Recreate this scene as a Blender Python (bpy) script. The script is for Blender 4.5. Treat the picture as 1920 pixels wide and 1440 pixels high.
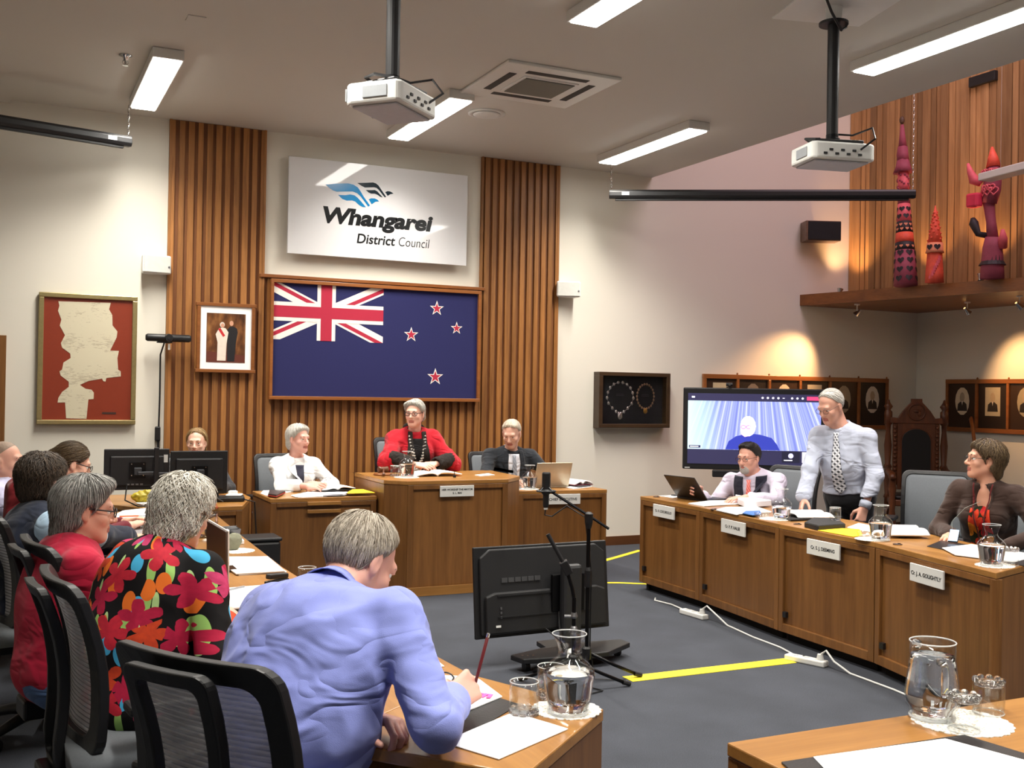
import bpy, bmesh, math, random
import numpy as np
from mathutils import Vector, Matrix, noise as mnoise

for o in list(bpy.data.objects):
    bpy.data.objects.remove(o, do_unlink=True)
scene = bpy.context.scene
COL = scene.collection
random.seed(7)
rng = np.random.default_rng(7)
PI = math.pi

# ------------------------------------------------------------ camera
EYE = Vector((0.0, 0.0, 1.57))
yaw, pitch, roll = math.radians(25.5), math.atan2(17, 2000), 0.0165
fwd = Vector((math.sin(yaw) * math.cos(pitch), math.cos(yaw) * math.cos(pitch), math.sin(pitch)))
rgt = Vector((math.cos(yaw), -math.sin(yaw), 0))
upv = rgt.cross(fwd)
cr = rgt * math.cos(roll) + upv * math.sin(roll)
cu = upv * math.cos(roll) - rgt * math.sin(roll)
cam = bpy.data.cameras.new('camera')
cam.sensor_width = 36.0
cam.lens = 2000 / 1920 * 36
cam.clip_start = 0.05
cam_ob = bpy.data.objects.new('camera', cam)
COL.objects.link(cam_ob)
cam_ob.matrix_world = Matrix(((cr.x, cu.x, -fwd.x, EYE.x), (cr.y, cu.y, -fwd.y, EYE.y),
                              (cr.z, cu.z, -fwd.z, EYE.z), (0, 0, 0, 1)))
scene.camera = cam_ob

# ------------------------------------------------------------ world, exposure
w = bpy.data.worlds.new('world')
scene.world = w
w.use_nodes = True
w.node_tree.nodes['Background'].inputs[0].default_value = (0.75, 0.72, 0.80, 1)
w.node_tree.nodes['Background'].inputs[1].default_value = 0.6
scene.view_settings.view_transform = 'Standard'
scene.view_settings.look = 'None'
scene.view_settings.gamma = 1.0
scene.view_settings.use_curve_mapping = False
scene.view_settings.exposure = 0.42


def area_light(name, loc, sx, sy, power, color=(1, 1, 1), spread=180.0, target=None):
    l = bpy.data.lights.new(name, 'AREA')
    l.shape = 'RECTANGLE'
    l.size, l.size_y = sx, sy
    l.energy = power
    l.color = color
    l.spread = math.radians(spread)
    o = bpy.data.objects.new(name, l)
    o.location = loc
    if target is not None:
        o.rotation_euler = (Vector(target) - Vector(loc)).to_track_quat('-Z', 'Y').to_euler()
    COL.objects.link(o)
    return o


TUBE_POWER = 46.0
TUBE_COLOR = (1.0, 0.95, 0.86)
CEIL = 3.89
WALL_Y = 9.61
# evening daylight falling through the roof window of the tall bay on the right
area_light('roof_window_light', (7.6, 6.2, 6.75), 2.2, 5.0, 150, (0.92, 0.70, 0.80), 180, (7.6, 7.6, 0))


# ------------------------------------------------------------ colour and materials
def lin(c):
    c = c / 255.0
    return c / 12.92 if c <= 0.04045 else ((c + 0.055) / 1.055) ** 2.4


def rgb(r, g, b, a=1.0):
    return (lin(r), lin(g), lin(b), a)


MATS = {}


def new_mat(name):
    m = bpy.data.materials.new(name)
    m.use_nodes = True
    nt = m.node_tree
    return m, nt, nt.nodes['Principled BSDF']


def mixcol(nt, fac, a, b, blend='MIX'):
    n = nt.nodes.new('ShaderNodeMix')
    n.data_type = 'RGBA'
    n.blend_type = blend
    n.clamp_factor = True
    for sock, v in ((n.inputs[0], fac), (n.inputs[6], a), (n.inputs[7], b)):
        if hasattr(v, 'is_linked'):
            nt.links.new(v, sock)
        else:
            sock.default_value = v
    return n.outputs[2]


def math_node(nt, op, a, b=None, c=None):
    n = nt.nodes.new('ShaderNodeMath')
    n.operation = op
    for i, v in enumerate((a, b, c)):
        if v is None:
            continue
        if hasattr(v, 'is_linked'):
            nt.links.new(v, n.inputs[i])
        else:
            n.inputs[i].default_value = v
    return n.outputs[0]


def coords(nt, kind='Object', scale=(1, 1, 1), rot=(0, 0, 0)):
    tc = nt.nodes.new('ShaderNodeTexCoord')
    mp = nt.nodes.new('ShaderNodeMapping')
    mp.inputs['Scale'].default_value = scale
    mp.inputs['Rotation'].default_value = rot
    nt.links.new(tc.outputs[kind], mp.inputs[0])
    return mp.outputs[0]


def noise_node(nt, vec, scale, detail=3.0, rough=0.5, dist=0.0):
    n = nt.nodes.new('ShaderNodeTexNoise')
    n.inputs['Scale'].default_value = scale
    n.inputs['Detail'].default_value = detail
    n.inputs['Roughness'].default_value = rough
    n.inputs['Distortion'].default_value = dist
    nt.links.new(vec, n.inputs['Vector'])
    return n


def bump(nt, bsdf, height, strength=0.2, dist=0.01):
    b = nt.nodes.new('ShaderNodeBump')
    b.inputs['Strength'].default_value = strength
    b.inputs['Distance'].default_value = dist
    nt.links.new(height, b.inputs['Height'])
    nt.links.new(b.outputs[0], bsdf.inputs['Normal'])


def ramp(nt, fac, stops):
    n = nt.nodes.new('ShaderNodeValToRGB')
    while len(n.color_ramp.elements) < len(stops):
        n.color_ramp.elements.new(0.5)
    for e, (p, c) in zip(n.color_ramp.elements, stops):
        e.position = p
        e.color = c
    nt.links.new(fac, n.inputs[0])
    return n.outputs[0]


def M(name, col, rough=0.55, metal=0.0, var=0.08, scale=30.0, bmp=0.0, spec=0.5, sheen=0.0, bscale=None):
    """plain material with a slight procedural mottling"""
    if name in MATS:
        return MATS[name]
    m, nt, b = new_mat(name)
    c = rgb(*col)
    v = coords(nt)
    n = noise_node(nt, v, scale)
    dark = tuple(x * (1 - var) for x in c[:3]) + (1,)
    light = tuple(min(1, x * (1 + var)) for x in c[:3]) + (1,)
    nt.links.new(mixcol(nt, n.outputs[0], dark, light), b.inputs['Base Color'])
    b.inputs['Roughness'].default_value = rough
    b.inputs['Metallic'].default_value = metal
    b.inputs['Specular IOR Level'].default_value = spec
    if sheen:
        b.inputs['Sheen Weight'].default_value = sheen
    if bmp:
        n2 = noise_node(nt, v, bscale or scale * 6, 2.0)
        bump(nt, b, n2.outputs[0], bmp, 0.004)
    MATS[name] = m
    return m


def wood(name, c1, c2, axis=2, rough=0.38, spread=14.0, rand=0.25):
    if name in MATS:
        return MATS[name]
    m, nt, b = new_mat(name)
    s = [spread, spread, spread]
    s[axis] = spread * 0.06
    v = coords(nt, 'Object', tuple(s))
    oi = nt.nodes.new('ShaderNodeObjectInfo')
    va = nt.nodes.new('ShaderNodeVectorMath')
    va.operation = 'ADD'
    nt.links.new(v, va.inputs[0])
    cmb = nt.nodes.new('ShaderNodeCombineXYZ')
    r10 = math_node(nt, 'MULTIPLY', oi.outputs['Random'], 37.0)
    for i in range(3):
        nt.links.new(r10, cmb.inputs[i])
    nt.links.new(cmb.outputs[0], va.inputs[1])
    n1 = noise_node(nt, va.outputs[0], 1.0, 4.0, 0.6, 0.6)
    n2 = noise_node(nt, va.outputs[0], 7.0, 2.0, 0.5)
    f = math_node(nt, 'ADD', math_node(nt, 'MULTIPLY', n1.outputs[0], 0.75),
                  math_node(nt, 'MULTIPLY', n2.outputs[0], 0.25))
    colr = ramp(nt, f, [(0.3, rgb(*c1)), (0.7, rgb(*c2))])
    val = math_node(nt, 'ADD', math_node(nt, 'MULTIPLY', oi.outputs['Random'], rand), 1 - rand / 2)
    hs = nt.nodes.new('ShaderNodeHueSaturation')
    nt.links.new(colr, hs.inputs['Color'])
    nt.links.new(val, hs.inputs['Value'])
    nt.links.new(hs.outputs[0], b.inputs['Base Color'])
    b.inputs['Roughness'].default_value = rough
    bump(nt, b, f, 0.06, 0.003)
    MATS[name] = m
    return m


def emit(name, col, strength):
    if name in MATS:
        return MATS[name]
    m, nt, b = new_mat(name)
    b.inputs['Base Color'].default_value = rgb(*col)
    b.inputs['Emission Color'].default_value = rgb(*col)
    b.inputs['Emission Strength'].default_value = strength
    MATS[name] = m
    return m


def glass_mat(name, col=(255, 255, 255), ior=1.45, rough=0.0):
    if name in MATS:
        return MATS[name]
    m, nt, b = new_mat(name)
    b.inputs['Base Color'].default_value = rgb(*col)
    b.inputs['Transmission Weight'].default_value = 1.0
    b.inputs['IOR'].default_value = ior
    b.inputs['Roughness'].default_value = rough
    MATS[name] = m
    return m


# ------------------------------------------------------------ objects
def props(o, label=None, cat=None, group=None, kind=None):
    if label:
        o['label'] = label
    if cat:
        o['category'] = cat
    if group:
        o['group'] = group
    if kind:
        o['kind'] = kind
    return o


def thing(name, label, cat, loc=(0, 0, 0), rz=0.0, group=None):
    o = bpy.data.objects.new(name, None)
    o.empty_display_size = 0.1
    COL.objects.link(o)
    o.location = loc
    o.rotation_euler = (0, 0, rz)
    return props(o, label, cat, group)


def link(name, me, parent=None, mats=(), loc=None, rot=None, bevel=0.0, smooth=False):
    o = bpy.data.objects.new(name, me)
    COL.objects.link(o)
    if mats and not me.materials:
        for m in (mats if isinstance(mats, (list, tuple)) else [mats]):
            me.materials.append(m)
    if parent:
        o.parent = parent
    if loc is not None:
        o.location = loc
    if rot is not None:
        o.rotation_euler = rot
    if smooth:
        me.polygons.foreach_set('use_smooth', [True] * len(me.polygons))
    if bevel:
        b = o.modifiers.new('bevel', 'BEVEL')
        b.width = bevel
        b.segments = 2
        b.limit_method = 'ANGLE'
    return o


def copy_tree(o, parent=None, **kw):
    c = o.copy()
    COL.objects.link(c)
    if parent:
        c.parent = parent
    for ch in list(o.children):
        copy_tree(ch, c)
    for k, v in kw.items():
        c[k] = v
    return c


class MB:
    """collects simple solids; build() links them as one mesh object"""

    def __init__(s):
        s.v, s.f, s.m = [], [], []
        s.mi = 0

    def _add(s, vs, fs):
        b = len(s.v)
        s.v += [tuple(p) for p in vs]
        s.f += [tuple(i + b for i in f) for f in fs]
        s.m += [s.mi] * len(fs)
        return s

    def box(s, c, d, rot=None):
        c = Vector(c)
        vs = []
        for z in (-1, 1):
            for y in (-1, 1):
                for x in (-1, 1):
                    p = Vector((x * d[0] / 2, y * d[1] / 2, z * d[2] / 2))
                    if rot is not None:
                        p = rot @ p
                    vs.append(c + p)
        return s._add(vs, [(0, 2, 3, 1), (4, 5, 7, 6), (0, 1, 5, 4), (2, 6, 7, 3), (0, 4, 6, 2), (1, 3, 7, 5)])

    def prism(s, poly, z0, z1):
        n = len(poly)
        vs = [(p[0], p[1], z0) for p in poly] + [(p[0], p[1], z1) for p in poly]
        fs = [tuple(range(n))[::-1], tuple(range(n, 2 * n))]
        fs += [(i, (i + 1) % n, (i + 1) % n + n, i + n) for i in range(n)]
        return s._add(vs, fs)

    def flat(s, pts, d, o=(0, 0, 0), ux=(1, 0, 0), uy=(0, 0, 1)):
        """extruded outline in the plane (ux,uy) at o, thickness d along ux x uy"""
        o, ux, uy = Vector(o), Vector(ux), Vector(uy)
        nn = ux.cross(uy).normalized()
        n = len(pts)
        a = [o + ux * p[0] + uy * p[1] for p in pts]
        vs = a + [p + nn * d for p in a]
        fs = [tuple(range(n))[::-1], tuple(range(n, 2 * n))]
        fs += [(i, (i + 1) % n, (i + 1) % n + n, i + n) for i in range(n)]
        return s._add(vs, fs)

    def slab(s, p, q, t, z0, z1, off=0.0):
        """upright board from plan point p to q, thickness t to the left of p->q"""
        p, q = Vector((p[0], p[1])), Vector((q[0], q[1]))
        d = (q - p).normalized()
        n = Vector((-d.y, d.x))
        a, b = p + n * off, q + n * off
        return s.prism([a, b, b + n * t, a + n * t], z0, z1)

    def tube(s, pts, r, n=8, closed=False, cap=True):
        pts = [Vector(p) for p in pts]
        k = len(pts)
        rr = r if isinstance(r, (list, tuple)) else [r] * k
        vs, fs = [], []
        ref = None
        for i, p in enumerate(pts):
            if closed:
                t = pts[(i + 1) % k] - pts[i - 1]
            else:
                t = pts[min(i + 1, k - 1)] - pts[max(i - 1, 0)]
            if t.length < 1e-9:
                t = Vector((0, 0, 1))
            t.normalize()
            if ref is None:
                ref = Vector((0, 0, 1)) if abs(t.z) < 0.9 else Vector((1, 0, 0))
            u = (ref - t * ref.dot(t))
            if u.length < 1e-6:
                u = t.orthogonal()
            u.normalize()
            ref = u
            v2 = t.cross(u)
            for j in range(n):
                a = 2 * PI * j / n
                vs.append(p + (u * math.cos(a) + v2 * math.sin(a)) * rr[i])
        for i in range(k if closed else k - 1):
            for j in range(n):
                a, b = i * n + j, i * n + (j + 1) % n
                c, d = ((i + 1) % k) * n + (j + 1) % n, ((i + 1) % k) * n + j
                fs.append((a, b, c, d))
        if cap and not closed:
            fs.append(tuple(range(n))[::-1])
            fs.append(tuple((k - 1) * n + j for j in range(n)))
        return s._add(vs, fs)

    def lathe(s, prof, n=24, c=(0, 0, 0), close=True, sx=1.0, sy=1.0, wob=None):
        c = Vector(c)
        vs, fs = [], []
        k = len(prof)
        for (r, z) in prof:
            for j in range(n):
                a = 2 * PI * j / n
                q = r * (wob(a, z) if wob else 1.0)
                vs.append(c + Vector((q * math.cos(a) * sx, q * math.sin(a) * sy, z)))
        for i in range(k - 1):
            for j in range(n):
                a, b = i * n + j, i * n + (j + 1) % n
                fs.append((a, b, b + n, a + n))
        if close:
            fs.append(tuple(range(n))[::-1])
            fs.append(tuple((k - 1) * n + j for j in range(n)))
        return s._add(vs, fs)

    def ball(s, c, r, n=10, m=7):
        c = Vector(c)
        rx, ry, rz = r if isinstance(r, (list, tuple)) else (r, r, r)
        vs = [c + Vector((0, 0, rz))]
        fs = []
        for i in range(1, m):
            t = PI * i / m
            for j in range(n):
                a = 2 * PI * j / n
                vs.append(c + Vector((rx * math.sin(t) * math.cos(a), ry * math.sin(t) * math.sin(a), rz * math.cos(t))))
        vs.append(c - Vector((0, 0, rz)))
        L = len(vs) - 1
        for j in range(n):
            fs.append((0, 1 + j, 1 + (j + 1) % n))
            fs.append((L, L - n + (j + 1) % n, L - n + j))
        for i in range(m - 2):
            for j in range(n):
                a, b = 1 + i * n + j, 1 + i * n + (j + 1) % n
                fs.append((a, a + n, b + n, b))
        return s._add(vs, fs)

    def grid(s, rows, thick=0.0):
        """rows: list of equally long lists of points"""
        h, wd = len(rows), len(rows[0])
        vs = [Vector(p) for r in rows for p in r]
        fs = [(i * wd + j, i * wd + j + 1, (i + 1) * wd + j + 1, (i + 1) * wd + j)
              for i in range(h - 1) for j in range(wd - 1)]
        return s._add(vs, fs)

    def mesh(s, name='mesh'):
        me = bpy.data.meshes.new(name)
        me.from_pydata(s.v, [], s.f)
        if s.mi or any(s.m):
            me.polygons.foreach_set('material_index', s.m)
        me.update()
        return me

    def build(s, name, mats, parent=None, bevel=0.0, smooth=False, loc=None, rot=None):
        me = s.mesh(name)
        bm = bmesh.new()
        bm.from_mesh(me)
        bmesh.ops.recalc_face_normals(bm, faces=bm.faces)
        bm.to_mesh(me)
        bm.free()
        return link(name, me, parent, mats, loc, rot, bevel, smooth)


def rotz(a):
    return Matrix.Rotation(a, 3, 'Z')


def text_mesh(name, body, size, mat, parent, loc, rot, extrude=0.001, shear=0.0, offset=0.0, align='LEFT', sx=1.0):
    cu_ = bpy.data.curves.new(name, 'FONT')
    cu_.body = body
    cu_.size = size
    cu_.extrude = extrude
    cu_.shear = shear
    cu_.offset = offset
    cu_.align_x = align
    cu_.resolution_u = 4
    tmp = bpy.data.objects.new('tmp_text', cu_)
    COL.objects.link(tmp)
    dg = bpy.context.evaluated_depsgraph_get()
    me = bpy.data.meshes.new_from_object(tmp.evaluated_get(dg))
    bpy.data.objects.remove(tmp)
    o = link(name, me, parent, [mat], loc, rot)
    o.scale = (sx, 1, 1)
    return o

# ------------------------------------------------------------ shared materials
def wall_paint(name, col):
    m, nt, b = new_mat(name)
    v = coords(nt)
    n = noise_node(nt, v, 1.3, 4.0)
    c = rgb(*col)
    nt.links.new(mixcol(nt, n.outputs[0], tuple(x * 0.97 for x in c[:3]) + (1,), c), b.inputs['Base Color'])
    b.inputs['Roughness'].default_value = 0.75
    n2 = noise_node(nt, v, 180.0, 2.0)
    bump(nt, b, n2.outputs[0], 0.05, 0.002)
    MATS[name] = m
    return m


WALL = wall_paint('wall_paint', (226, 221, 208))
CEILM = wall_paint('ceiling_paint', (204, 200, 192))
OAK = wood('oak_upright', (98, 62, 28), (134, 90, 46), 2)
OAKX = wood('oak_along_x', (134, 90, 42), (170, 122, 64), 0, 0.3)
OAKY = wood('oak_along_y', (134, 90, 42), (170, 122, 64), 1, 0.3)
SLAT = wood('timber_slat', (118, 74, 32), (172, 116, 60), 2, 0.5, 16, 0.35)
SLATB = wood('timber_recess', (96, 54, 22), (132, 80, 38), 2, 0.6, 16, 0.1)
PINE = wood('timber_plank', (134, 96, 58), (188, 146, 98), 2, 0.5, 10, 0.75)
FRAMEW = wood('frame_wood', (120, 70, 32), (150, 92, 46), 0, 0.35)
DARKW = wood('dark_frame_wood', (50, 34, 20), (72, 52, 32), 0, 0.4)
CARVED = wood('carved_wood', (70, 36, 18), (116, 64, 32), 2, 0.35)
BLACK = M('black_plastic', (22, 22, 24), 0.45)
BLACKM = M('black_metal', (18, 18, 20), 0.35, 0.6)
WHITEP = M('white_plastic', (222, 222, 218), 0.4, var=0.03)
PAPER = M('white_paper', (246, 246, 246), 0.8, var=0.02)
CREAM = M('cream_paper', (240, 236, 222), 0.8, var=0.03)
CHROME = M('chrome', (200, 200, 200), 0.15, 1.0)
GREYM = M('grey_metal', (130, 130, 132), 0.35, 0.8)

# carpet
CARPET, nt, b = new_mat('carpet')
v = coords(nt)
n1 = noise_node(nt, v, 260.0, 2.0, 0.7)
n2 = noise_node(nt, v, 3.0, 3.0)
f = math_node(nt, 'ADD', math_node(nt, 'MULTIPLY', n1.outputs[0], 0.8), math_node(nt, 'MULTIPLY', n2.outputs[0], 0.2))
nt.links.new(ramp(nt, f, [(0.35, rgb(36, 39, 46)), (0.7, rgb(74, 78, 88))]), b.inputs['Base Color'])
b.inputs['Roughness'].default_value = 0.95
bump(nt, b, n1.outputs[0], 0.5, 0.006)
MATS['carpet'] = CARPET


def struct(name, mb, mat, parent=None, label=None, bevel=0.0):
    o = mb.build(name, mat, parent, bevel)
    if parent is None:
        props(o, label, None, None, 'structure')
    return o


# ------------------------------------------------------------ shell
X0, X1, Y0 = -2.6, 10.04, -3.2
struct('floor', MB().box(((X0 + X1) / 2, (Y0 + WALL_Y) / 2, -0.05), (X1 - X0 + .4, WALL_Y - Y0 + .4, 0.1)), CARPET, label='dark blue grey carpet floor')
struct('wall_back', MB().box(((X0 + X1) / 2, WALL_Y + 0.1, 3.6), (X1 - X0 + .4, 0.2, 7.2)), WALL, label='off-white painted wall behind the mayoral desk')
struct('wall_left', MB().box((X0 - 0.1, (Y0 + WALL_Y) / 2, 2.0), (0.2, WALL_Y - Y0, 4.0)), WALL, label='off-white side wall')
struct('wall_front', MB().box(((X0 + X1) / 2, Y0 - 0.1, 3.6), (X1 - X0 + .4, 0.2, 7.2)), WALL, label='off-white wall behind the public seats')
struct('wall_right', MB().box((X1 + 0.1, (Y0 + WALL_Y) / 2, 1.4), (0.2, WALL_Y - Y0, 2.8)), WALL, label='off-white lower side wall under the timber ledge')
struct('ceiling', MB().box(((X0 + 6.2) / 2, (Y0 + WALL_Y) / 2, CEIL + 0.1), (6.2 - X0, WALL_Y - Y0, 0.2)), CEILM, label='plain painted plasterboard ceiling')
struct('trim_1', MB().box(((X0 + 0.01) / 2, (Y0 + WALL_Y) / 2, CEIL - 0.012), (0.01 - X0, WALL_Y - Y0, 0.024)), CEILM, label='slightly dropped ceiling strip along the side')
struct('wall_bay', MB().box((6.1, (Y0 + WALL_Y) / 2, 5.6), (0.2, WALL_Y - Y0, 3.2)), WALL, label='upper wall of the tall bay')
struct('ceiling_bay', MB().box((7.6, (Y0 + WALL_Y) / 2, 7.1), (3.2, WALL_Y - Y0, 0.2)), CEILM, label='high ceiling of the tall bay')
LEDGE = [(8.22, WALL_Y), (8.73, 7.04), (8.94, 5.9), (8.94, Y0), (X1, Y0), (X1, WALL_Y)]
led = MB().prism(LEDGE[::-1], 2.625, 2.75)
struct('trim_2', led, wood('ledge_oak', (108, 62, 26), (150, 94, 44), 1, 0.4), label='long oak ledge above the portrait alcove')
struct('wall_right_upper', MB().box((9.5, (Y0 + WALL_Y) / 2, 4.98), (1.08, WALL_Y - Y0, 4.46)), SLATB, label='timber clad wall above the ledge')
upw = bpy.data.objects['wall_right_upper']
plank = {}
y = WALL_Y - 0.004
i = 0
while y > 4.6:
    wd = [0.082, 0.098, 0.07, 0.11][(i * 7 + i // 3) % 4]
    if wd not in plank:
        me = MB().box((0, 0, 0), (0.022 + wd * 0.05, wd - 0.008, 4.4)).mesh('plank')
        me.materials.append(PINE)
        plank[wd] = me
    o = link('plank', plank[wd], upw, loc=(8.948 - (i * 5 % 3) * 0.008, y - wd / 2, 4.96))
    y -= wd
    i += 1
struct('baseboard_back', MB().box(((5.08 + X1) / 2, WALL_Y - 0.01, 0.046), (X1 - 5.08, 0.02, 0.092)), wood('skirting', (80, 46, 22), (104, 64, 34), 0), label='brown timber skirting board')
struct('baseboard_right', MB().box((X1 - 0.01, (Y0 + WALL_Y - .04) / 2, 0.046), (0.02, WALL_Y - Y0 - .04, 0.092)), MATS['skirting'], label='brown timber skirting board under the alcove')

# door at the far end of the back wall
d = MB().box((-0.48, WALL_Y - 0.03, 0.96), (0.86, 0.04, 1.92))
door = struct('door_1', d, wood('door_wood', (100, 58, 26), (130, 80, 40), 2), label='timber door in the corner of the back wall')
fr = MB().box((-0.02, WALL_Y - 0.03, 0.985), (0.075, 0.06, 1.97)).box((-0.94, WALL_Y - 0.03, 0.985), (0.075, 0.06, 1.97)).box((-0.48, WALL_Y - 0.03, 1.94), (0.85, 0.06, 0.06))
fr.build('door_frame', OAK, door, 0.003)
MB().tube([(-0.15, WALL_Y - 0.05, 1.0), (-0.15, WALL_Y - 0.10, 1.0), (-0.26, WALL_Y - 0.10, 1.0)], 0.01).build('door_handle', CHROME, door)

# slatted timber panel behind the top table
pan = MB()
pan.box(((1.262 + 2.085) / 2, WALL_Y - 0.008, CEIL / 2), (2.085 - 1.262, 0.016, CEIL))
pan.box(((4.215 + 5.065) / 2, WALL_Y - 0.008, CEIL / 2), (5.065 - 4.215, 0.016, CEIL))
pan.box(((2.085 + 4.215) / 2, WALL_Y - 0.008, 2.57 / 2), (4.215 - 2.085, 0.016, 2.57))
trim3 = struct('trim_3', pan, SLATB, label='slatted timber panelling on the back wall')
smesh = {}
pitch_ = 0.0785
k = 0
x = 1.285
while x < 5.06:
    tall = x < 2.09 or x > 4.21
    hh = CEIL - 0.005 if tall else 2.56
    key = (hh, k % 3)
    if key not in smesh:
        me = MB().box((0, 0, 0), (0.043 + 0.004 * (k % 3), 0.019, hh)).mesh('slat')
        me.materials.append(SLAT)
        smesh[key] = me
    link('slat', smesh[key], trim3, loc=(x, WALL_Y - 0.016 - 0.0095, hh / 2))
    x += pitch_
    k += 1
MB().box(((2.06 + 4.24) / 2, WALL_Y - 0.03, 2.585), (2.20, 0.06, 0.03)).build('cap_rail', FRAMEW, trim3, 0.003)
for xx in (1.268, 2.083, 4.215, 5.062):
    MB().box((xx, WALL_Y - 0.02, CEIL / 2 if True else 0), (0.022, 0.038, CEIL - 0.004)).build('edge_batten', SLAT, trim3, 0.002)

# ------------------------------------------------------------ ceiling lights
DIFF = emit('light_diffuser', (255, 252, 244), 12.0)


def ceiling_light(x, y, length, label):
    t = thing('ceiling_light', label, 'ceiling light', (x, y, CEIL), 0, 'fluorescent ceiling lights')
    MB().box((0, 0, -0.035), (0.21, length + 0.05, 0.07)).build('housing', WHITEP, t, 0.006)
    MB().box((0, 0, -0.074), (0.18, length, 0.012)).build('diffuser', DIFF, t, 0.003)
    for s in (-1, 1):
        MB().lathe([(0.012, -0.004), (0.012, 0.0)], 10, (-0.085, s * length * 0.36, -0.066)).build('clip', CHROME, t)
    l = area_light('tube_light', (x, y, CEIL - 0.088), 0.16, length, TUBE_POWER, TUBE_COLOR, 126)
    return t


lights = [
    (0.98, 8.34, 1.44, 'white fluorescent ceiling light above the framed document'),
    (3.14, 8.30, 1.44, 'white fluorescent ceiling light between the projector and the logo sign'),
    (5.26, 8.21, 1.50, 'white fluorescent ceiling light above the chain end of the black screen case'),
    (0.98, 4.92, 1.48, 'fluorescent ceiling light over the seated row near the door side'),
    (3.14, 4.92, 1.48, 'white fluorescent ceiling light on the near side of the air conditioner'),
    (5.32, 4.86, 1.48, 'white fluorescent ceiling light beside the second projector pole'),
    (0.98, 1.5, 1.48, 'fluorescent ceiling light over the public seats by the door side'),
    (3.14, 1.5, 1.48, 'fluorescent ceiling light over the middle of the public seats'),
    (5.32, 1.5, 1.48, 'fluorescent ceiling light over the public seats by the tall bay'),
]
for L in lights:
    ceiling_light(*L)

# ------------------------------------------------------------ ceiling fittings
ac = thing('air_conditioner', 'square white ceiling cassette air conditioner with grey grille', 'air conditioner', (3.585, 7.13, CEIL))
MB().box((0, 0, -0.012), (0.92, 0.88, 0.024)).build('panel', WHITEP, ac, 0.008)
MB().box((0, 0, -0.026), (0.45, 0.43, 0.012)).build('frame', WHITEP, ac, 0.004)
GR, nt, b = new_mat('grille')
wv = nt.nodes.new('ShaderNodeTexWave')
wv.bands_direction = 'Y'
wv.inputs['Scale'].default_value = 38
nt.links.new(coords(nt), wv.inputs['Vector'])
nt.links.new(ramp(nt, wv.outputs[0], [(0.2, rgb(96, 94, 86)), (0.8, rgb(134, 132, 122))]), b.inputs['Base Color'])
bump(nt, b, wv.outputs[0], 0.5, 0.01)
MB().box((0, 0, -0.034), (0.40, 0.38, 0.008)).build('grille', GR, ac)
for (sx, sy, wx, wy) in ((0, 0.30, 0.50, 0.06), (0, -0.30, 0.50, 0.06), (0.325, 0, 0.06, 0.46), (-0.325, 0, 0.06, 0.46)):
    MB().box((sx, sy, -0.024), (wx, wy, 0.006)).build('air_slot', M('slot_dark', (46, 42, 38), 0.7), ac, 0.002)
sp = thing('ceiling_speaker', 'round white flush ceiling vent disc near the air conditioner', 'vent', (3.58, 8.08, CEIL))
MB().lathe([(0.155, 0), (0.155, -0.01), (0.13, -0.014), (0.115, -0.004)], 36).build('rim', WHITEP, sp, smooth=True)
MB().lathe([(0.112, -0.012), (0.112, -0.018), (0.09, -0.024), (0.0, -0.026)], 36).build('disc', WHITEP, sp, smooth=True)
spk = thing('sprinkler', 'small chrome fire sprinkler head on the ceiling', 'sprinkler', (0.73, 7.9, CEIL))
MB().lathe([(0.045, 0), (0.045, -0.006), (0.02, -0.014), (0.012, -0.04)], 20).build('escutcheon', CHROME, spk, smooth=True)
MB().lathe([(0.02, -0.075), (0.006, -0.07), (0.008, -0.04)], 16).tube([(0.014, 0, -0.038), (0.02, 0, -0.055), (0.006, 0, -0.072)], 0.004, 6).tube([(-0.014, 0, -0.038), (-0.02, 0, -0.055), (-0.006, 0, -0.072)], 0.004, 6).build('deflector', CHROME, spk)
hat = thing('ceiling_hatch', 'small square flush panel in the ceiling', 'hatch', (1.05, 6.9, CEIL))
MB().box((0, 0, -0.003), (0.11, 0.11, 0.006)).build('panel', CEILM, hat)


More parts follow.
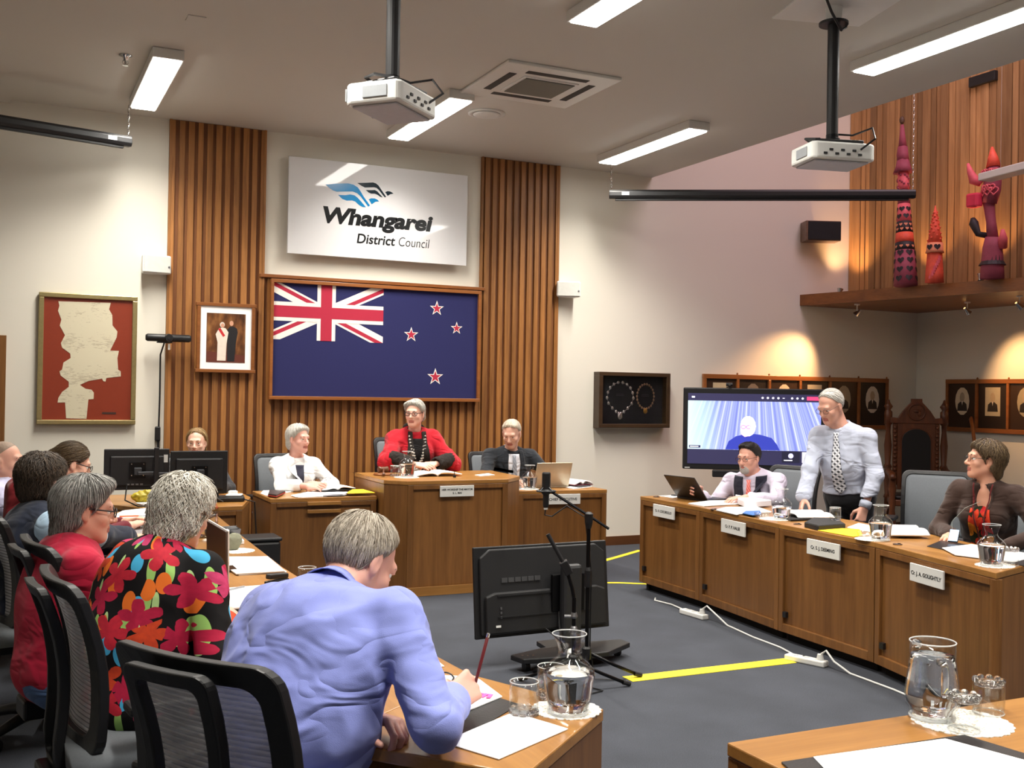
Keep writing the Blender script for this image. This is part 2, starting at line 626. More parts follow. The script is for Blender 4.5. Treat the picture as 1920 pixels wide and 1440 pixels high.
# ------------------------------------------------------------ projectors
def projector(x, y, zb, rz, label, plate):
    t = thing('projector', label, 'projector', (x, y, zb), rz, 'ceiling projectors')
    body = MB().prism([(-0.20, -0.13), (-0.17, -0.15), (0.17, -0.15), (0.20, -0.13), (0.20, 0.12), (0.17, 0.15), (-0.17, 0.15), (-0.20, 0.12)], 0, 0.10)
    body.build('body', WHITEP, t, 0.012)
    MB().prism([(-0.17, -0.12), (0.17, -0.12), (0.17, 0.12), (-0.17, 0.12)], -0.012, 0.0).build('base_cover', M('projector_base', (190, 190, 196), 0.5), t, 0.006)
    MB().prism([(-0.16, -0.10), (0.14, -0.12), (0.16, 0.10), (-0.12, 0.12)], 0.10, 0.125).build('mount_plate', BLACK, t, 0.006)
    MB().box((-0.12, 0.152, 0.05), (0.11, 0.006, 0.06)).build('vent', M('vent_grey', (150, 154, 158), 0.6), t, 0.002)
    MB().box((-0.203, -0.02, 0.05), (0.006, 0.13, 0.055)).build('vent', MATS['vent_grey'], t, 0.002)
    MB().tube([(0.10, 0.13, 0.045), (0.10, 0.165, 0.045)], 0.035, 20).build('lens', BLACK, t)
    for i in range(7):
        MB().box((-0.12 + i * 0.036, -0.152, 0.03 + 0.022 * (i % 2)), (0.022, 0.006, 0.012)).build('port', BLACK, t)
    for i in range(6):
        MB().box((0.202, -0.10 + i * 0.034, 0.03 + 0.02 * (i % 2)), (0.006, 0.02, 0.012)).build('port', BLACK, t)
    MB().lathe([(0.045, 0.125), (0.045, 0.15), (0.036, 0.155), (0.036, 0.175)], 20).build('swivel', BLACKM, t)
    top = CEIL - zb
    MB().lathe([(0.034, 0.165), (0.034, top - (0.10 if plate else 0.0))], 20).build('pole', BLACK, t, smooth=False)
    MB().tube([(0.10, -0.15, 0.06), (0.17, -0.19, 0.12), (0.19, -0.12, 0.20), (0.11, -0.04, 0.17), (0.03, 0.0, 0.18)], 0.006, 6).build('cable', BLACK, t)
    MB().tube([(-0.13, -0.1, 0.12), (-0.17, 0.0, 0.14), (-0.10, 0.09, 0.15), (0.05, 0.1, 0.15), (0.14, 0.03, 0.14)], 0.008, 6).build('cable', BLACK, t)
    MB().lathe([(0.004, 0.03), (0.004, 0.036)], 8, (-0.14, 0.152, 0.0)).build('status_lamp', emit('blue_led', (80, 120, 255), 2.0), t)
    if plate:
        MB().lathe([(0.085, top - 0.115), (0.085, top - 0.10)], 28).build('flange', BLACK, t)
        MB().lathe([(0.045, top - 0.10), (0.052, top - 0.012)], 8).build('bracket', WHITEP, t)
        MB().box((0.02, 0.0, top - 0.006), (0.58, 0.52, 0.012)).build('ceiling_plate', WHITEP, t, 0.002)
        MB().tube([(0.08, 0, top - 0.12), (-0.02, -0.13, top - 0.19), (-0.10, -0.16, top - 0.10), (-0.15, -0.18, top - 0.02), (-0.16, -0.18, top)], 0.008, 6).build('cable', BLACK, t)
    return t


projector(1.67, 4.9, 2.915, math.radians(42), 'white projector hanging from a plain black pole', False)
projector(4.39, 4.87, 2.95, math.radians(-14), 'white projector on a black pole under a white ceiling plate', True)


# ------------------------------------------------------------ projection screens
def chain(mb, p0, p1, n):
    p0, p1 = Vector(p0), Vector(p1)
    for i in range(n):
        c = p0.lerp(p1, (i + 0.5) / n)
        h = (p1 - p0).length / n * 0.62
        ax = Vector((1, 0, 0)) if i % 2 else Vector((0, 1, 0))
        pts = [c + ax * (0.008 * math.cos(a)) + Vector((0, 0, h * math.sin(a))) for a in [2 * PI * j / 10 for j in range(10)]]
        mb.tube(pts, 0.0028, 5, closed=True)


def screen_case(p0, p1, z, label, chain_tops):
    p0, p1 = Vector(p0), Vector(p1)
    L = (p1 - p0).length
    a = math.atan2(p1.y - p0.y, p1.x - p0.x)
    t = thing('projection_screen', label, 'projection screen', (p0.x, p0.y, z), a, 'rolled up projection screens')
    prof = [(-0.035, -0.04), (0.03, -0.045), (0.045, -0.02), (0.045, 0.02), (0.03, 0.04), (-0.03, 0.04), (-0.042, 0.02)]
    MB().flat([(-q[0], q[1]) for q in prof][::-1], L, (0, 0, 0), (0, 1, 0), (0, 0, 1)).build('case', BLACK, t, 0.004)
    MB().box((L / 2, -0.005, -0.054), (L - 0.12, 0.03, 0.022)).build('bottom_bar', BLACK, t, 0.003)
    MB().box((0.16 if p0.x > 3 else L - 0.16, -0.046, 0.0), (0.07, 0.002, 0.03)).build('sticker', PAPER, t)
    for (s, top) in zip((0.02, L - 0.02), chain_tops):
        mb = MB()
        chain(mb, (s, 0, 0.04), (s, 0, top - z - 0.03), int((top - z) / 0.035))
        mb.build('chain', CHROME, t)
    return t


screen_case((-2.0, 8.45), (0.90, 9.18), 3.565, 'rolled black projection screen case near the framed document', (CEIL, CEIL))
screen_case((5.37, 9.1), (7.89, 7.6), 3.55, 'rolled black projection screen case hanging in front of the timber bay', (CEIL, 7.0))

# ------------------------------------------------------------ sign
sign = thing('logo_sign', 'glossy white sign with blue bird logo and black lettering', 'sign', (0, 0, 0))
SIGNM = M('sign_white', (226, 226, 228), 0.04, var=0.01)
MB().box(((2.283 + 4.03) / 2, 9.535, 3.233), (1.747, 0.03, 0.876)).build('board', SIGNM, sign, 0.003)
MB().box((2.6, 9.58, 3.233), (0.04, 0.06, 0.6)).box((3.7, 9.58, 3.233), (0.04, 0.06, 0.6)).build('standoff', GREYM, sign)
SBLUE = M('logo_blue', (20, 130, 190), 0.2, var=0.02)
SDARK = M('logo_dark', (28, 44, 54), 0.2, var=0.02)
SBLK = M('sign_black', (24, 26, 28), 0.2, var=0.02)
logo = {
    'b1': [(2.621, 3.444), (2.722, 3.463), (2.837, 3.477), (2.884, 3.47), (2.926, 3.449), (2.95, 3.42), (2.986, 3.367), (3.047, 3.292), (3.032, 3.279), (3.011, 3.303), (2.957, 3.367), (2.921, 3.395), (2.88, 3.406), (2.827, 3.401), (2.729, 3.39), (2.694, 3.398), (2.659, 3.417)],
    'b2': [(2.741, 3.362), (2.81, 3.366), (2.857, 3.377), (2.898, 3.372), (2.927, 3.353), (2.963, 3.319), (3.008, 3.272), (2.976, 3.272), (2.94, 3.288), (2.905, 3.316), (2.875, 3.323), (2.823, 3.317), (2.782, 3.328)],
    'b3': [(3.034, 3.349), (3.057, 3.36), (3.093, 3.362), (3.117, 3.353), (3.135, 3.338), (3.099, 3.332), (3.064, 3.304)],
    'd1': [(2.922, 3.489), (3.001, 3.499), (3.072, 3.509), (3.102, 3.503), (3.126, 3.486), (3.151, 3.454), (3.203, 3.387), (3.191, 3.38), (3.17, 3.401), (3.133, 3.443), (3.109, 3.461), (3.085, 3.465), (2.996, 3.454), (2.961, 3.467)],
    'd2': [(3.003, 3.432), (3.056, 3.436), (3.091, 3.441), (3.116, 3.43), (3.14, 3.407), (3.17, 3.378), (3.146, 3.382), (3.116, 3.399), (3.092, 3.406), (3.056, 3.403), (3.03, 3.413)],
    'd3': [(3.193, 3.431), (3.217, 3.442), (3.241, 3.441), (3.26, 3.434), (3.275, 3.424), (3.242, 3.415), (3.218, 3.397)]}
for key, pts in logo.items():
    MB().flat([(p[0], p[1]) for p in pts], 0.0015, (0, 9.5197, 0)).build('logo_wing', SBLUE if key[0] == 'b' else SDARK, sign)
R90 = (PI / 2, 0, 0)


def fit_text(name, body, x0, x1, z, size, mat, parent, y, shear=0.0, offset=0.0):
    o = text_mesh(name, body, size, mat, parent, (x0, y, z), R90, 0.0012, shear, offset)
    xs = [v.co.x for v in o.data.vertices]
    o.scale.x = (x1 - x0) / (max(xs) - min(xs))
    o.location.x = x0 - min(xs) * o.scale.x
    return o


fit_text('sign_text', 'Whangarei', 2.603, 3.675, 3.103, 0.20, SBLK, sign, 9.5195, 0.18, 0.0085)
fit_text('sign_text', 'District', 2.926, 3.30, 2.936, 0.125, SBLK, sign, 9.5195, 0.15, 0.0025)
fit_text('sign_text', 'Council', 3.335, 3.645, 2.936, 0.125, SBLK, sign, 9.5195, 0.15, -0.0008)

# ------------------------------------------------------------ flag in its frame
flag = thing('framed_flag', 'large framed dark blue flag with union canton and four red stars', 'flag', (0, 0, 0))
fm = MB()
FX0, FX1, FZ0, FZ1 = 2.14, 4.19, 1.478, 2.558
for (cx, cz, wx, wz) in (((FX0 + FX1) / 2, FZ1 - 0.016, FX1 - FX0, 0.032), ((FX0 + FX1) / 2, FZ0 + 0.016, FX1 - FX0, 0.032)):
    fm.box((cx, 9.535, cz), (wx, 0.06, wz))
for cx in (FX0 + 0.014, FX1 - 0.014):
    fm.box((cx, 9.535, (FZ0 + FZ1) / 2), (0.028, 0.06, FZ1 - FZ0 - 0.064))
fm.build('frame', FRAMEW, flag, 0.003)
FNAVY = M('flag_navy', (26, 28, 84), 0.85, var=0.06, scale=60)
FWHITE = M('flag_white', (236, 232, 226), 0.85, var=0.03)
FRED = M('flag_red', (176, 34, 62), 0.85, var=0.05)
MB().box(((FX0 + FX1) / 2, 9.545, (FZ0 + FZ1) / 2), (FX1 - FX0 - 0.05, 0.02, FZ1 - FZ0 - 0.05)).build('field', FNAVY, flag)


def clip_rect(poly, x0, z0, x1, z1):
    def cl(pts, ins, inter):
        out = []
        for i in range(len(pts)):
            a, b_ = pts[i - 1], pts[i]
            if ins(b_):
                if not ins(a):
                    out.append(inter(a, b_))
                out.append(b_)
            elif ins(a):
                out.append(inter(a, b_))
        return out

    def ix(c):
        return lambda a, b_: (c, a[1] + (b_[1] - a[1]) * (c - a[0]) / (b_[0] - a[0]))

    def iz(c):
        return lambda a, b_: (a[0] + (b_[0] - a[0]) * (c - a[1]) / (b_[1] - a[1]), c)
    for ins, it in ((lambda p: p[0] >= x0, ix(x0)), (lambda p: p[0] <= x1, ix(x1)), (lambda p: p[1] >= z0, iz(z0)), (lambda p: p[1] <= z1, iz(z1))):
        if poly:
            poly = cl(poly, ins, it)
    return poly


cx0, cx1, cz0, cz1 = FX0 + 0.028, 3.20, 2.018, FZ1 - 0.032
ccx, ccz = 2.655, (cz0 + cz1) / 2
hw, hh = 0.545, (cz1 - cz0) / 2


def diag(sx, sz, o0, o1):
    dv = Vector((sx * hw * 1.1, sz * hh * 1.1))
    n = Vector((-dv.y, dv.x)).normalized()
    return [tuple(Vector((ccx, ccz)) + q) for q in (n * o0, dv + n * o0, dv + n * o1, n * o1)]


lay = 9.5345


def flagpoly(poly, mat, name):
    global lay
    p = clip_rect(poly, cx0, cz0, cx1, cz1)
    if len(p) > 2:
        MB().flat(p, 0.0004, (0, lay, 0)).build(name, mat, flag)


for sx in (1, -1):
    for sz in (1, -1):
        flagpoly(diag(sx, sz, -0.052, 0.052), FWHITE, 'white_saltire')
lay -= 0.0006
for (sx, sz) in ((1, 1), (-1, -1), (1, -1), (-1, 1)):
    flagpoly(diag(sx, sz, 0.0, -0.034) if sx * sz < 0 else diag(sx, sz, -0.034, 0.0), FRED, 'red_saltire')
lay -= 0.0006
for (a, bb, mt, nm) in ((0.086, 0.086, FWHITE, 'white_cross'), (0.052, 0.052, FRED, 'red_cross')):
    MB().box((ccx, lay, ccz), (2 * a, 0.0006, cz1 - cz0)).box(((cx0 + cx1) / 2, lay - 0.0004, ccz), (cx1 - cx0, 0.0006, 2 * bb)).build(nm, mt, flag)
    lay -= 0.0012


def star(cx, cz, r, y, mat, name):
    pts = [(cx + (r if i % 2 == 0 else r * 0.39) * math.sin(PI * i / 5), cz + (r if i % 2 == 0 else r * 0.39) * math.cos(PI * i / 5)) for i in range(10)]
    MB().flat(pts, 0.0005, (0, y, 0)).build(name, mat, flag)


for (sx, sz, r) in ((3.737, 2.372, 0.075), (3.481, 2.111, 0.075), (3.945, 2.191, 0.064), (3.732, 1.716, 0.085)):
    star(sx, sz - 0.004, r, 9.5345, FWHITE, 'star_border')
    star(sx, sz - 0.004, r * 0.72, 9.5338, FRED, 'star')

# ------------------------------------------------------------ framed portrait of a couple
por = thing('framed_portrait', 'framed photograph of a standing couple in a white mount', 'picture', (1.758, 9.54, 2.012))
fm = MB()
for s in (-1, 1):
    fm.box((0, 0, s * 0.29), (0.52, 0.04, 0.03)).box((s * 0.235, 0, 0), (0.03, 0.036, 0.55))
fm.build('frame', FRAMEW, por, 0.004)
MB().box((0, 0.004, 0), (0.45, 0.02, 0.56)).build('mount', PAPER, por)
PBG, nt, b = new_mat('portrait_backdrop')
n = noise_node(nt, coords(nt, 'Object', (6, 6, 2.5)), 3.0, 4.0)
nt.links.new(ramp(nt, n.outputs[0], [(0.3, rgb(58, 34, 20)), (0.5, rgb(106, 64, 34)), (0.7, rgb(150, 104, 60))]), b.inputs['Base Color'])
b.inputs['Roughness'].default_value = 0.35
MB().box((0, -0.0068, 0.0), (0.335, 0.002, 0.43)).build('photo', PBG, por)
pic = lambda pts, mat, nm, y=-0.0082: MB().flat(pts, 0.0004, (0, y, 0)).build(nm, mat, por)
pic([(-0.165, -0.215), (0.165, -0.215), (0.165, -0.15), (-0.165, -0.12)], M('photo_floor', (96, 44, 30), 0.5), 'photo_floor')
pic([(-0.075, -0.20), (0.0, -0.20), (0.005, -0.05), (0.02, 0.05), (-0.005, 0.085), (-0.03, 0.09), (-0.06, 0.085), (-0.09, 0.03), (-0.072, -0.04)], M('photo_cream', (226, 214, 200), 0.5), 'photo_figure', -0.0088)
pic([(-0.07, 0.075), (-0.05, 0.088), (-0.008, 0.02), (-0.026, 0.008)], M('photo_sash', (190, 40, 44), 0.5), 'photo_sash', -0.0093)
circ = lambda cx, cz, rx, rz: [(cx + rx * math.cos(2 * PI * i / 14), cz + rz * math.sin(2 * PI * i / 14)) for i in range(14)]
pic(circ(-0.034, 0.115, 0.021, 0.024), M('photo_hair', (214, 206, 196), 0.5), 'photo_head', -0.0091)
pic(circ(-0.032, 0.109, 0.015, 0.018), M('photo_skin', (204, 152, 124), 0.5), 'photo_face', -0.0095)
pic([(0.012, -0.205), (0.075, -0.205), (0.085, -0.05), (0.10, 0.05), (0.095, 0.085), (0.06, 0.105), (0.03, 0.10), (0.008, 0.07), (0.01, 0.0)], M('photo_uniform', (24, 22, 26), 0.5), 'photo_figure', -0.0087)
pic(circ(0.045, 0.13, 0.017, 0.023), MATS['photo_skin'], 'photo_face', -0.0093)

# ------------------------------------------------------------ framed document
doc = thing('framed_document', 'large gilt framed facsimile document with ragged cream sheet on rust mount', 'picture', (0, 0, 0))
GILT = M('gilt', (176, 160, 112), 0.3, 0.7, 0.15, 60)
fm = MB()
for z in (1.268, 2.318):
    fm.box((0.636, 9.58, z), (0.77, 0.04, 0.04))
for xx in (0.272, 1.0):
    fm.box((xx, 9.58, 1.793), (0.04, 0.04, 1.01))
fm.build('frame', GILT, doc, 0.006)
MB().box((0.636, 9.59, 1.793), (0.72, 0.02, 1.04)).build('mount', M('rust_mount', (132, 52, 32), 0.35, var=0.04), doc)
mp = [(0.399, 2.268), (0.807, 2.275), (0.794, 2.22), (0.821, 2.172), (0.824, 2.085), (0.864, 2.036), (0.859, 1.986), (0.809, 1.872), (0.879, 1.872), (0.868, 1.811), (0.876, 1.712), (0.897, 1.7), (0.898, 1.656), (0.784, 1.641), (0.778, 1.61), (0.761, 1.612), (0.749, 1.634), (0.645, 1.613), (0.577, 1.579), (0.623, 1.547), (0.669, 1.54), (0.688, 1.515), (0.686, 1.462), (0.646, 1.459), (0.634, 1.296), (0.477, 1.3), (0.466, 1.432), (0.409, 1.429), (0.414, 1.468), (0.442, 1.518), (0.492, 1.561), (0.491, 1.604), (0.428, 1.654), (0.419, 1.688), (0.438, 1.703), (0.448, 1.762), (0.502, 1.801), (0.498, 1.838), (0.435, 1.885), (0.425, 1.921), (0.455, 1.989), (0.414, 2.067), (0.425, 2.117), (0.398, 2.189), (0.408, 2.232)]
DOCM, nt, b = new_mat('document_sheet')
v = coords(nt, 'Object', (1, 1, 1))
n = noise_node(nt, coords(nt, 'Object', (30, 1, 160)), 1.0, 2.0)
n2 = noise_node(nt, v, 7.0, 3.0)
ln = math_node(nt, 'GREATER_THAN', math_node(nt, 'MULTIPLY', n.outputs[0], n2.outputs[0]), 0.325)
nt.links.new(mixcol(nt, ln, rgb(206, 198, 172), rgb(184, 174, 150)), b.inputs['Base Color'])
b.inputs['Roughness'].default_value = 0.5
MB().flat([(p[0], p[1]) for p in mp], 0.001, (0, 9.5785, 0)).build('sheet', DOCM, doc)
MB().box((0.81, 9.579, 1.345), (0.11, 0.002, 0.016)).build('title_plate', M('title_plate', (60, 40, 34), 0.5), doc)

# ------------------------------------------------------------ wall speakers, video bar
def wall_speaker(x, z, rz, label):
    t = thing('wall_speaker', label, 'speaker', (x, 9.55, z), rz, 'white wall speakers')
    MB().prism([(-0.125, -0.08), (0.125, -0.08), (0.09, 0.05), (-0.09, 0.05)], -0.08, 0.08).build('body', WHITEP, t, 0.014)
    MB().box((0, -0.083, 0), (0.225, 0.008, 0.14)).build('grille', M('speaker_grille', (206, 206, 200), 0.8, bmp=0.3), t, 0.003)
    MB().lathe([(0.009, 0), (0.009, 0.004)], 12, (0, 0, 0)).build('badge', GREYM, t, loc=(0.10, -0.087, -0.02), rot=(PI / 2, 0, 0))
    MB().box((0, 0.05, 0), (0.05, 0.05, 0.05)).build('bracket', WHITEP, t)
    return t


wall_speaker(1.145, 2.615, math.radians(12), 'white wall speaker above the gilt framed document')
wall_speaker(5.165, 2.63, math.radians(-20), 'white wall speaker beside the right timber column')
ds = thing('dark_wall_speaker', 'timber cased wall speaker with black grille near the ledge', 'speaker', (8.36, 9.44, 3.46), math.radians(-22))
MB().box((0, 0, 0), (0.40, 0.20, 0.225)).build('body', wood('speaker_wood', (96, 72, 56), (124, 98, 78), 0), ds, 0.004)
MB().box((0.01, -0.105, 0), (0.375, 0.012, 0.205)).build('grille', M('black_grille', (30, 30, 32), 0.9, bmp=0.4), ds, 0.003)
MB().box((0, 0.13, 0), (0.06, 0.07, 0.06)).build('bracket', BLACK, ds)

vb = thing('video_bar', 'black video conferencing camera bar on the edge of the slatted panel', 'camera', (1.262, 9.45, 1.99))
MB().tube([(-0.185, 0, 0), (-0.17, 0, 0), (0.17, 0, 0), (0.185, 0, 0)], [0.022, 0.032, 0.032, 0.022], 16).build('body', BLACK, vb, smooth=True)
MB().tube([(0, -0.02, 0), (0, -0.055, 0)], [0.036, 0.03], 20).tube([(0, -0.055, 0), (0, -0.06, 0)], 0.018, 14).build('lens', BLACK, vb)
MB().box((-0.03, 0.02, -0.036), (0.12, 0.06, 0.014)).box((0, 0.06, -0.02), (0.05, 0.09, 0.03)).build('bracket', BLACK, vb)
MB().box((0.005, -0.012, -0.075), (0.018, 0.004, 0.05)).build('tag', WHITEP, vb)
MB().tube([(-0.03, 0.0, -0.03), (-0.05, 0.10, -0.14), (-0.045, 0.135, -0.5), (-0.05, 0.135, -0.82), (-0.04, 0.135, -1.25)], 0.007, 6).build('cable', BLACK, vb)
pb = thing('power_adapter', 'small black power adapter on the wall beneath the video bar', 'adapter', (1.205, 9.585, 1.17))
MB().box((0, 0, 0), (0.045, 0.04, 0.125)).build('body', BLACK, pb, 0.01)
MB().tube([(0, 0, -0.06), (0.005, 0.0, -0.2), (0.02, 0.0, -0.55)], 0.005, 6).build('cable', BLACK, pb)

# ------------------------------------------------------------ display case with chains
cab = thing('display_case', 'shallow dark timber display case holding two ceremonial chains', 'display case', (5.955, 9.55, 1.517))
fm = MB()
for s in (-1, 1):
    fm.box((0, 0, s * 0.268), (0.87, 0.12, 0.04)).box((s * 0.412, 0, 0), (0.046, 0.12, 0.5))
fm.build('frame', DARKW, cab, 0.004)
MB().box((0, 0.035, 0), (0.80, 0.03, 0.52)).build('backing', M('black_velvet', (14, 14, 16), 0.95), cab)


def bead_chain(cx, cz, rx, rz, n, r, mat, pr, pmat, gap=0):
    mb = MB()
    pts = []
    for i in range(n):
        a = PI / 2 + 2 * PI * (i + 0.5) / n
        x_ = rx * math.cos(a)
        z_ = rz * math.sin(a)
        if z_ < 0:
            x_ *= (1 - 0.55 * (z_ / -rz) ** 2) if gap else 1
        pts.append((cx + x_, 0.012, cz + z_))
        mb.ball(pts[-1], (r, 0.006, r * 1.15), 10, 6)
    mb.tube(pts, 0.003, 5, closed=True)
    mb.build('chain', mat, cab, smooth=True)
    MB().ball((cx, 0.010, cz - rz - pr * 0.9), (pr, 0.008, pr * 1.1), 16, 8).build('pendant', pmat, cab, smooth=True)


SILV = M('silver', (190, 190, 186), 0.25, 0.9)
GOLD = M('old_gold', (170, 130, 60), 0.3, 0.9)
bead_chain(-0.14, 0.02, 0.16, 0.165, 18, 0.017, SILV, 0.030, SILV, 1)
bead_chain(0.17, 0.04, 0.105, 0.13, 22, 0.012, M('antique_gold', (160, 130, 100), 0.3, 0.8), 0.026, GOLD)
for cx in (-0.14, 0.17):
    MB().box((cx, 0.0185, 0.06), (0.09, 0.001, 0.004)).box((cx, 0.0185, 0.045), (0.10, 0.001, 0.004)).build('engraved_line', M('etched_grey', (58, 58, 60), 0.6), cab)
MB().box((0, -0.045, 0), (0.78, 0.003, 0.50)).build('glass_pane', glass_mat('thin_glass', (255, 255, 255), 1.05), cab)


# ------------------------------------------------------------ boards of old portraits
def portrait_board(t, n, cell, hgt, start):
    tot = n * cell
    fm = MB()
    for s in (-1, 1):
        fm.box((tot / 2, 0, s * (hgt / 2 - 0.02)), (tot + 0.04, 0.04, 0.05))
    for i in range(n + 1):
        fm.box((i * cell, 0, 0), (0.035, 0.04, hgt - 0.09))
    fm.build('frame', FRAMEW, t, 0.004)
    tones = [(196, 182, 150), (120, 108, 96), (214, 196, 166), (176, 164, 140), (160, 146, 120), (206, 198, 184)]
    for i in range(n):
        c = (i + 0.5) * cell
        MB().box((c, 0.008, 0), (cell - 0.035, 0.012, hgt - 0.09)).build('mount', M('brown_mount_%d' % (i % 2), ((54, 36, 24), (40, 30, 24))[i % 2], 0.35), t)
        oval = (i + start) % 3 != 0
        rw, rh = cell * 0.24, hgt * 0.27
        pts = circ(c, 0.05, rw, rh) if oval else [(c - rw, 0.05 - rh), (c + rw, 0.05 - rh), (c + rw, 0.05 + rh), (c - rw, 0.05 + rh)]
        MB().flat(pts, 0.001, (0, 0.0015, 0)).build('photo', M('sepia_%d' % ((i + start) % 6), tones[(i + start) % 6], 0.4), t)
        dk = M('sepia_dark', (44, 38, 34), 0.4)
        MB().flat([(c - rw * 0.7, 0.05 - rh * 0.7), (c + rw * 0.7, 0.05 - rh * 0.7), (c + rw * 0.6, 0.05 - rh * 0.2), (c + rw * 0.15, 0.05), (c - rw * 0.15, 0.05), (c - rw * 0.6, 0.05 - rh * 0.2)], 0.0006, (0, 0.0006, 0)).build('photo_coat', dk, t)
        MB().flat(circ(c, 0.05 + rh * 0.28, rw * 0.34, rh * 0.36), 0.0006, (0, 0.0, 0)).build('photo_face', M('sepia_face', (170, 150, 124), 0.4), t)
        MB().flat([(c - rw * .1, 0.05), (c + rw * .1, 0.05), (c, 0.05 - rh * .3)], 0.0006, (0, -0.0004, 0)).build('photo_collar', M('sepia_collar', (216, 206, 190), 0.4), t)
        MB().lathe([(0.008, 0), (0.012, 0.012), (0.0, 0.026)], 10, (c + cell / 2, 0, hgt / 2 + 0.004)).build('finial', FRAMEW, t)


t = thing('portrait_board', 'long timber board of six old portraits behind the large screen', 'picture', (6.89, 9.58, 1.512))
portrait_board(t, 6, 0.44, 0.595, 0)
t = thing('portrait_board', 'timber board of old portraits beside the carved chair', 'picture', (10.01, 9.10, 1.512), -PI / 2)
portrait_board(t, 6, 0.42, 0.595, 2)

# ------------------------------------------------------------ desks
PLINTH = M('plinth_black', (16, 14, 12), 0.8)


def desk(label, poly, h, fronts, sides=(), top_mat=OAKY, open_sides=(), kick=0.06, group=None):
    t = thing('desk', label, 'desk', (0, 0, 0), 0, group)
    n = len(poly)
    P = [Vector((p[0], p[1])) for p in poly]
    c = sum(P, Vector((0, 0))) / n
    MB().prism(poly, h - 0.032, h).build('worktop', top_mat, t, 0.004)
    ins = [c + (p - c) * 0.93 for p in P]
    for i in fronts + list(sides):
        p, q = P[i], P[(i + 1) % n]
        d = (q - p).normalized()
        a, b = p + d * 0.003, q - d * 0.003
        front = i in fronts
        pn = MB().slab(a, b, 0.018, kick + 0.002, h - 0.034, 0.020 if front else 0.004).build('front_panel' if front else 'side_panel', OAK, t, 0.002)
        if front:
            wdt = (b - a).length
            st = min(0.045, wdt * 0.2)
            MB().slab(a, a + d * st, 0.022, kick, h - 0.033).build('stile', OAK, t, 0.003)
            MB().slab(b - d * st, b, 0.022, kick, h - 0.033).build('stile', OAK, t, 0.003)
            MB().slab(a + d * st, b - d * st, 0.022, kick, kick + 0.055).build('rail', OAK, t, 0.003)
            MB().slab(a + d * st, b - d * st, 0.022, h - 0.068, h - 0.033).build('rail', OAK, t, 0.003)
        MB().slab(a + d * 0.03, b - d * 0.03, 0.03, 0.0, kick + 0.002, 0.06).build('plinth', PLINTH, t)
    return t


def name_plate(desk_ob, p, q, z, lines, size, hgt=0.095, wid=0.30, out=0.012):
    """white plate on the desk front running p->q (front faces right of p->q)"""
    p, q = Vector((p[0], p[1])), Vector((q[0], q[1]))
    d = (q - p).normalized()
    n = Vector((d.y, -d.x))
    c = (p + q) / 2 + n * out
    a = math.atan2(d.y, d.x)
    pl = MB().box((0, 0, 0), (wid, 0.012, hgt)).build('name_plate', WHITEP, desk_ob, 0.002)
    pl.location = (c.x, c.y, z)
    pl.rotation_euler = (0, 0, a)
    for k, s in enumerate(lines):
        zz = (len(lines) - 1) * size * 0.6 - k * size * 1.25 - size * 0.35
        text_mesh('plate_text', s, size, M('plate_ink', (40, 42, 44), 0.5), pl, (0, -0.0068, zz), R90, 0.0004, 0, 0.0006, 'CENTER')
    return pl


RA, RB, RC, RD, RE = (4.685, 7.37), (4.665, 6.52), (4.56, 5.5), (4.525, 4.62), (4.295, 3.60)
RA2, RB2, RC2, RD2, RE2 = (5.30, 7.39), (5.28, 6.54), (5.18, 5.55), (5.13, 4.74), (4.90, 3.80)
rowg = 'oak desks of the councillor row'
d1 = desk('oak desk with the laptop in front of the man in the waistcoat', [RA, RB, RB2, RA2], 0.75, [0], [3], group=rowg)
d2 = desk('oak desk in front of the standing man', [RB, RC, RC2, RB2], 0.75, [0], group=rowg)
d3 = desk('oak desk with the yellow folder and black notebook', [RC, RD, RD2, RC2], 0.75, [0], group=rowg)
d4 = desk('oak desk with a leather pad in front of the woman in brown', [RD, RE, RE2, RD2], 0.75, [0], [1], group=rowg)
lerp2 = lambda a, b, t: (a[0] + (b[0] - a[0]) * t, a[1] + (b[1] - a[1]) * t)
name_plate(d1, lerp2(RA, RB, .27), lerp2(RA, RB, .62), 0.665, ['Cr. V. COCURULLO'], 0.027, 0.095, 0.30)
name_plate(d2, lerp2(RB, RC, .31), lerp2(RB, RC, .64), 0.66, ['Cr. P. P. HALSE'], 0.030, 0.095, 0.31)
name_plate(d3, lerp2(RC, RD, .36), lerp2(RC, RD, .66), 0.65, ['Cr. S. J. DEEMING'], 0.029, 0.095, 0.30)
name_plate(d4, lerp2(RD, RE, .35), lerp2(RD, RE, .63), 0.645, ['Cr. J. A. GOLIGHTLY'], 0.029, 0.095, 0.29)
for dd, a, bq in ((d1, RA, RB), (d2, RB, RC), (d3, RC, RD), (d4, RD, RE)):
    c = lerp2(a, bq, 0.075)
    MB().box((c[0] + 0.012, c[1], 0.175), (0.03, 0.03, 0.035)).build('cable_hole', BLACK, dd)

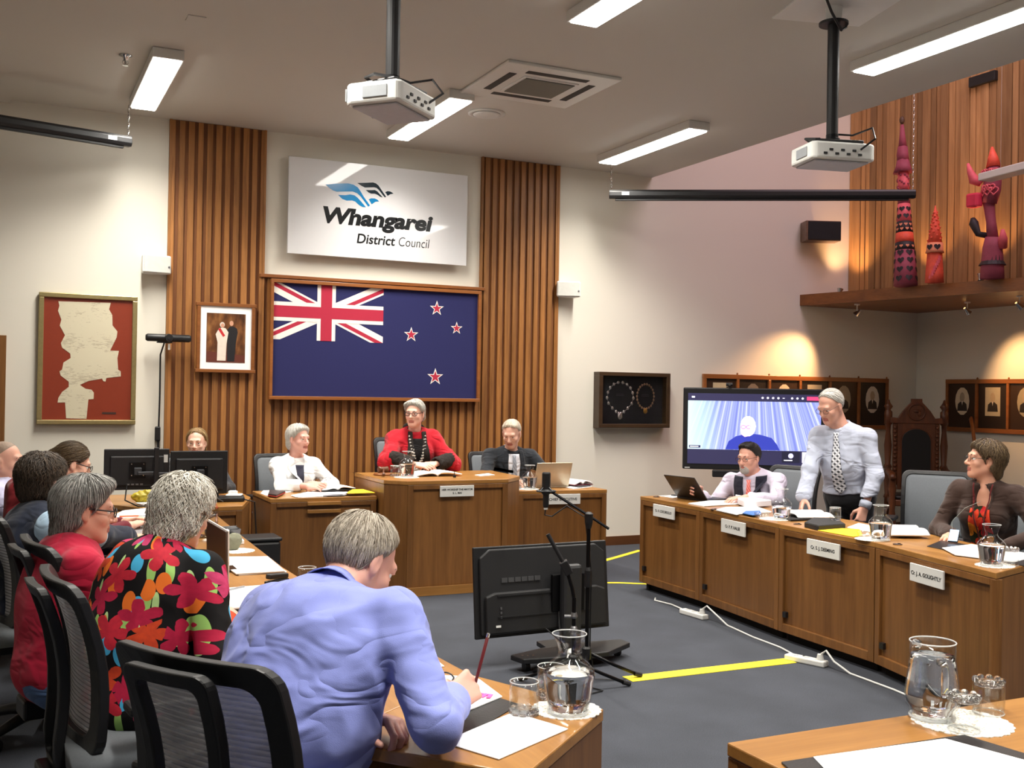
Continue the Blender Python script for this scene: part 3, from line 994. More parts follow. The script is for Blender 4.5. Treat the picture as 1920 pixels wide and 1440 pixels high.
may = desk('tall oak lectern desk with canted sides for the woman in the red robe', [(2.66, 8.60), (2.66, 7.84), (2.80, 7.69), (3.65, 7.69), (3.87, 7.93), (3.90, 8.60)], 0.885, [2], [0, 1, 3, 4], OAKX, kick=0.0)
MB().slab((2.80, 7.69), (3.65, 7.69), 0.012, 0.0, 0.07, -0.012).slab((2.66, 7.84), (2.80, 7.69), 0.012, 0.0, 0.07, -0.012).slab((3.65, 7.69), (3.87, 7.93), 0.012, 0.0, 0.07, -0.012).build('skirting', OAKX, may, 0.002)
name_plate(may, (3.05, 7.69), (3.36, 7.69), 0.80, ['HER WORSHIP THE MAYOR', 'S. L. MAI'], 0.021, 0.085, 0.285, 0.008)
wjd = desk('oak desk with two slotted rails in front of the woman in white', [(1.82, 8.62), (1.82, 7.98), (2.65, 7.97), (2.65, 8.60)], 0.75, [1], [0, 2], OAKX, kick=0.0)
for z in (0.705, 0.645):
    MB().slab((2.10, 7.975), (2.36, 7.973), 0.016, z - 0.014, z + 0.014, -0.014).build('slot_rail', OAKX, wjd, 0.003)
ced = desk('oak desk with the open laptop in front of the man in the dark suit', [(3.92, 8.62), (3.92, 8.06), (4.73, 7.97), (4.75, 8.60)], 0.75, [1], [0, 2], OAKX, kick=0.0)
name_plate(ced, (4.18, 8.03), (4.45, 8.0), 0.675, ['CHIEF EXECUTIVE'], 0.032, 0.085, 0.32)
mon = desk('low oak desk carrying the twin monitors', [(0.62, 8.75), (0.62, 8.12), (0.97, 7.66), (1.56, 7.70), (1.74, 8.3), (1.74, 8.75)], 0.735, [2], [0, 1, 3], OAKX, kick=0.0)

lg = 'oak desks of the row seen from behind'
l1 = desk('oak desk end unit under the arm of the man in the blue shirt', [(0.70, 2.45), (1.03, 2.06), (1.43, 2.41), (1.245, 2.85)], 0.75, [2], [1], group=lg)
l2 = desk('oak desk with the open binder in front of the woman in the floral blouse', [(0.58, 3.85), (0.70, 2.45), (1.245, 2.85), (1.19, 3.85)], 0.75, [2], group=lg)
l3 = desk('oak desk with the grey stone on a white doily', [(0.56, 4.9), (0.58, 3.85), (1.19, 3.85), (1.18, 4.9)], 0.75, [2], group=lg)
l4 = desk('oak desk with the black case and white pad', [(0.58, 5.95), (0.56, 4.9), (1.18, 4.9), (1.215, 5.95)], 0.75, [2], group=lg)
l5 = desk('oak desk at the end of the row near the twin monitors', [(0.62, 7.42), (0.58, 5.95), (1.215, 5.95), (1.28, 7.42)], 0.75, [2], [3], group=lg)
fgd = desk('oak desk with the glass jug and leather blotter', [(1.565, 2.065), (1.565, 1.42), (3.3, 1.42), (3.3, 2.06)], 0.75, [3], [0, 2], OAKX)

# ------------------------------------------------------------ office chairs
MESHM, nt, b = new_mat('chair_mesh')
wv = nt.nodes.new('ShaderNodeTexWave')
wv.bands_direction = 'Z'
wv.inputs['Scale'].default_value = 24
nt.links.new(coords(nt), wv.inputs['Vector'])
nt.links.new(ramp(nt, wv.outputs[0], [(0.05, rgb(120, 120, 124)), (0.35, rgb(214, 214, 218))]), b.inputs['Base Color'])
b.inputs['Roughness'].default_value = 0.8
bump(nt, b, wv.outputs[0], 0.4, 0.004)
b.inputs['Alpha'].default_value = 0.66
MATS['chair_mesh'] = MESHM
GREYFAB = M('grey_chair_fabric', (112, 117, 122), 0.9, var=0.1, scale=120, bmp=0.3)


def back_pt(u, z):
    """surface of the chair back: u in -1..1, z height"""
    k = (z - 0.52) / 0.52
    y = -0.205 - 0.10 * k + 0.055 * math.sin(PI * min(1, max(0, k * 0.9))) + 0.035 * u * u
    return Vector((u * (0.235 - 0.012 * abs(k - 0.5)), y, z))


def build_chair(label, fabric):
    t = thing('office_chair', label, 'chair', (0, 0, 0), 0)
    seat = MB()
    rows = []
    for i in range(9):
        v_ = -0.24 + 0.48 * i / 8
        rows.append([(0.25 * u * (1 - 0.10 * (abs(v_) / 0.24) ** 4), v_, 0.475 - 0.02 * (v_ / 0.24) ** 4 * (1 if v_ > 0 else 0.3) - 0.015 * u ** 6) for u in [-1 + 0.25 * j for j in range(9)]])
    seat.grid(rows)
    so = seat.build('seat', GREYFAB, t, smooth=True)
    so.modifiers.new('solid', 'SOLIDIFY').thickness = -0.07
    # mesh panel
    mb = MB()
    mb.grid([[back_pt(-0.93 + 1.86 * j / 10, 0.535 + 0.455 * i / 14) for j in range(11)] for i in range(15)])
    po = mb.build('back_mesh', fabric, t, smooth=True)
    po.modifiers.new('solid', 'SOLIDIFY').thickness = 0.008
    # flat frame band around the mesh and the rear spine frame
    fw = 0.052 if fabric is MESHM else 0.030

    def rrect(hw_, z0, z1, r, n=5):
        pts = []
        for (cx, cz, a0) in ((hw_ - r, z1 - r, 0), (-hw_ + r, z1 - r, PI / 2), (-hw_ + r, z0 + r, PI), (hw_ - r, z0 + r, 1.5 * PI)):
            for k in range(n + 1):
                a_ = a0 + PI / 2 * k / n
                pts.append((cx + r * math.cos(a_), cz + r * math.sin(a_)))
        # add points along the straight sides so the band follows the curve
        out = []
        for i in range(len(pts)):
            p_, q_ = pts[i], pts[(i + 1) % len(pts)]
            L_ = math.hypot(q_[0] - p_[0], q_[1] - p_[1])
            m_ = max(1, int(L_ / 0.06))
            for k in range(m_):
                out.append((p_[0] + (q_[0] - p_[0]) * k / m_, p_[1] + (q_[1] - p_[1]) * k / m_))
        return out

    def band(name, hw_, z0, z1, wid, y0, y1, r, widb=None, taper=0.0):
        cz = (z0 + z1) / 2
        outer = rrect(hw_, z0, z1, r)
        loops = [[], [], [], []]
        for (u, z) in outer:
            kx = (hw_ - wid) / hw_
            kz = ((z1 - z0) / 2 - (widb or wid)) / ((z1 - z0) / 2)
            ui, zi = u * kx, cz + (z - cz) * kz
            tp = 1 - taper * (z1 - z) / (z1 - z0)
            for li, (uu, zz, yy) in enumerate(((u * tp, z, y0), (u * tp, z, y1), (ui * tp, zi, y1), (ui * tp, zi, y0))):
                bp = back_pt(uu / 0.235, zz)
                loops[li].append((uu, bp.y + yy, zz))
        n = len(outer)
        mb_ = MB()
        vs = [p_ for l_ in loops for p_ in l_]
        fs = []
        for li in range(4):
            for i in range(n):
                a_, b_ = li * n + i, li * n + (i + 1) % n
                c_, d_ = ((li + 1) % 4) * n + (i + 1) % n, ((li + 1) % 4) * n + i
                fs.append((a_, b_, c_, d_))
        mb_._add(vs, fs)
        return mb_.build(name, BLACK, t, 0.005)

    band('back_frame', 0.242, 0.52, 1.015, fw, -0.024, 0.006, 0.05)
    band('back_bar', 0.125, 0.44, 0.995, 0.036, -0.075, -0.045, 0.03, 0.034, 0.25)
    MB().box((0, -0.20, 0.42), (0.14, 0.20, 0.07)).box((0, 0, 0.40), (0.22, 0.26, 0.05)).build('tilt_mechanism', BLACK, t, 0.01)
    for s in (-1, 1):
        MB().tube([(s * 0.20, 0.0, 0.40), (s * 0.285, 0.0, 0.41), (s * 0.295, 0.0, 0.50), (s * 0.295, 0.0, 0.655)], [0.018, 0.02, 0.02, 0.017], 8).build('arm_post', BLACK, t, smooth=True)
        MB().prism([(s * 0.25, -0.12), (s * 0.34, -0.12), (s * 0.335, 0.10), (s * 0.315, 0.13), (s * 0.275, 0.13), (s * 0.255, 0.10)], 0.655, 0.685).build('armrest', BLACK, t, 0.01)
    MB().lathe([(0.025, 0.09), (0.025, 0.25), (0.035, 0.25), (0.035, 0.39)], 14).build('gas_lift', BLACKM, t)
    for i in range(5):
        a = 2 * PI * i / 5 + 0.3
        dx, dy = math.cos(a), math.sin(a)
        MB().tube([(0, 0, 0.115), (dx * 0.15, dy * 0.15, 0.105), (dx * 0.30, dy * 0.30, 0.075)], [0.035, 0.026, 0.018], 8).build('base_leg', BLACK, t, smooth=True)
        ax = Vector((-dy, dx, 0)) * 0.022
        c = Vector((dx * 0.30, dy * 0.30, 0.028))
        MB().tube([c - ax, c + ax], 0.028, 14).tube([c + Vector((0, 0, 0.02)), c + Vector((0, 0, 0.055))], 0.01, 8).build('castor', BLACK, t)
    return t


chA = build_chair('black mesh-back office chair behind the man in the blue shirt', MESHM)
chB = build_chair('grey office chair of the woman in the red robe', GREYFAB)


def place_chair(src, x, y, fx, fy, label, dz=0.0, first=False):
    o = src if first else copy_tree(src)
    o.location = (x, y, dz)
    o.rotation_euler = (0, 0, math.atan2(fy, fx) - PI / 2)
    o['label'] = label
    o['group'] = 'swivel office chairs'
    return o


place_chair(chA, 0.575, 2.455, .83, .55, 'black mesh-back office chair behind the man in the blue shirt', first=True)
place_chair(chA, 0.41, 3.46, .99, .12, 'black mesh-back office chair behind the woman in the floral blouse')
place_chair(chA, 0.37, 4.24, .985, .17, 'black mesh-back office chair behind the person in the crimson shirt')
place_chair(chA, 0.20, 5.27, .98, .2, 'black mesh-back office chair behind the dark-haired man in navy')
place_chair(chA, 0.38, 6.33, .98, .1, 'black mesh-back office chair under the dark red jacket')
place_chair(chA, -0.02, 7.12, .95, -.25, 'black mesh-back office chair of the close-cropped man')
place_chair(chB, 3.22, 8.86, 0, -1, 'grey office chair of the woman in the red robe', 0.14, True)
place_chair(chB, 2.20, 8.95, .1, -1, 'grey office chair of the woman in the white jacket')
place_chair(chB, 4.17, 8.95, -.05, -1, 'grey office chair of the man in the dark suit')
place_chair(chB, 1.43, 9.05, -.1, -1, 'office chair behind the twin monitors')
place_chair(chB, 5.60, 6.78, -.97, -.25, 'grey office chair of the man in the waistcoat')
place_chair(chB, 6.05, 5.62, -.80, -.60, 'empty grey office chair pushed back behind the standing man', 0.03)
place_chair(chB, 5.56, 4.60, -.96, .2, 'grey office chair of the woman in brown')

# ------------------------------------------------------------ large screen with a video call
tv = thing('large_display', 'large wall-height display showing a video call in front of blue curtains', 'television', (6.61, 8.37, 0.0), math.radians(-33))
TZ = 1.255
MB().box((0, 0.03, TZ), (1.36, 0.07, 0.80)).build('bezel', BLACK, tv, 0.01)
CURT, nt, b = new_mat('curtain_video')
v = coords(nt, 'Object', (1, 1, 1))
sepx = nt.nodes.new('ShaderNodeSeparateXYZ')
nt.links.new(v, sepx.inputs[0])
fan = math_node(nt, 'DIVIDE', sepx.outputs[0], math_node(nt, 'SUBTRACT', 2.9, sepx.outputs[2]))
cmb = nt.nodes.new('ShaderNodeCombineXYZ')
nt.links.new(math_node(nt, 'MULTIPLY', fan, 30.0), cmb.inputs[0])
nn = noise_node(nt, cmb.outputs[0], 1.6, 3.0, 0.6)
side = math_node(nt, 'MULTIPLY', math_node(nt, 'ADD', sepx.outputs[0], 0.62), 3.2)
cc = ramp(nt, nn.outputs[0], [(0.3, rgb(96, 104, 190)), (0.5, rgb(150, 160, 226)), (0.7, rgb(232, 236, 255))])
cc = mixcol(nt, side, rgb(206, 236, 240), cc)
nt.links.new(cc, b.inputs['Emission Color'])
b.inputs['Base Color'].default_value = (0, 0, 0, 1)
b.inputs['Emission Strength'].default_value = 1.15
b.inputs['Roughness'].default_value = 0.2
UIBAR = emit('screen_bar', (40, 38, 66), 1.0)
MB().box((0, -0.0065, TZ), (1.27, 0.004, 0.69)).build('screen_glass', UIBAR, tv)
sc = MB().box((0, -0.0095, TZ + 0.035), (1.27, 0.001, 0.475)).build('video_picture', CURT, tv)


def scr(pts, mat, nm, y):
    MB().flat([(p[0], TZ + p[1]) for p in pts], 0.0008, (0, y, 0)).build(nm, mat, tv)


scr([(-0.27, -0.20), (-0.24, -0.12), (-0.17, -0.07), (-0.05, -0.04), (0.06, -0.05), (0.17, -0.08), (0.22, -0.14), (0.25, -0.20)], emit('video_navy', (44, 54, 150), 1.0), 'video_jacket', -0.0110)
scr(circ(-0.055, 0.03, 0.075, 0.10), emit('video_glow', (250, 250, 255), 1.25), 'video_head', -0.0115)
scr([(-0.13, 0.03), (-0.12, -0.05), (-0.085, -0.075), (-0.045, -0.065), (-0.035, 0.0), (-0.045, 0.05), (-0.11, 0.055)], emit('video_face', (255, 196, 236), 1.1), 'video_face', -0.0122)
for cx in (-0.10, -0.05):
    mb = MB()
    mb.tube([(cx + 0.022 * math.cos(a), -0.0135, TZ + 0.022 + 0.016 * math.sin(a)) for a in [2 * PI * i / 14 for i in range(14)]], 0.0025, 5, closed=True)
    mb.build('video_glasses', emit('video_purple', (120, 80, 160), 1.0), tv)
WH = emit('screen_icon', (230, 230, 245), 1.1)
for i, cx in enumerate((0.08, 0.13, 0.18, 0.23, 0.28, 0.36, 0.41, 0.46)):
    scr(circ(cx, 0.308, 0.011, 0.010 if i != 4 else 0.004), WH, 'screen_icon', -0.0105)
scr([(0.50, 0.29), (0.625, 0.29), (0.625, 0.326), (0.50, 0.326)], emit('leave_red', (226, 60, 104), 1.1), 'leave_button', -0.0105)
scr([(-0.60, 0.300), (-0.57, 0.300), (-0.57, 0.316), (-0.60, 0.316)], WH, 'screen_caption', -0.0105)
scr([(-0.62, -0.19), (-0.51, -0.19), (-0.51, -0.165), (-0.62, -0.165)], emit('tag_dark', (50, 50, 80), 0.8), 'name_tag', -0.0112)
scr([(-0.61, -0.182), (-0.53, -0.182), (-0.53, -0.173), (-0.61, -0.173)], WH, 'screen_caption', -0.0120)
scr([(0.27, -0.315), (0.44, -0.315), (0.44, -0.21), (0.27, -0.21)], emit('tile_dark', (30, 30, 48), 0.8), 'participant_tile', -0.0108)
scr(circ(0.355, -0.25, 0.025, 0.025), emit('avatar', (190, 190, 235), 1.0), 'avatar', -0.0116)
scr([(0.29, -0.298), (0.37, -0.298), (0.37, -0.289), (0.29, -0.289)], WH, 'screen_caption', -0.0116)
scr([(0.46, -0.315), (0.60, -0.315), (0.60, -0.21), (0.46, -0.21)], emit('tile_light', (200, 196, 215), 0.9), 'participant_tile', -0.0108)
MB().box((-0.635, -0.008, TZ - 0.385), (0.05, 0.002, 0.008)).build('maker_mark', WHITEP, tv)
MB().box((0, 0.03, TZ - 0.44), (0.78, 0.06, 0.07)).build('sound_bar', BLACK, tv, 0.01)
MB().box((0, 0.10, 0.62), (0.12, 0.08, 1.24)).build('pillar', BLACKM, tv, 0.01)
MB().box((0, 0.08, 0.05), (1.0, 0.5, 0.06)).build('stand_base', BLACKM, tv, 0.01)
for (sx, sy) in ((-0.45, -0.12), (0.45, -0.12), (-0.45, 0.28), (0.45, 0.28)):
    MB().tube([(sx - 0.015, sy, 0.025), (sx + 0.015, sy, 0.025)], 0.025, 12).build('castor', BLACK, tv)
wc = thing('webcam', 'small black webcam on top of the large display', 'webcam', (6.61 - 0.24 * math.cos(math.radians(33)), 8.37 + 0.24 * math.sin(math.radians(33)), TZ + 0.402), math.radians(-33))
MB().box((0, 0.02, 0.006), (0.05, 0.05, 0.012)).tube([(0, 0, 0.0), (0, 0, 0.02)], 0.012, 10).build('clip', BLACK, wc)
MB().tube([(-0.03, 0, 0.032), (0.03, 0, 0.032)], 0.017, 12).build('body', BLACK, wc)
MB().tube([(0, -0.015, 0.032), (0, -0.025, 0.032)], 0.012, 12).build('lens', CHROME, wc)

# ------------------------------------------------------------ low television on a trolley, seen from behind
t2 = thing('trolley_television', 'black television on a low trolley stand seen from behind', 'television', (3.0, 5.62, 0), math.radians(2))
tilt = Matrix.Rotation(math.radians(-6), 3, 'X')
TC = Vector((-0.10, 0, 0.42))
mb = MB()
mb.box(TC, (0.90, 0.022, 0.52), tilt)
mb.build('panel', BLACK, t2, 0.006)
mb = MB()
pts = [(-0.42, -0.24), (0.42, -0.24), (0.42, 0.20), (0.36, 0.245), (-0.36, 0.245), (-0.42, 0.20)]
mb.flat(pts, 0.022, TC + tilt @ Vector((0, -0.011, 0)), (1, 0, 0), tilt @ Vector((0, 0, 1)))
mb.build('rear_cover', M('tv_rear', (30, 30, 32), 0.5), t2, 0.008)
mb = MB()
mb.flat([(-0.40, -0.235), (0.40, -0.235), (0.40, -0.02), (0.34, 0.0), (-0.34, 0.0), (-0.40, -0.02)], 0.03, TC + tilt @ Vector((0, -0.033, 0)), (1, 0, 0), tilt @ Vector((0, 0, 1)))
mb.build('electronics_bulge', M('tv_rear2', (26, 26, 28), 0.5), t2, 0.01)
for (cx, ww) in ((-0.16, 0.26), (0.24, 0.16)):
    for i in range(6):
        MB().box(TC + tilt @ Vector((cx - ww / 2 + ww * (i + .5) / 6, -0.036, 0.065)), (ww / 6 - 0.006, 0.006, 0.026), tilt).build('vent_slot', M('vent_slot', (62, 62, 64), 0.5), t2)
for z in (-0.02, -0.14):
    MB().box(TC + tilt @ Vector((-0.02, -0.066, z)), (0.62, 0.006, 0.008), tilt).build('rear_rib', BLACK, t2)
MB().box(TC + tilt @ Vector((-0.33, -0.066, -0.19)), (0.03, 0.004, 0.012), tilt).build('rear_label', WHITEP, t2)
for z in (-0.09, -0.115, -0.14):
    MB().box(TC + tilt @ Vector((-0.31, -0.066, z)), (0.010, 0.006, 0.014), tilt).build('socket', GREYM, t2)
MB().box((0.03, -0.11, 0.32), (0.13, 0.06, 0.50)).build('column', M('trolley_dark', (36, 36, 38), 0.5), t2, 0.02)
MB().box((0.03, -0.072, 0.40), (0.22, 0.03, 0.22)).build('mount_plate', BLACKM, t2, 0.005)
MB().prism([(-0.36, -0.26), (-0.10, -0.30), (0.18, -0.30), (0.42, -0.16), (0.42, -0.06), (0.12, -0.02), (0.12, 0.1), (-0.08, 0.1), (-0.1, -0.05), (-0.38, -0.14)], 0.055, 0.085).build('trolley_base', BLACK, t2, 0.006)
for (cx, cy) in ((-0.31, -0.20), (0.36, -0.11), (0.0, -0.25), (0.02, 0.06)):
    MB().tube([(cx - 0.014, cy, 0.028), (cx + 0.014, cy, 0.028)], 0.028, 12).build('castor', BLACK, t2)
for (cx, cy) in ((-0.33, -0.19), (-0.30, -0.20), (-0.27, -0.21)):
    MB().lathe([(0.006, 0.085), (0.006, 0.088)], 8, (cx, cy, 0)).build('bolt', CHROME, t2)
MB().tube([(-0.02, -0.06, 0.34), (-0.05, -0.12, 0.22), (-0.06, -0.16, 0.14), (-0.05, -0.2, 0.10)], 0.005, 6).build('power_cable', BLACK, t2)
MB().tube([(-0.16, -0.05, 0.24), (-0.10, -0.10, 0.18), (-0.03, -0.16, 0.11)], 0.004, 6).build('signal_cable', BLACK, t2)
MB().tube([(-0.055, -0.26, 0.10), (-0.07, -0.29, 0.098), (-0.09, -0.31, 0.096)], [0.018, 0.022, 0.012], 10).build('plug', WHITEP, t2)
fc = MB().tube([(2.91, 5.305, 0.094), (2.85, 5.22, 0.03), (2.72, 5.05, 0.006), (2.4, 4.7, 0.006), (2.0, 4.45, 0.006)], 0.006, 6).build('extension_lead', WHITEP)
props(fc, 'white extension lead running from the television trolley across the carpet', 'cable')


# ------------------------------------------------------------ microphone stands
def mic_stand(x, y, rz, pole_z, label, boom):
    t = thing('microphone_stand', label, 'microphone stand', (x, y, 0), rz)
    for i in range(3):
        a = 2 * PI * i / 3 + 0.4
        c, s = math.cos(a), math.sin(a)
        lg_ = MB().tube([(c * 0.02, s * 0.02, 0.16), (c * 0.17, s * 0.17, 0.085), (c * 0.33, s * 0.33, 0.014)], 0.009, 8).build('leg', BLACKM, t, smooth=True)
        MB().tube([(c * 0.30, s * 0.30, 0.026), (c * 0.345, s * 0.345, 0.012)], 0.0125, 8).build('rubber_foot', BLACK, lg_)
    MB().lathe([(0.022, 0.13), (0.026, 0.15), (0.026, 0.19), (0.018, 0.20)], 14).build('leg_hub', BLACK, t)
    MB().lathe([(0.011, 0.05), (0.011, pole_z)], 10).build('pole', BLACKM, t, smooth=False)
    MB().lathe([(0.017, pole_z * 0.58), (0.019, pole_z * 0.60), (0.019, pole_z * 0.68), (0.013, pole_z * 0.70)], 12).build('clutch', BLACK if boom else GREYM, t)
    if boom:
        MB().lathe([(0.014, pole_z - 0.06), (0.022, pole_z - 0.03), (0.024, pole_z + 0.02), (0.012, pole_z + 0.03)], 12).build('boom_clamp', BLACK, t)
        bm = MB().tube([(0.11, -0.0, pole_z - 0.06), (0, 0, pole_z + 0.01), (-0.22, 0, pole_z + 0.145)], 0.0075, 8).build('boom', BLACKM, t)
        m = MB().lathe([(0.012, -0.10), (0.016, -0.09), (0.017, -0.03), (0.026, -0.02), (0.030, -0.005), (0.0235, 0.0), (0.0235, 0.085), (0.020, 0.092)], 18, (-0.235, 0, pole_z + 0.15)).build('microphone', BLACK, t, smooth=False)
        mb = MB()
        for k in range(4):
            a = PI / 4 + k * PI / 2
            mb.tube([(-0.235 + 0.022 * math.cos(a), 0.022 * math.sin(a), pole_z + 0.16), (-0.235 + 0.05 * math.cos(a), 0.05 * math.sin(a), pole_z + 0.14)], 0.004, 6)
        mb.tube([(-0.235 + 0.05 * math.cos(a), 0.05 * math.sin(a), pole_z + 0.14) for a in [2 * PI * i / 16 for i in range(16)]], 0.005, 6, closed=True)
        mb.build('shock_mount', BLACK, m)
        MB().lathe([(0.011, -0.06), (0.011, -0.035)], 12, (-0.235, 0, pole_z + 0.10)).build('connector', WHITEP, m)
        MB().tube([(-0.235, 0, pole_z + 0.05), (-0.24, 0.0, pole_z + 0.01), (-0.20, 0.02, pole_z + 0.0), (-0.12, 0.015, pole_z + 0.06), (-0.02, 0.015, pole_z + 0.0), (0.02, 0.012, pole_z - 0.3), (0.018, 0.015, 0.2), (0.05, 0.06, 0.008), (0.22, 0.05, 0.006)], 0.004, 6).build('cable', BLACK, t)
    else:
        MB().tube([(0, 0, pole_z - 0.01), (-0.012, 0, pole_z + 0.05), (-0.035, 0, pole_z + 0.12)], 0.010, 8).build('gooseneck', BLACKM, t)
        rr = Matrix.Rotation(math.radians(-28), 3, 'Y')
        bx = MB().box((-0.045, 0, pole_z + 0.155), (0.045, 0.05, 0.075), rr).build('microphone_block', BLACK, t, 0.005)
        MB().box((-0.068, -0.002, pole_z + 0.165), (0.004, 0.036, 0.022), rr).build('yellow_label', M('label_yellow', (200, 206, 60), 0.6), bx)
        MB().tube([(-0.06, 0, pole_z + 0.18), (-0.145, 0, pole_z + 0.33)], 0.011, 10).build('microphone', BLACK, t)
        MB().lathe([(0.015, pole_z * 0.78), (0.02, pole_z * 0.8), (0.014, pole_z * 0.84)], 10).tube([(0, 0, pole_z * 0.8), (-0.05, 0, pole_z * 0.8)], 0.008, 8).build('knob', GREYM, t)
        MB().tube([(0.0, 0.012, pole_z), (0.012, 0.014, 0.3), (0.02, 0.02, 0.1), (0.10, 0.08, 0.006), (0.16, 0.02, 0.006), (0.08, -0.05, 0.006)], 0.004, 6).build('cable', BLACK, t)
    return t


mic_stand(2.89, 5.06, math.radians(-25), 0.90, 'black boom microphone stand with a large vertical microphone', True)
mic_stand(2.735, 4.93, math.radians(-25), 0.50, 'short grey-collared microphone stand with a slim tilted microphone', False)

# ------------------------------------------------------------ carved ceremonial chair
cc_ = thing('carved_chair', 'tall dark carved ceremonial armchair with arched panel in the corner', 'chair', (9.22, 8.78, 0), math.radians(-38))
PH = 1.60
for s in (-1, 1):
    MB().lathe([(0.035, 0), (0.035, 0.45), (0.045, 0.46), (0.03, 0.50), (0.045, 0.70), (0.03, 0.78), (0.048, 0.80), (0.03, 0.84), (0.042, 1.05), (0.026, 1.20), (0.03, 1.28), (0.045, 1.29), (0.045, 1.43), (0.025, 1.45), (0.05, 1.49), (0.03, 1.52), (0.018, 1.54), (0.014, 1.56), (0.0, 1.575)], 14, (s * 0.30, 0.20, 0)).build('rear_post', CARVED, cc_, smooth=True)
    MB().lathe([(0.04, 0), (0.03, 0.1), (0.045, 0.25), (0.03, 0.36), (0.04, 0.45), (0.03, 0.5), (0.045, 0.6), (0.03, 0.70), (0.045, 0.72), (0.0, 0.745)], 14, (s * 0.31, -0.30, 0)).build('front_leg', CARVED, cc_, smooth=True)
    MB().tube([(s * 0.30, 0.20, 0.80), (s * 0.315, 0.0, 0.76), (s * 0.31, -0.28, 0.74), (s * 0.31, -0.36, 0.71)], [0.03, 0.035, 0.04, 0.03], 10).build('arm', CARVED, cc_, smooth=True)
    MB().box((s * 0.225, 0.20, 0.95), (0.05, 0.04, 0.70)).build('carved_stile', CARVED, cc_, 0.006)
    mb = MB()
    for k in range(14):
        mb.ball((s * 0.225, 0.175, 0.63 + 0.048 * k), (0.02, 0.014, 0.02), 8, 5)
    mb.build('carved_beads', CARVED, cc_, smooth=True)
n_ = 20
arch = [(-0.20, 0.55), (0.20, 0.55)] + [(0.20, 1.31)] + [(-0.20, 1.31)]
inner = [(0.155, 0.58), (0.155, 1.10)] + [(0.155 * math.cos(PI * i / 12), 1.10 + 0.14 * math.sin(PI * i / 12)) for i in range(1, 12)] + [(-0.155, 1.10), (-0.155, 0.58)]
MB().flat(arch, 0.03, (0, 0.20, 0)).build('back_panel', CARVED, cc_, 0.003)
MB().flat(inner, 0.012, (0, 0.168, 0)).build('arched_pad', M('dark_leather', (20, 15, 14), 0.4), cc_, 0.003)
mb = MB()
mb.tube([(p[0], 0.168, p[1]) for p in inner], 0.012, 6)
mb.build('arch_moulding', CARVED, cc_)
crest = [(-0.30, 1.30), (0.30, 1.30), (0.27, 1.37), (0.20, 1.36), (0.15, 1.44), (0.09, 1.51), (0.06, 1.54), (0.06, 1.58), (-0.06, 1.58), (-0.06, 1.54), (-0.09, 1.51), (-0.15, 1.44), (-0.20, 1.36), (-0.27, 1.37)]
MB().flat(crest, 0.045, (0, 0.205, 0)).build('crest', CARVED, cc_, 0.006)
mb = MB()
mb.tube([(0.09 * math.cos(a), 0.155, 1.43 + 0.09 * math.sin(a)) for a in [2 * PI * i / 24 for i in range(24)]], 0.01, 6, closed=True)
mb.ball((0.0, 0.158, 1.44), (0.045, 0.014, 0.02), 10, 6).ball((0.03, 0.158, 1.41), (0.02, 0.012, 0.03), 8, 5)
mb.build('crest_medallion', CARVED, cc_, smooth=True)
MB().box((0, -0.05, 0.44), (0.62, 0.52, 0.07)).build('seat_rail', CARVED, cc_, 0.01)
MB().box((0, -0.05, 0.495), (0.56, 0.48, 0.05)).build('seat_pad', MATS['dark_leather'], cc_, 0.02)
stf = thing('walking_staff', 'crooked brown carved staff leaning on the wall by the portraits', 'staff', (0, 0, 0))
MB().tube([(9.35, 8.10, 0.0), (9.37, 8.16, 0.25), (9.48, 8.24, 0.62), (9.58, 8.30, 0.80), (9.62, 8.36, 0.90), (9.72, 8.46, 1.12), (9.79, 8.55, 1.28), (9.87, 8.64, 1.36), (9.945, 8.70, 1.38)], [0.018, 0.02, 0.022, 0.02, 0.028, 0.02, 0.02, 0.024, 0.015], 10).build('shaft', wood('staff_wood', (104, 54, 22), (140, 82, 38), 2), stf, smooth=True)

# ------------------------------------------------------------ spot lamps and up-lights at the ledge
WARM = (1.0, 0.55, 0.24)


def spot_lamp(x, y, z, target, power, label, cone=70, up=False):
    t = thing('spot_lamp', label, 'spotlight', (x, y, z), 0, 'small ledge spotlights')
    d = (Vector(target) - Vector((x, y, z))).normalized()
    q = d.to_track_quat('Z', 'Y').to_euler()
    MB().lathe([(0.016, -0.05), (0.020, -0.02), (0.034, 0.02), (0.036, 0.026)], 16, close=False).build('shade', CHROME, t, smooth=True, rot=q)
    MB().ball((0, 0, 0.004), 0.018, 12, 8).build('bulb', emit('warm_bulb', (255, 190, 110), 14.0), t, rot=q, smooth=True)
    if up:
        MB().lathe([(0.03, -0.045), (0.03, -0.035), (0.008, -0.03), (0.008, 0.0)], 12, (0, 0, 0)).build('foot', BLACK, t)
    else:
        MB().tube([(0, 0, 0.0), (0, 0, 2.622 - z)], 0.006, 8).lathe([(0.03, 2.610 - z), (0.03, 2.624 - z)], 14).build('stem', WHITEP, t)
    l = bpy.data.lights.new('spot_lamp_light', 'SPOT')
    l.energy = power
    l.color = WARM
    l.spot_size = math.radians(cone)
    l.spot_blend = 0.9
    l.shadow_soft_size = 0.03
    o = bpy.data.objects.new('spot_lamp_light', l)
    o.location = Vector((x, y, z)) + d * 0.045
    o.rotation_euler = d.to_track_quat('-Z', 'Y').to_euler()
    COL.objects.link(o)
    return t


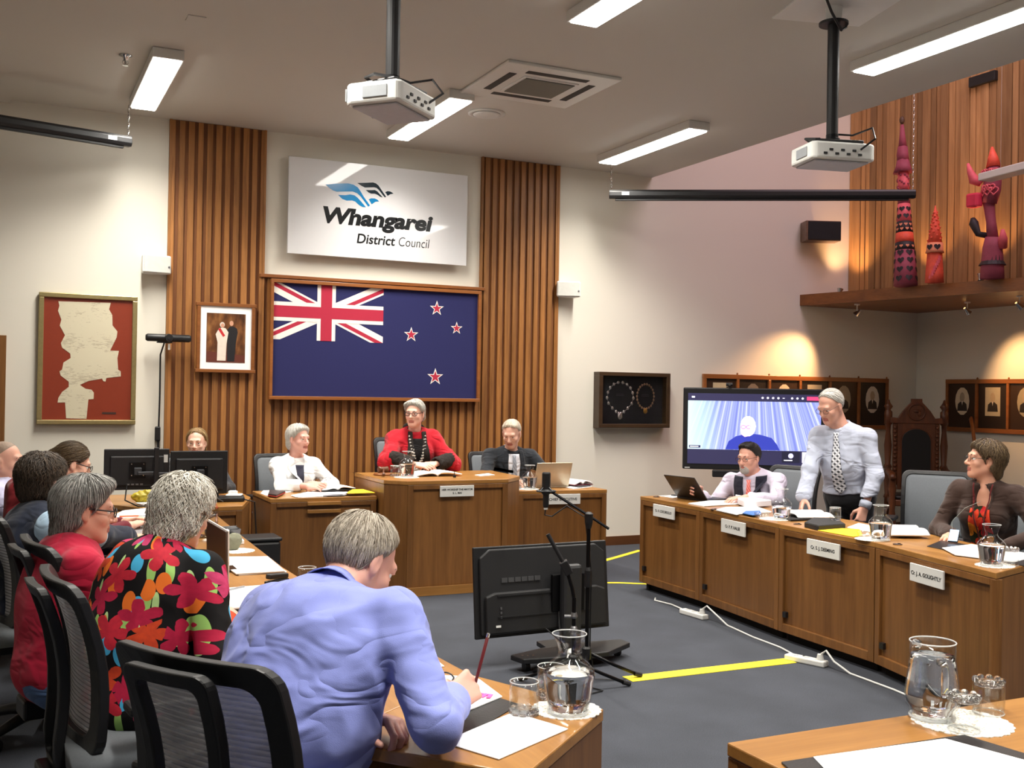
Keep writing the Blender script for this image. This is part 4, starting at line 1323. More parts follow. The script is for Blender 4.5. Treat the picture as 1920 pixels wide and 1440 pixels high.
spot_lamp(9.28, 8.19, 2.52, (10.03, 8.05, 1.75), 70, 'small chrome spotlight under the ledge facing the corner portraits')
spot_lamp(9.13, 7.42, 2.52, (10.03, 7.2, 1.75), 70, 'small chrome spotlight under the ledge farther from the corner', )
spot_lamp(8.55, 9.05, 2.52, (7.95, 9.6, 1.72), 95, 'small chrome spotlight under the ledge lighting the long portrait board')
spot_lamp(8.60, 9.38, 2.797, (8.93, 9.42, 3.9), 30, 'small up-light on the ledge at the end of the timber wall', 90, True)
spot_lamp(8.68, 8.36, 2.797, (8.93, 8.3, 3.9), 26, 'small up-light on the ledge behind the tall heart totem', 90, True)
spot_lamp(8.70, 7.52, 2.797, (8.92, 7.55, 3.9), 26, 'small up-light on the ledge beside the crooked totem', 90, True)
dl = thing('wall_light_box', 'dark light fitting high on the timber wall under the ceiling edge', 'light', (8.90, 7.70, 4.88))
MB().prism([(-0.02, -0.16), (0.03, -0.16), (0.03, 0.16), (-0.02, 0.16)], -0.10, 0.0).build('box', BLACK, dl, 0.005)
wl = thing('bay_light', 'white linear light fitting hanging in front of the timber wall', 'light', (8.2, 6.62, 3.66), math.radians(-8))
MB().box((0, 0, 0), (0.16, 1.0, 0.07)).build('housing', WHITEP, wl, 0.008)
MB().tube([(0, -0.3, 0.03), (0, -0.3, 3.34)], 0.003, 6).tube([(0, 0.3, 0.03), (0, 0.3, 3.34)], 0.003, 6).build('hanger', CHROME, wl)

# ------------------------------------------------------------ totems on the ledge
HEART = [(0.16 * math.sin(t_) ** 3 * 10 / 1.6 / 10, (13 * math.cos(t_) - 5 * math.cos(2 * t_) - 2 * math.cos(3 * t_) - math.cos(4 * t_)) / 160) for t_ in [2 * PI * i / 20 for i in range(20)]]


def heart_on(mb, cx, cy, rad_at, z, ang, size):
    pts = []
    for (hx, hy) in HEART:
        zz = z + hy * size * 10
        r = rad_at(zz) + 0.004
        a = ang + hx * size * 10 / max(r, 0.02)
        pts.append(Vector((cx + r * math.cos(a), cy + r * math.sin(a), zz)))
    c = sum(pts, Vector()) / len(pts)
    b0 = len(mb.v)
    mb._add([c + (c - Vector((cx, cy, z))) * 0.03] + pts, [(0, 1 + i, 1 + (i + 1) % len(pts)) for i in range(len(pts))])


def heart_part(par, rad_at, z, ang, size, mat):
    m_ = MB()
    heart_on(m_, 0, 0, rad_at, z, ang, size)
    m_.build('heart', mat, par)


PK = M('totem_pink', (220, 96, 108), 0.6, var=0.2)
RD_ = M('totem_red', (226, 86, 62), 0.6, var=0.25)
PUR = M('totem_plum', (150, 66, 86), 0.7, var=0.2)
TBK = M('totem_black', (34, 26, 32), 0.6)
PEACH = M('totem_peach', (222, 138, 104), 0.6, var=0.15)
t = thing('heart_totem', 'tall tapering pink totem covered with black hearts', 'sculpture', (8.40, 8.20, 2.75))
t.rotation_euler = (math.radians(-5.5), math.radians(3.0), 0)
t.scale = (0.88, 0.88, 0.86)
prof = [(0.135, 0.0), (0.125, 0.25), (0.115, 0.42), (0.108, 0.52), (0.098, 0.64), (0.085, 0.80), (0.072, 1.0), (0.055, 1.18)]
rad = lambda z: float(np.interp(z, [p[1] for p in prof], [p[0] for p in prof]))
segs = [(0.0, 0.42, PUR), (0.42, 0.52, TBK), (0.52, 0.64, RD_), (0.64, 0.78, TBK), (0.78, 1.0, PK), (1.0, 1.18, PUR)]
for (z0, z1, mt) in segs:
    MB().lathe([(rad(z0), z0), (rad((z0 + z1) / 2), (z0 + z1) / 2), (rad(z1), z1)], 26).build('band', mt, t, smooth=True)
for z in (0.07, 0.18, 0.29, 0.385):
    for k in range(7):
        heart_part(t, rad, z, k * 2 * PI / 7 + z * 9, 0.042, TBK)
for z in (0.465, 0.68, 0.735):
    for k in range(10):
        heart_part(t, rad, z, k * 2 * PI / 10 + z * 9, 0.021, PEACH)
for z in (0.84, 0.93):
    for k in range(6):
        heart_part(t, rad, z, k * 2 * PI / 6 + z * 5, 0.036, TBK)
mb = MB().lathe([(0.062, 1.18), (0.066, 1.25), (0.062, 1.42)], 20)
mb.build('upper_drum', PK, t, smooth=True)
mb = MB()
for k in range(26):
    a, z = k * 2.4, 1.2 + 0.2 * (k % 9) / 9
    mb.ball((0.066 * math.cos(a), 0.066 * math.sin(a), z), 0.014, 8, 5)
mb.build('studs', PUR, t, smooth=True)['kind'] = 'stuff'
mb = MB().lathe([(0.115, 1.40), (0.085, 1.47), (0.07, 1.55)], 20, wob=lambda a, z: 1 + 0.06 * math.sin(7 * a))
mb.lathe([(0.07, 1.55), (0.065, 1.62), (0.055, 1.72)], 18, wob=lambda a, z: 1 + 0.1 * math.sin(5 * a + z * 40))
mb.lathe([(0.05, 1.72), (0.035, 1.85), (0.02, 2.0)], 14)
mb.build('hat', PUR, t, smooth=True)
MB().ball((0.0, 0, 2.06), (0.032, 0.032, 0.05), 10, 8).build('knob', M('totem_knob', (84, 60, 44), 0.6), t, smooth=True)
t = thing('spiky_totem', 'small orange red totem with two black heart eyes', 'sculpture', (8.44, 7.86, 2.75))
MB().lathe([(0.085, 0), (0.08, 0.1), (0.07, 0.26), (0.068, 0.30)], 18, wob=lambda a, z: 1 + 0.08 * math.sin(6 * a)).build('base', RD_, t, smooth=True)
MB().lathe([(0.09, 0.30), (0.082, 0.33), (0.078, 0.40)], 18).build('face', PEACH, t, smooth=True)
for a in (PI + 0.1, PI + 1.05):
    heart_part(t, lambda z: 0.081, 0.355, a, 0.034, TBK)
mb = MB().lathe([(0.07, 0.40), (0.045, 0.55), (0.02, 0.70), (0.004, 0.78)], 14)
for k in range(40):
    a, z = k * 2.4, 0.42 + 0.30 * k / 40
    r = 0.07 * (1 - (z - 0.40) / 0.42)
    mb.ball((r * math.cos(a), r * math.sin(a), z), 0.012, 6, 4)
mb.build('spiky_cone', RD_, t, smooth=True)
mb = MB()
for k in range(9):
    mb.box((0.075 * math.cos(PI + .2 + .15 * k), 0.075 * math.sin(PI + .2 + .15 * k), 0.04 + 0.025 * k), (0.02, 0.02, 0.05), rotz(k * .4))
mb.build('pink_tabs', PK, t)
t = thing('crooked_totem', 'crooked plum and red totem with heart loops, bird beak and side arms', 'sculpture', (8.60, 7.30, 2.75))
MB().tube([(0, 0, 0), (0, 0, 0.12), (0.0, 0.0, 0.30), (-0.0, -0.01, 0.40)], [0.11, 0.105, 0.09, 0.075], 16).build('base', PUR, t, smooth=True)
MB().lathe([(0.125, 0.13), (0.10, 0.17), (0.095, 0.22)], 18, wob=lambda a, z: 1 + 0.07 * math.sin(9 * a)).build('frill', TBK, t)
MB().tube([(0, 0, 0.38), (0.0, 0.02, 0.55), (0.0, 0.045, 0.70), (0.0, 0.05, 0.78)], [0.055, 0.045, 0.05, 0.065], 14).build('neck', PUR, t, smooth=True)
MB().tube([(0, 0.05, 0.74), (0, 0.02, 0.86), (0, 0.0, 1.02), (0, 0.0, 1.10)], [0.075, 0.085, 0.078, 0.05], 16).build('head', PUR, t, smooth=True)
MB().tube([(0, 0, 1.08), (0, 0.01, 1.18), (0, 0.02, 1.28)], [0.07, 0.045, 0.01], 12).build('pointed_cap', RD_, t, smooth=True)
mb = MB()
for k in range(14):
    a = PI * 0.65 + k % 7 * 0.32
    z = 0.84 + 0.15 * (k // 7) + 0.03 * (k % 2)
    c = Vector((0.09 * math.cos(a), 0.01 + 0.09 * math.sin(a), z))
    tang = Vector((-math.sin(a), math.cos(a), 0))
    mb.tube([c + tang * hx * 0.42 + Vector((0, 0, hy * 0.42)) for (hx, hy) in HEART], 0.007, 5, closed=True)
mb.build('heart_loops', PK, t, smooth=True)
MB().tube([(-0.05, 0.10, 0.93), (-0.09, 0.15, 0.97), (-0.11, 0.18, 1.06), (-0.12, 0.20, 1.14)], [0.03, 0.05, 0.03, 0.012], 12).build('small_hat', PK, t, smooth=True)
MB().prism([(-0.06, 0.06), (-0.13, 0.08), (-0.15, 0.20), (-0.08, 0.20), (-0.04, 0.14)], 0.70, 0.84).build('beak', M('totem_crimson', (206, 44, 76), 0.6), t, 0.02)
MB().tube([(-0.02, 0.04, 0.42), (-0.08, 0.10, 0.44), (-0.10, 0.14, 0.55), (-0.10, 0.15, 0.60)], [0.03, 0.03, 0.045, 0.02], 10).build('arm', TBK, t, smooth=True)
MB().tube([(0.03, -0.08, 0.30), (0.0, -0.12, 0.38), (-0.02, -0.13, 0.46)], [0.05, 0.04, 0.015], 10).build('side_shield', PK, t, smooth=True)

# ------------------------------------------------------------ tape and power boards on the floor
YEL = M('yellow_tape', (240, 220, 40), 0.55, var=0.04)


def tape(pts, wd, label):
    pts = [Vector((p[0], p[1])) for p in pts]
    L, Rr = [], []
    for i, p in enumerate(pts):
        d_ = (pts[min(i + 1, len(pts) - 1)] - pts[max(i - 1, 0)]).normalized()
        n_ = Vector((-d_.y, d_.x)) * wd / 2
        L.append(p + n_)
        Rr.append(p - n_)
    o = MB().prism([tuple(q) for q in L + Rr[::-1]], 0.0005, 0.003).build('floor_tape', YEL)
    return props(o, label, 'tape', 'yellow tape on the carpet')


tape([(3.14, 5.04), (3.7, 5.035), (4.27, 5.03)], 0.11, 'wide yellow tape strip on the carpet by the television trolley')
tape([(4.30, 7.78), (4.67, 7.65), (4.95, 7.46)], 0.05, 'thin yellow tape strip under the end of the councillor desks')
tape([(5.0, 8.62), (5.4, 8.88), (5.85, 9.18)], 0.06, 'thin yellow tape strip by the skirting board')
tape([(-0.35, 4.65), (-0.1, 4.62), (0.2, 4.6)], 0.05, 'yellow tape strip under the black mesh chairs')


def keep_parent(o, par):
    o.parent = par
    o.matrix_parent_inverse = (Matrix.Translation(par.location) @ Matrix.Rotation(par.rotation_euler.z, 4, 'Z')).inverted()


def power_board(x, y, rz, label):
    t = thing('power_board', label, 'power board', (x, y, 0), rz, 'white power boards')
    MB().box((0, 0, 0.018), (0.26, 0.062, 0.036)).build('body', WHITEP, t, 0.008)
    for i in range(3):
        MB().box((-0.07 + i * 0.07, 0, 0.037), (0.03, 0.03, 0.003)).build('socket', M('socket_grey', (190, 190, 188), 0.5), t)
    MB().tube([(0.09, 0, 0.036), (0.09, 0, 0.07)], [0.022, 0.016], 12).build('plug', WHITEP, t)
    return t


pbA = power_board(4.47, 6.30, math.radians(-86), 'white power board on the carpet under the second councillor desk')
pbB = power_board(4.32, 4.95, math.radians(-70), 'white power board on the carpet at the end of the yellow tape')
cab1 = MB().tube([(4.48, 6.21, 0.07), (4.48, 6.16, 0.10), (4.49, 6.1, 0.07), (4.50, 5.95, 0.006), (4.44, 5.6, 0.006), (4.42, 5.3, 0.006), (4.35, 5.08, 0.012)], 0.006, 8).build('power_cord', WHITEP)
keep_parent(cab1, pbA)
cab2 = MB().tube([(4.35, 4.86, 0.07), (4.355, 4.82, 0.10), (4.36, 4.76, 0.05), (4.38, 4.65, 0.006), (4.36, 4.3, 0.006), (4.30, 3.9, 0.006), (4.24, 3.65, 0.006)], 0.006, 8).build('power_cord', WHITEP)
keep_parent(cab2, pbB)
cab3 = MB().tube([(4.57, 6.95, 0.006), (4.52, 6.88, 0.006), (4.55, 6.7, 0.006), (4.50, 6.44, 0.012)], 0.006, 8).build('power_cord', WHITEP)
keep_parent(cab3, pbA)
cab4 = MB().tube([(4.28, 5.03, 0.006), (4.30, 5.0, 0.02), (4.33, 4.97, 0.04)], 0.005, 6).build('black_lead', BLACK)
keep_parent(cab4, pbB)

# ------------------------------------------------------------ implicit surfaces for people
class Field:
    """signed distance samples on a grid; solids blend smoothly into one surface"""

    def __init__(s, lo, hi, h):
        s.lo = np.array(lo, float)
        s.h = h
        s.n = np.ceil((np.array(hi) - s.lo) / h).astype(int) + 1
        s.v = np.full(tuple(s.n), 0.5, np.float32)

    def _win(s, lo, hi):
        a = np.clip(np.floor((np.array(lo) - s.lo) / s.h).astype(int), 0, s.n)
        b = np.clip(np.ceil((np.array(hi) - s.lo) / s.h).astype(int) + 1, 0, s.n)
        if np.any(b <= a):
            return None, None
        ax = [(s.lo[i] + s.h * np.arange(a[i], b[i])).astype(np.float32) for i in range(3)]
        P = (ax[0][:, None, None], ax[1][None, :, None], ax[2][None, None, :])
        return (slice(a[0], b[0]), slice(a[1], b[1]), slice(a[2], b[2])), P

    def merge(s, sl, d, k, op='add'):
        a = s.v[sl]
        if op == 'sub':
            d = -d
            hh = np.maximum(k - np.abs(a - d), 0) / max(k, 1e-6)
            s.v[sl] = np.maximum(a, d) + hh * hh * k / 4
        else:
            hh = np.maximum(k - np.abs(a - d), 0) / max(k, 1e-6)
            s.v[sl] = np.minimum(a, d) - hh * hh * k / 4

    def cone(s, a, b, r1, r2, k=0.02, op='add'):
        a, b = np.array(a, float), np.array(b, float)
        R = max(r1, r2) + k + 2 * s.h
        sl, P = s._win(np.minimum(a, b) - R, np.maximum(a, b) + R)
        if sl is None:
            return s
        ba = b - a
        L = max(float(ba @ ba), 1e-9)
        q = [P[i] - a[i] for i in range(3)]
        t = np.clip((q[0] * ba[0] + q[1] * ba[1] + q[2] * ba[2]) / L, 0, 1)
        d = np.sqrt(sum((q[i] - t * ba[i]) ** 2 for i in range(3))) - (r1 + (r2 - r1) * t)
        s.merge(sl, d.astype(np.float32), k, op)
        return s

    def ell(s, c, r, A=None, k=0.02, op='add'):
        """ellipsoid with centre c, radii r along the rows of A"""
        c, r = np.array(c, float), np.array(r, float)
        A = np.eye(3) if A is None else np.array(A, float)
        ext = np.sqrt(((A * r[:, None]) ** 2).sum(0)) + k + 2 * s.h
        sl, P = s._win(c - ext, c + ext)
        if sl is None:
            return s
        q = [P[i] - c[i] for i in range(3)]
        k0 = 0
        k1 = 0
        for i in range(3):
            u = q[0] * A[i, 0] + q[1] * A[i, 1] + q[2] * A[i, 2]
            k0 = k0 + (u / r[i]) ** 2
            k1 = k1 + (u / r[i] ** 2) ** 2
        k0 = np.sqrt(k0)
        d = k0 * (k0 - 1) / np.maximum(np.sqrt(k1), 1e-6)
        s.merge(sl, d.astype(np.float32), k, op)
        return s

    def plane_cut(s, p, n, k=0.01):
        """remove everything on the side the normal points to"""
        p, n = np.array(p, float), np.array(n, float)
        n = n / np.linalg.norm(n)
        sl, P = s._win(s.lo, s.lo + s.h * s.n)
        d = -((P[0] - p[0]) * n[0] + (P[1] - p[1]) * n[1] + (P[2] - p[2]) * n[2])
        s.merge(sl, d.astype(np.float32) + 0 * s.v[sl], k, 'sub')
        return s

    def sample(s, P):
        q = (np.asarray(P, float) - s.lo) / s.h
        q = np.clip(q, 0, s.n - 1.001)
        i = q.astype(int)
        f = q - i
        out = 0
        for dx in (0, 1):
            for dy in (0, 1):
                for dz in (0, 1):
                    wgt = (f[:, 0] if dx else 1 - f[:, 0]) * (f[:, 1] if dy else 1 - f[:, 1]) * (f[:, 2] if dz else 1 - f[:, 2])
                    out = out + wgt * s.v[i[:, 0] + dx, i[:, 1] + dy, i[:, 2] + dz]
        return out

    def grad(s, P):
        g = np.stack([s.sample(P + e) - s.sample(P - e) for e in np.eye(3) * s.h], 1)
        return g / np.maximum(np.linalg.norm(g, axis=1, keepdims=True), 1e-9)

    def surface(s):
        """naive surface nets"""
        v = s.v
        neg = v < 0
        n = np.array(v.shape)
        cnt = np.zeros(tuple(n - 1), np.int8)
        for dx in (0, 1):
            for dy in (0, 1):
                for dz in (0, 1):
                    cnt += neg[dx:n[0] - 1 + dx, dy:n[1] - 1 + dy, dz:n[2] - 1 + dz]
        act = (cnt > 0) & (cnt < 8)
        idx = np.argwhere(act)
        if not len(idx):
            return np.zeros((0, 3)), np.zeros((0, 4), int)
        vid = np.full(act.shape, -1, np.int32)
        vid[act] = np.arange(len(idx))
        acc = np.zeros((len(idx), 3))
        num = np.zeros(len(idx))
        cs = [np.array(c) for c in ((0, 0, 0), (1, 0, 0), (0, 1, 0), (1, 1, 0), (0, 0, 1), (1, 0, 1), (0, 1, 1), (1, 1, 1))]
        vals = [v[idx[:, 0] + c[0], idx[:, 1] + c[1], idx[:, 2] + c[2]].astype(float) for c in cs]
        for a in range(8):
            for b in range(a + 1, 8):
                if np.abs(cs[a] - cs[b]).sum() != 1:
                    continue
                m = (vals[a] < 0) != (vals[b] < 0)
                t = vals[a][m] / (vals[a][m] - vals[b][m])
                acc[m] += cs[a] + t[:, None] * (cs[b] - cs[a])
                num[m] += 1
        V = s.lo + s.h * (idx + acc / num[:, None])
        F = []
        for ax in range(3):
            o1, o2 = [(1, 2), (2, 0), (0, 1)][ax]
            sl0 = [slice(None)] * 3
            sl1 = [slice(None)] * 3
            sl0[ax], sl1[ax] = slice(0, -1), slice(1, None)
            ch = neg[tuple(sl0)] != neg[tuple(sl1)]
            e = np.argwhere(ch)
            e = e[(e[:, o1] > 0) & (e[:, o2] > 0) & (e[:, o1] < n[o1] - 1) & (e[:, o2] < n[o2] - 1)]
            if not len(e):
                continue
            u1, u2 = np.zeros(3, int), np.zeros(3, int)
            u1[o1], u2[o2] = 1, 1
            q = [vid[tuple((e - a).T)] for a in (u1 * 0, u1, u1 + u2, u2)]
            quad = np.stack(q, 1)
            flip = neg[tuple(e.T)]
            quad[~flip] = quad[~flip][:, ::-1]
            F.append(quad)
        F = np.concatenate(F)
        return V, F[(F >= 0).all(1)]


def np_mesh(name, parts, mats, parent=None, smooth=True, mi=None, uv=None):
    """parts: list of (V, F quads); joined into one mesh"""
    V, F, off = [], [], 0
    for (v_, f_) in parts:
        V.append(v_)
        F.append(f_ + off)
        off += len(v_)
    V, F = np.concatenate(V), np.concatenate(F)
    me = bpy.data.meshes.new(name)
    me.vertices.add(len(V))
    me.vertices.foreach_set('co', V.astype(np.float32).ravel())
    me.loops.add(F.size)
    me.loops.foreach_set('vertex_index', F.astype(np.int32).ravel())
    me.polygons.add(len(F))
    me.polygons.foreach_set('loop_start', np.arange(0, F.size, F.shape[1], dtype=np.int32))
    me.polygons.foreach_set('loop_total', np.full(len(F), F.shape[1], np.int32))
    for m in mats:
        me.materials.append(m)
    if mi is not None:
        me.polygons.foreach_set('material_index', mi(V[F].mean(1)).astype(np.int32))
    if uv is not None:
        lay_ = me.uv_layers.new(name='pattern')
        lay_.data.foreach_set('uv', uv(V)[F.ravel()].astype(np.float32).ravel())
    me.update()
    me.validate()
    if smooth:
        me.polygons.foreach_set('use_smooth', [True] * len(me.polygons))
    return link(name, me, parent)


def unit(v_):
    v_ = np.array(v_, float)
    return v_ / max(np.linalg.norm(v_), 1e-9)


def folds(V, N, amp, scale, stretch=(1, 1, 1), seed=0.0):
    """push cloth in and out to make creases"""
    out = V.copy()
    sc = np.array(stretch) * scale
    for i in range(len(V)):
        p = V[i] * sc
        a = mnoise.noise(Vector((p[0] + seed, p[1], p[2])))
        b_ = mnoise.noise(Vector((p[0] * 2.1 - seed, p[1] * 2.1 + 5, p[2] * 2.1)))
        dd = (0.5 - abs(a) * 1.6) * 0.75 + b_ * 0.35
        out[i] = V[i] + N[i] * amp * dd
    return out


# ------------------------------------------------------------ head, hands, figure
def head_frame(look, up=(0, 0, 1), tilt=0.0):
    F = unit(look)
    Rr = unit(np.cross(F, up))
    U = np.cross(Rr, F)
    if tilt:
        c, s_ = math.cos(tilt), math.sin(tilt)
        Rr, U = c * Rr + s_ * U, c * U - s_ * Rr
    return np.array([Rr, F, U])          # rows: right, forward, up


def head_solids(f, C, A, s, infl=0.0, face=True, fem=0.0, chin=1.0):
    P = lambda x, y, z: C + s * (np.array([x, y, z]) @ A)
    i = infl
    f.ell(P(0, -0.018, 0.032), s * np.array([0.074, 0.094, 0.084]) + i, A, 0.02)
    f.ell(P(0, 0.020, -0.040), s * np.array([0.060 - 0.003 * fem, 0.067, 0.076]) + i, A, 0.03 * s)
    for q in (-1, 1):
        f.cone(P(q * 0.054, -0.012, -0.045), P(q * 0.018, 0.060, -0.094), s * 0.017 + i, s * 0.013 + i, 0.025 * s)
    f.ell(P(0, 0.062, -0.097), s * np.array([0.024, 0.020, 0.018]) * chin + i, A, 0.025 * s)
    if not face:
        return
    f.cone(P(-0.034, 0.074, 0.022), P(0.034, 0.074, 0.022), s * 0.012 + i, s * 0.012 + i, 0.02 * s)
    for q in (-1, 1):
        f.ell(P(q * 0.040, 0.052, -0.028), s * np.array([0.020, 0.022, 0.018]) + i, A, 0.02 * s)
        f.ell(P(q * 0.031, 0.100, 0.003), s * np.array([0.017, 0.016, 0.012]), A, 0.012 * s, 'sub')
    f.cone(P(0, 0.082, 0.008), P(0, 0.104, -0.030), s * 0.0075 + i, s * 0.0115 + i, 0.012 * s)
    for q in (-1, 1):
        f.ell(P(q * 0.0115, 0.093, -0.035), s * np.array([0.008, 0.009, 0.0065]) + i, A, 0.007 * s)
        f.ell(P(q * 0.031, 0.0765, 0.0095), s * np.array([0.017, 0.009, 0.0045]), A, 0.004 * s)
        f.ell(P(q * 0.031, 0.0765, -0.0085), s * np.array([0.016, 0.007, 0.0035]), A, 0.004 * s)
    f.ell(P(0, 0.083, -0.0585), s * np.array([0.023, 0.009, 0.0055]) + i, A, 0.006 * s)
    f.ell(P(0, 0.083, -0.0695), s * np.array([0.019, 0.009, 0.0062]) + i, A, 0.006 * s)
    f.ell(P(0, 0.095, -0.0638), s * np.array([0.026, 0.010, 0.0016]), A, 0.003 * s, 'sub')


def ears(f, C, A, s):
    P = lambda x, y, z: C + s * (np.array([x, y, z]) @ A)
    for q in (-1, 1):
        f.ell(P(q * 0.077, -0.014, -0.004), s * np.array([0.008, 0.018, 0.030]), A, 0.008 * s)
        f.ell(P(q * 0.074, -0.008, -0.028), s * np.array([0.007, 0.010, 0.012]), A, 0.008 * s)
        f.ell(P(q * 0.088, -0.010, -0.004), s * np.array([0.007, 0.009, 0.017]), A, 0.004 * s, 'sub')


def hand_mesh(wrist, direc, palm, side, curl=(0.35, 0.4, 0.4, 0.45), spread=0.05, thumb=0.5, s=1.0, h=0.0035, arm=None):
    """side=+1: thumb lies along palm x direc, -1 the other way"""
    d, n = unit(direc), unit(palm)
    n = unit(n - d * (n @ d))
    tdir = np.cross(n, d) * side
    W = np.array(wrist, float)
    f = Field(W - 0.24 * s, W + 0.24 * s, h)
    if arm is not None:
        a = W - unit(arm) * 0.05
        f.cone(a, W, 0.027 * s, 0.025 * s, 0.01)
    lens = [(0.043, 0.025, 0.021), (0.047, 0.029, 0.022), (0.044, 0.027, 0.021), (0.035, 0.021, 0.019)]
    offs = [0.030, 0.010, -0.011, -0.030]
    base = [0.088, 0.092, 0.087, 0.078]
    for i in range(4):
        k0 = W + s * (tdir * offs[i] * 0.65 + d * 0.012)
        k1 = W + s * (tdir * offs[i] + d * base[i])
        f.cone(k0, k1, 0.0145 * s, 0.0105 * s, 0.014 * s)
        c = curl[i]
        p = k1
        ang = 0.0
        dd = unit(d + tdir * spread * (1.5 - i) * 0.8)
        for j, L in enumerate(lens[i]):
            ang += c * (1.0, 1.15, 0.8)[j]
            v_ = dd * math.cos(ang) + n * math.sin(ang)
            q = p + v_ * L * s
            f.cone(p, q, (0.0095, 0.0085, 0.0078)[j] * s, (0.0086, 0.0078, 0.0068)[j] * s, 0.003)
            p = q
    b0 = W + s * (tdir * 0.022 + d * 0.018 + n * 0.008)
    t1 = unit(tdir * 0.75 + d * (0.75) + n * (0.35 + thumb * 0.5))
    b1 = b0 + t1 * 0.042 * s
    t2 = unit(tdir * (0.35 - 0.5 * thumb) + d * 0.9 + n * (0.3 + thumb * 0.45))
    b2 = b1 + t2 * 0.034 * s
    t3 = unit(tdir * (0.15 - 0.7 * thumb) + d * 0.95 + n * (0.2 + thumb * 0.3))
    b3 = b2 + t3 * 0.026 * s
    f.cone(b0, b1, 0.0165 * s, 0.0115 * s, 0.012 * s)
    f.cone(b1, b2, 0.0108 * s, 0.0098 * s, 0.003)
    f.cone(b2, b3, 0.0098 * s, 0.0078 * s, 0.003)
    return f.surface()


def ik(a, b, l1, l2, pole):
    a, b, pole = np.array(a, float), np.array(b, float), np.array(pole, float)
    v_ = b - a
    L = min(np.linalg.norm(v_), (l1 + l2) * 0.999)
    u = unit(v_)
    x_ = (l1 * l1 - l2 * l2 + L * L) / (2 * L)
    hgt = math.sqrt(max(l1 * l1 - x_ * x_, 1e-6))
    pp = unit(pole - u * (pole @ u))
    return a + u * x_ + pp * hgt, a + u * L


def strands(f, V, crown, count, length, step, mat, parent, wave=0.2, radius=0.0009, down=0.6, lift=0.004, fwd=None, seed=1, tips=0.35, name='hair_strands', cols=((90, 80, 70), (150, 140, 130))):
    """thin tapering locks lying along the hair surface (flow away from the crown and down)"""
    r = np.random.default_rng(seed)
    P = V[r.integers(0, len(V), count)].copy()
    P = P + r.normal(0, 0.002, P.shape)
    n_steps = max(3, int(length / step))
    path = [P.copy()]
    ph = r.uniform(0, 6.28, count)
    offs_ = r.uniform(-0.001, lift, count)
    keep_dir = None
    for k in range(n_steps):
        g = f.grad(P)
        away = P - crown
        flow = away / np.maximum(np.linalg.norm(away, axis=1, keepdims=True), 1e-6)
        flow = flow + np.array([0, 0, -down])
        if fwd is not None:
            flow = flow + np.array(fwd)
        sw = np.cross(g, flow)
        flow = flow + sw * (wave * np.sin(ph + k * 0.9))[:, None]
        flow = flow - g * (flow * g).sum(1, keepdims=True)
        flow = flow / np.maximum(np.linalg.norm(flow, axis=1, keepdims=True), 1e-6)
        if keep_dir is not None:
            flow = 0.5 * flow + 0.5 * keep_dir
        keep_dir = flow
        P = P + flow * step
        dist = f.sample(P)
        tgt = offs_ + tips * 0.01 * (k / n_steps) ** 2
        P = P - g * np.clip(dist - tgt, -0.01, 0.01)[:, None]
        path.append(P.copy())
    K = len(path)
    A = np.stack(path, 1)
    rad = radius * np.linspace(1.0, 0.25, K)
    T = np.gradient(A, axis=1)
    T = T / np.maximum(np.linalg.norm(T, axis=2, keepdims=True), 1e-9)
    G = f.grad(A.reshape(-1, 3)).reshape(A.shape)
    S = np.cross(T, G)
    S = S / np.maximum(np.linalg.norm(S, axis=2, keepdims=True), 1e-9)
    ring = []
    for j in range(3):
        a = 2 * PI * j / 3
        ring.append(A + rad[None, :, None] * (S * 1.8 * math.cos(a) + G * math.sin(a)))
    Vv = np.stack(ring, 2).reshape(-1, 3)
    base = (np.arange(count)[:, None, None] * K + np.arange(K - 1)[None, :, None]) * 3
    j = np.arange(3)[None, None, :]
    j2 = (j + 1) % 3
    F = np.stack([base + j, base + j2, base + 3 + j2, base + 3 + j], -1).reshape(-1, 4)
    o = np_mesh(name, [(Vv, F)], [mat], parent)
    at = o.data.color_attributes.new('tone', 'FLOAT_COLOR', 'POINT')
    t = np.repeat(r.beta(1.6, 1.6, count), K * 3)
    c0, c1 = np.array([lin(x) for x in cols[0]]), np.array([lin(x) for x in cols[1]])
    cc2 = c0 + (c1 - c0) * t[:, None]
    at.data.foreach_set('color', np.concatenate([cc2, np.ones((len(cc2), 1))], 1).astype(np.float32).ravel())
    return o


HAIRS, nt, b = new_mat('hair_locks')
va_ = nt.nodes.new('ShaderNodeVertexColor')
va_.layer_name = 'tone'
nt.links.new(va_.outputs[0], b.inputs['Base Color'])
b.inputs['Roughness'].default_value = 0.45
b.inputs['Specular IOR Level'].default_value = 0.4


def skin_mat(name, col):
    if name in MATS:
        return MATS[name]
    m, nt, b = new_mat(name)
    v = coords(nt)
    n = noise_node(nt, v, 22.0, 4.0, 0.6)
    c = rgb(*[int(x + (255 - x) * 0.13) for x in col])
    red = (min(1, c[0] * 1.02), c[1] * 0.90, c[2] * 0.86, 1)
    nt.links.new(mixcol(nt, n.outputs[0], c, red), b.inputs['Base Color'])
    b.inputs['Roughness'].default_value = 0.5
    b.inputs['Subsurface Weight'].default_value = 0.08
    b.inputs['Subsurface Radius'].default_value = (0.01, 0.004, 0.002)
    n2 = noise_node(nt, v, 220.0, 2.0)
    bump(nt, b, n2.outputs[0], 0.12, 0.002)
    MATS[name] = m
    return m


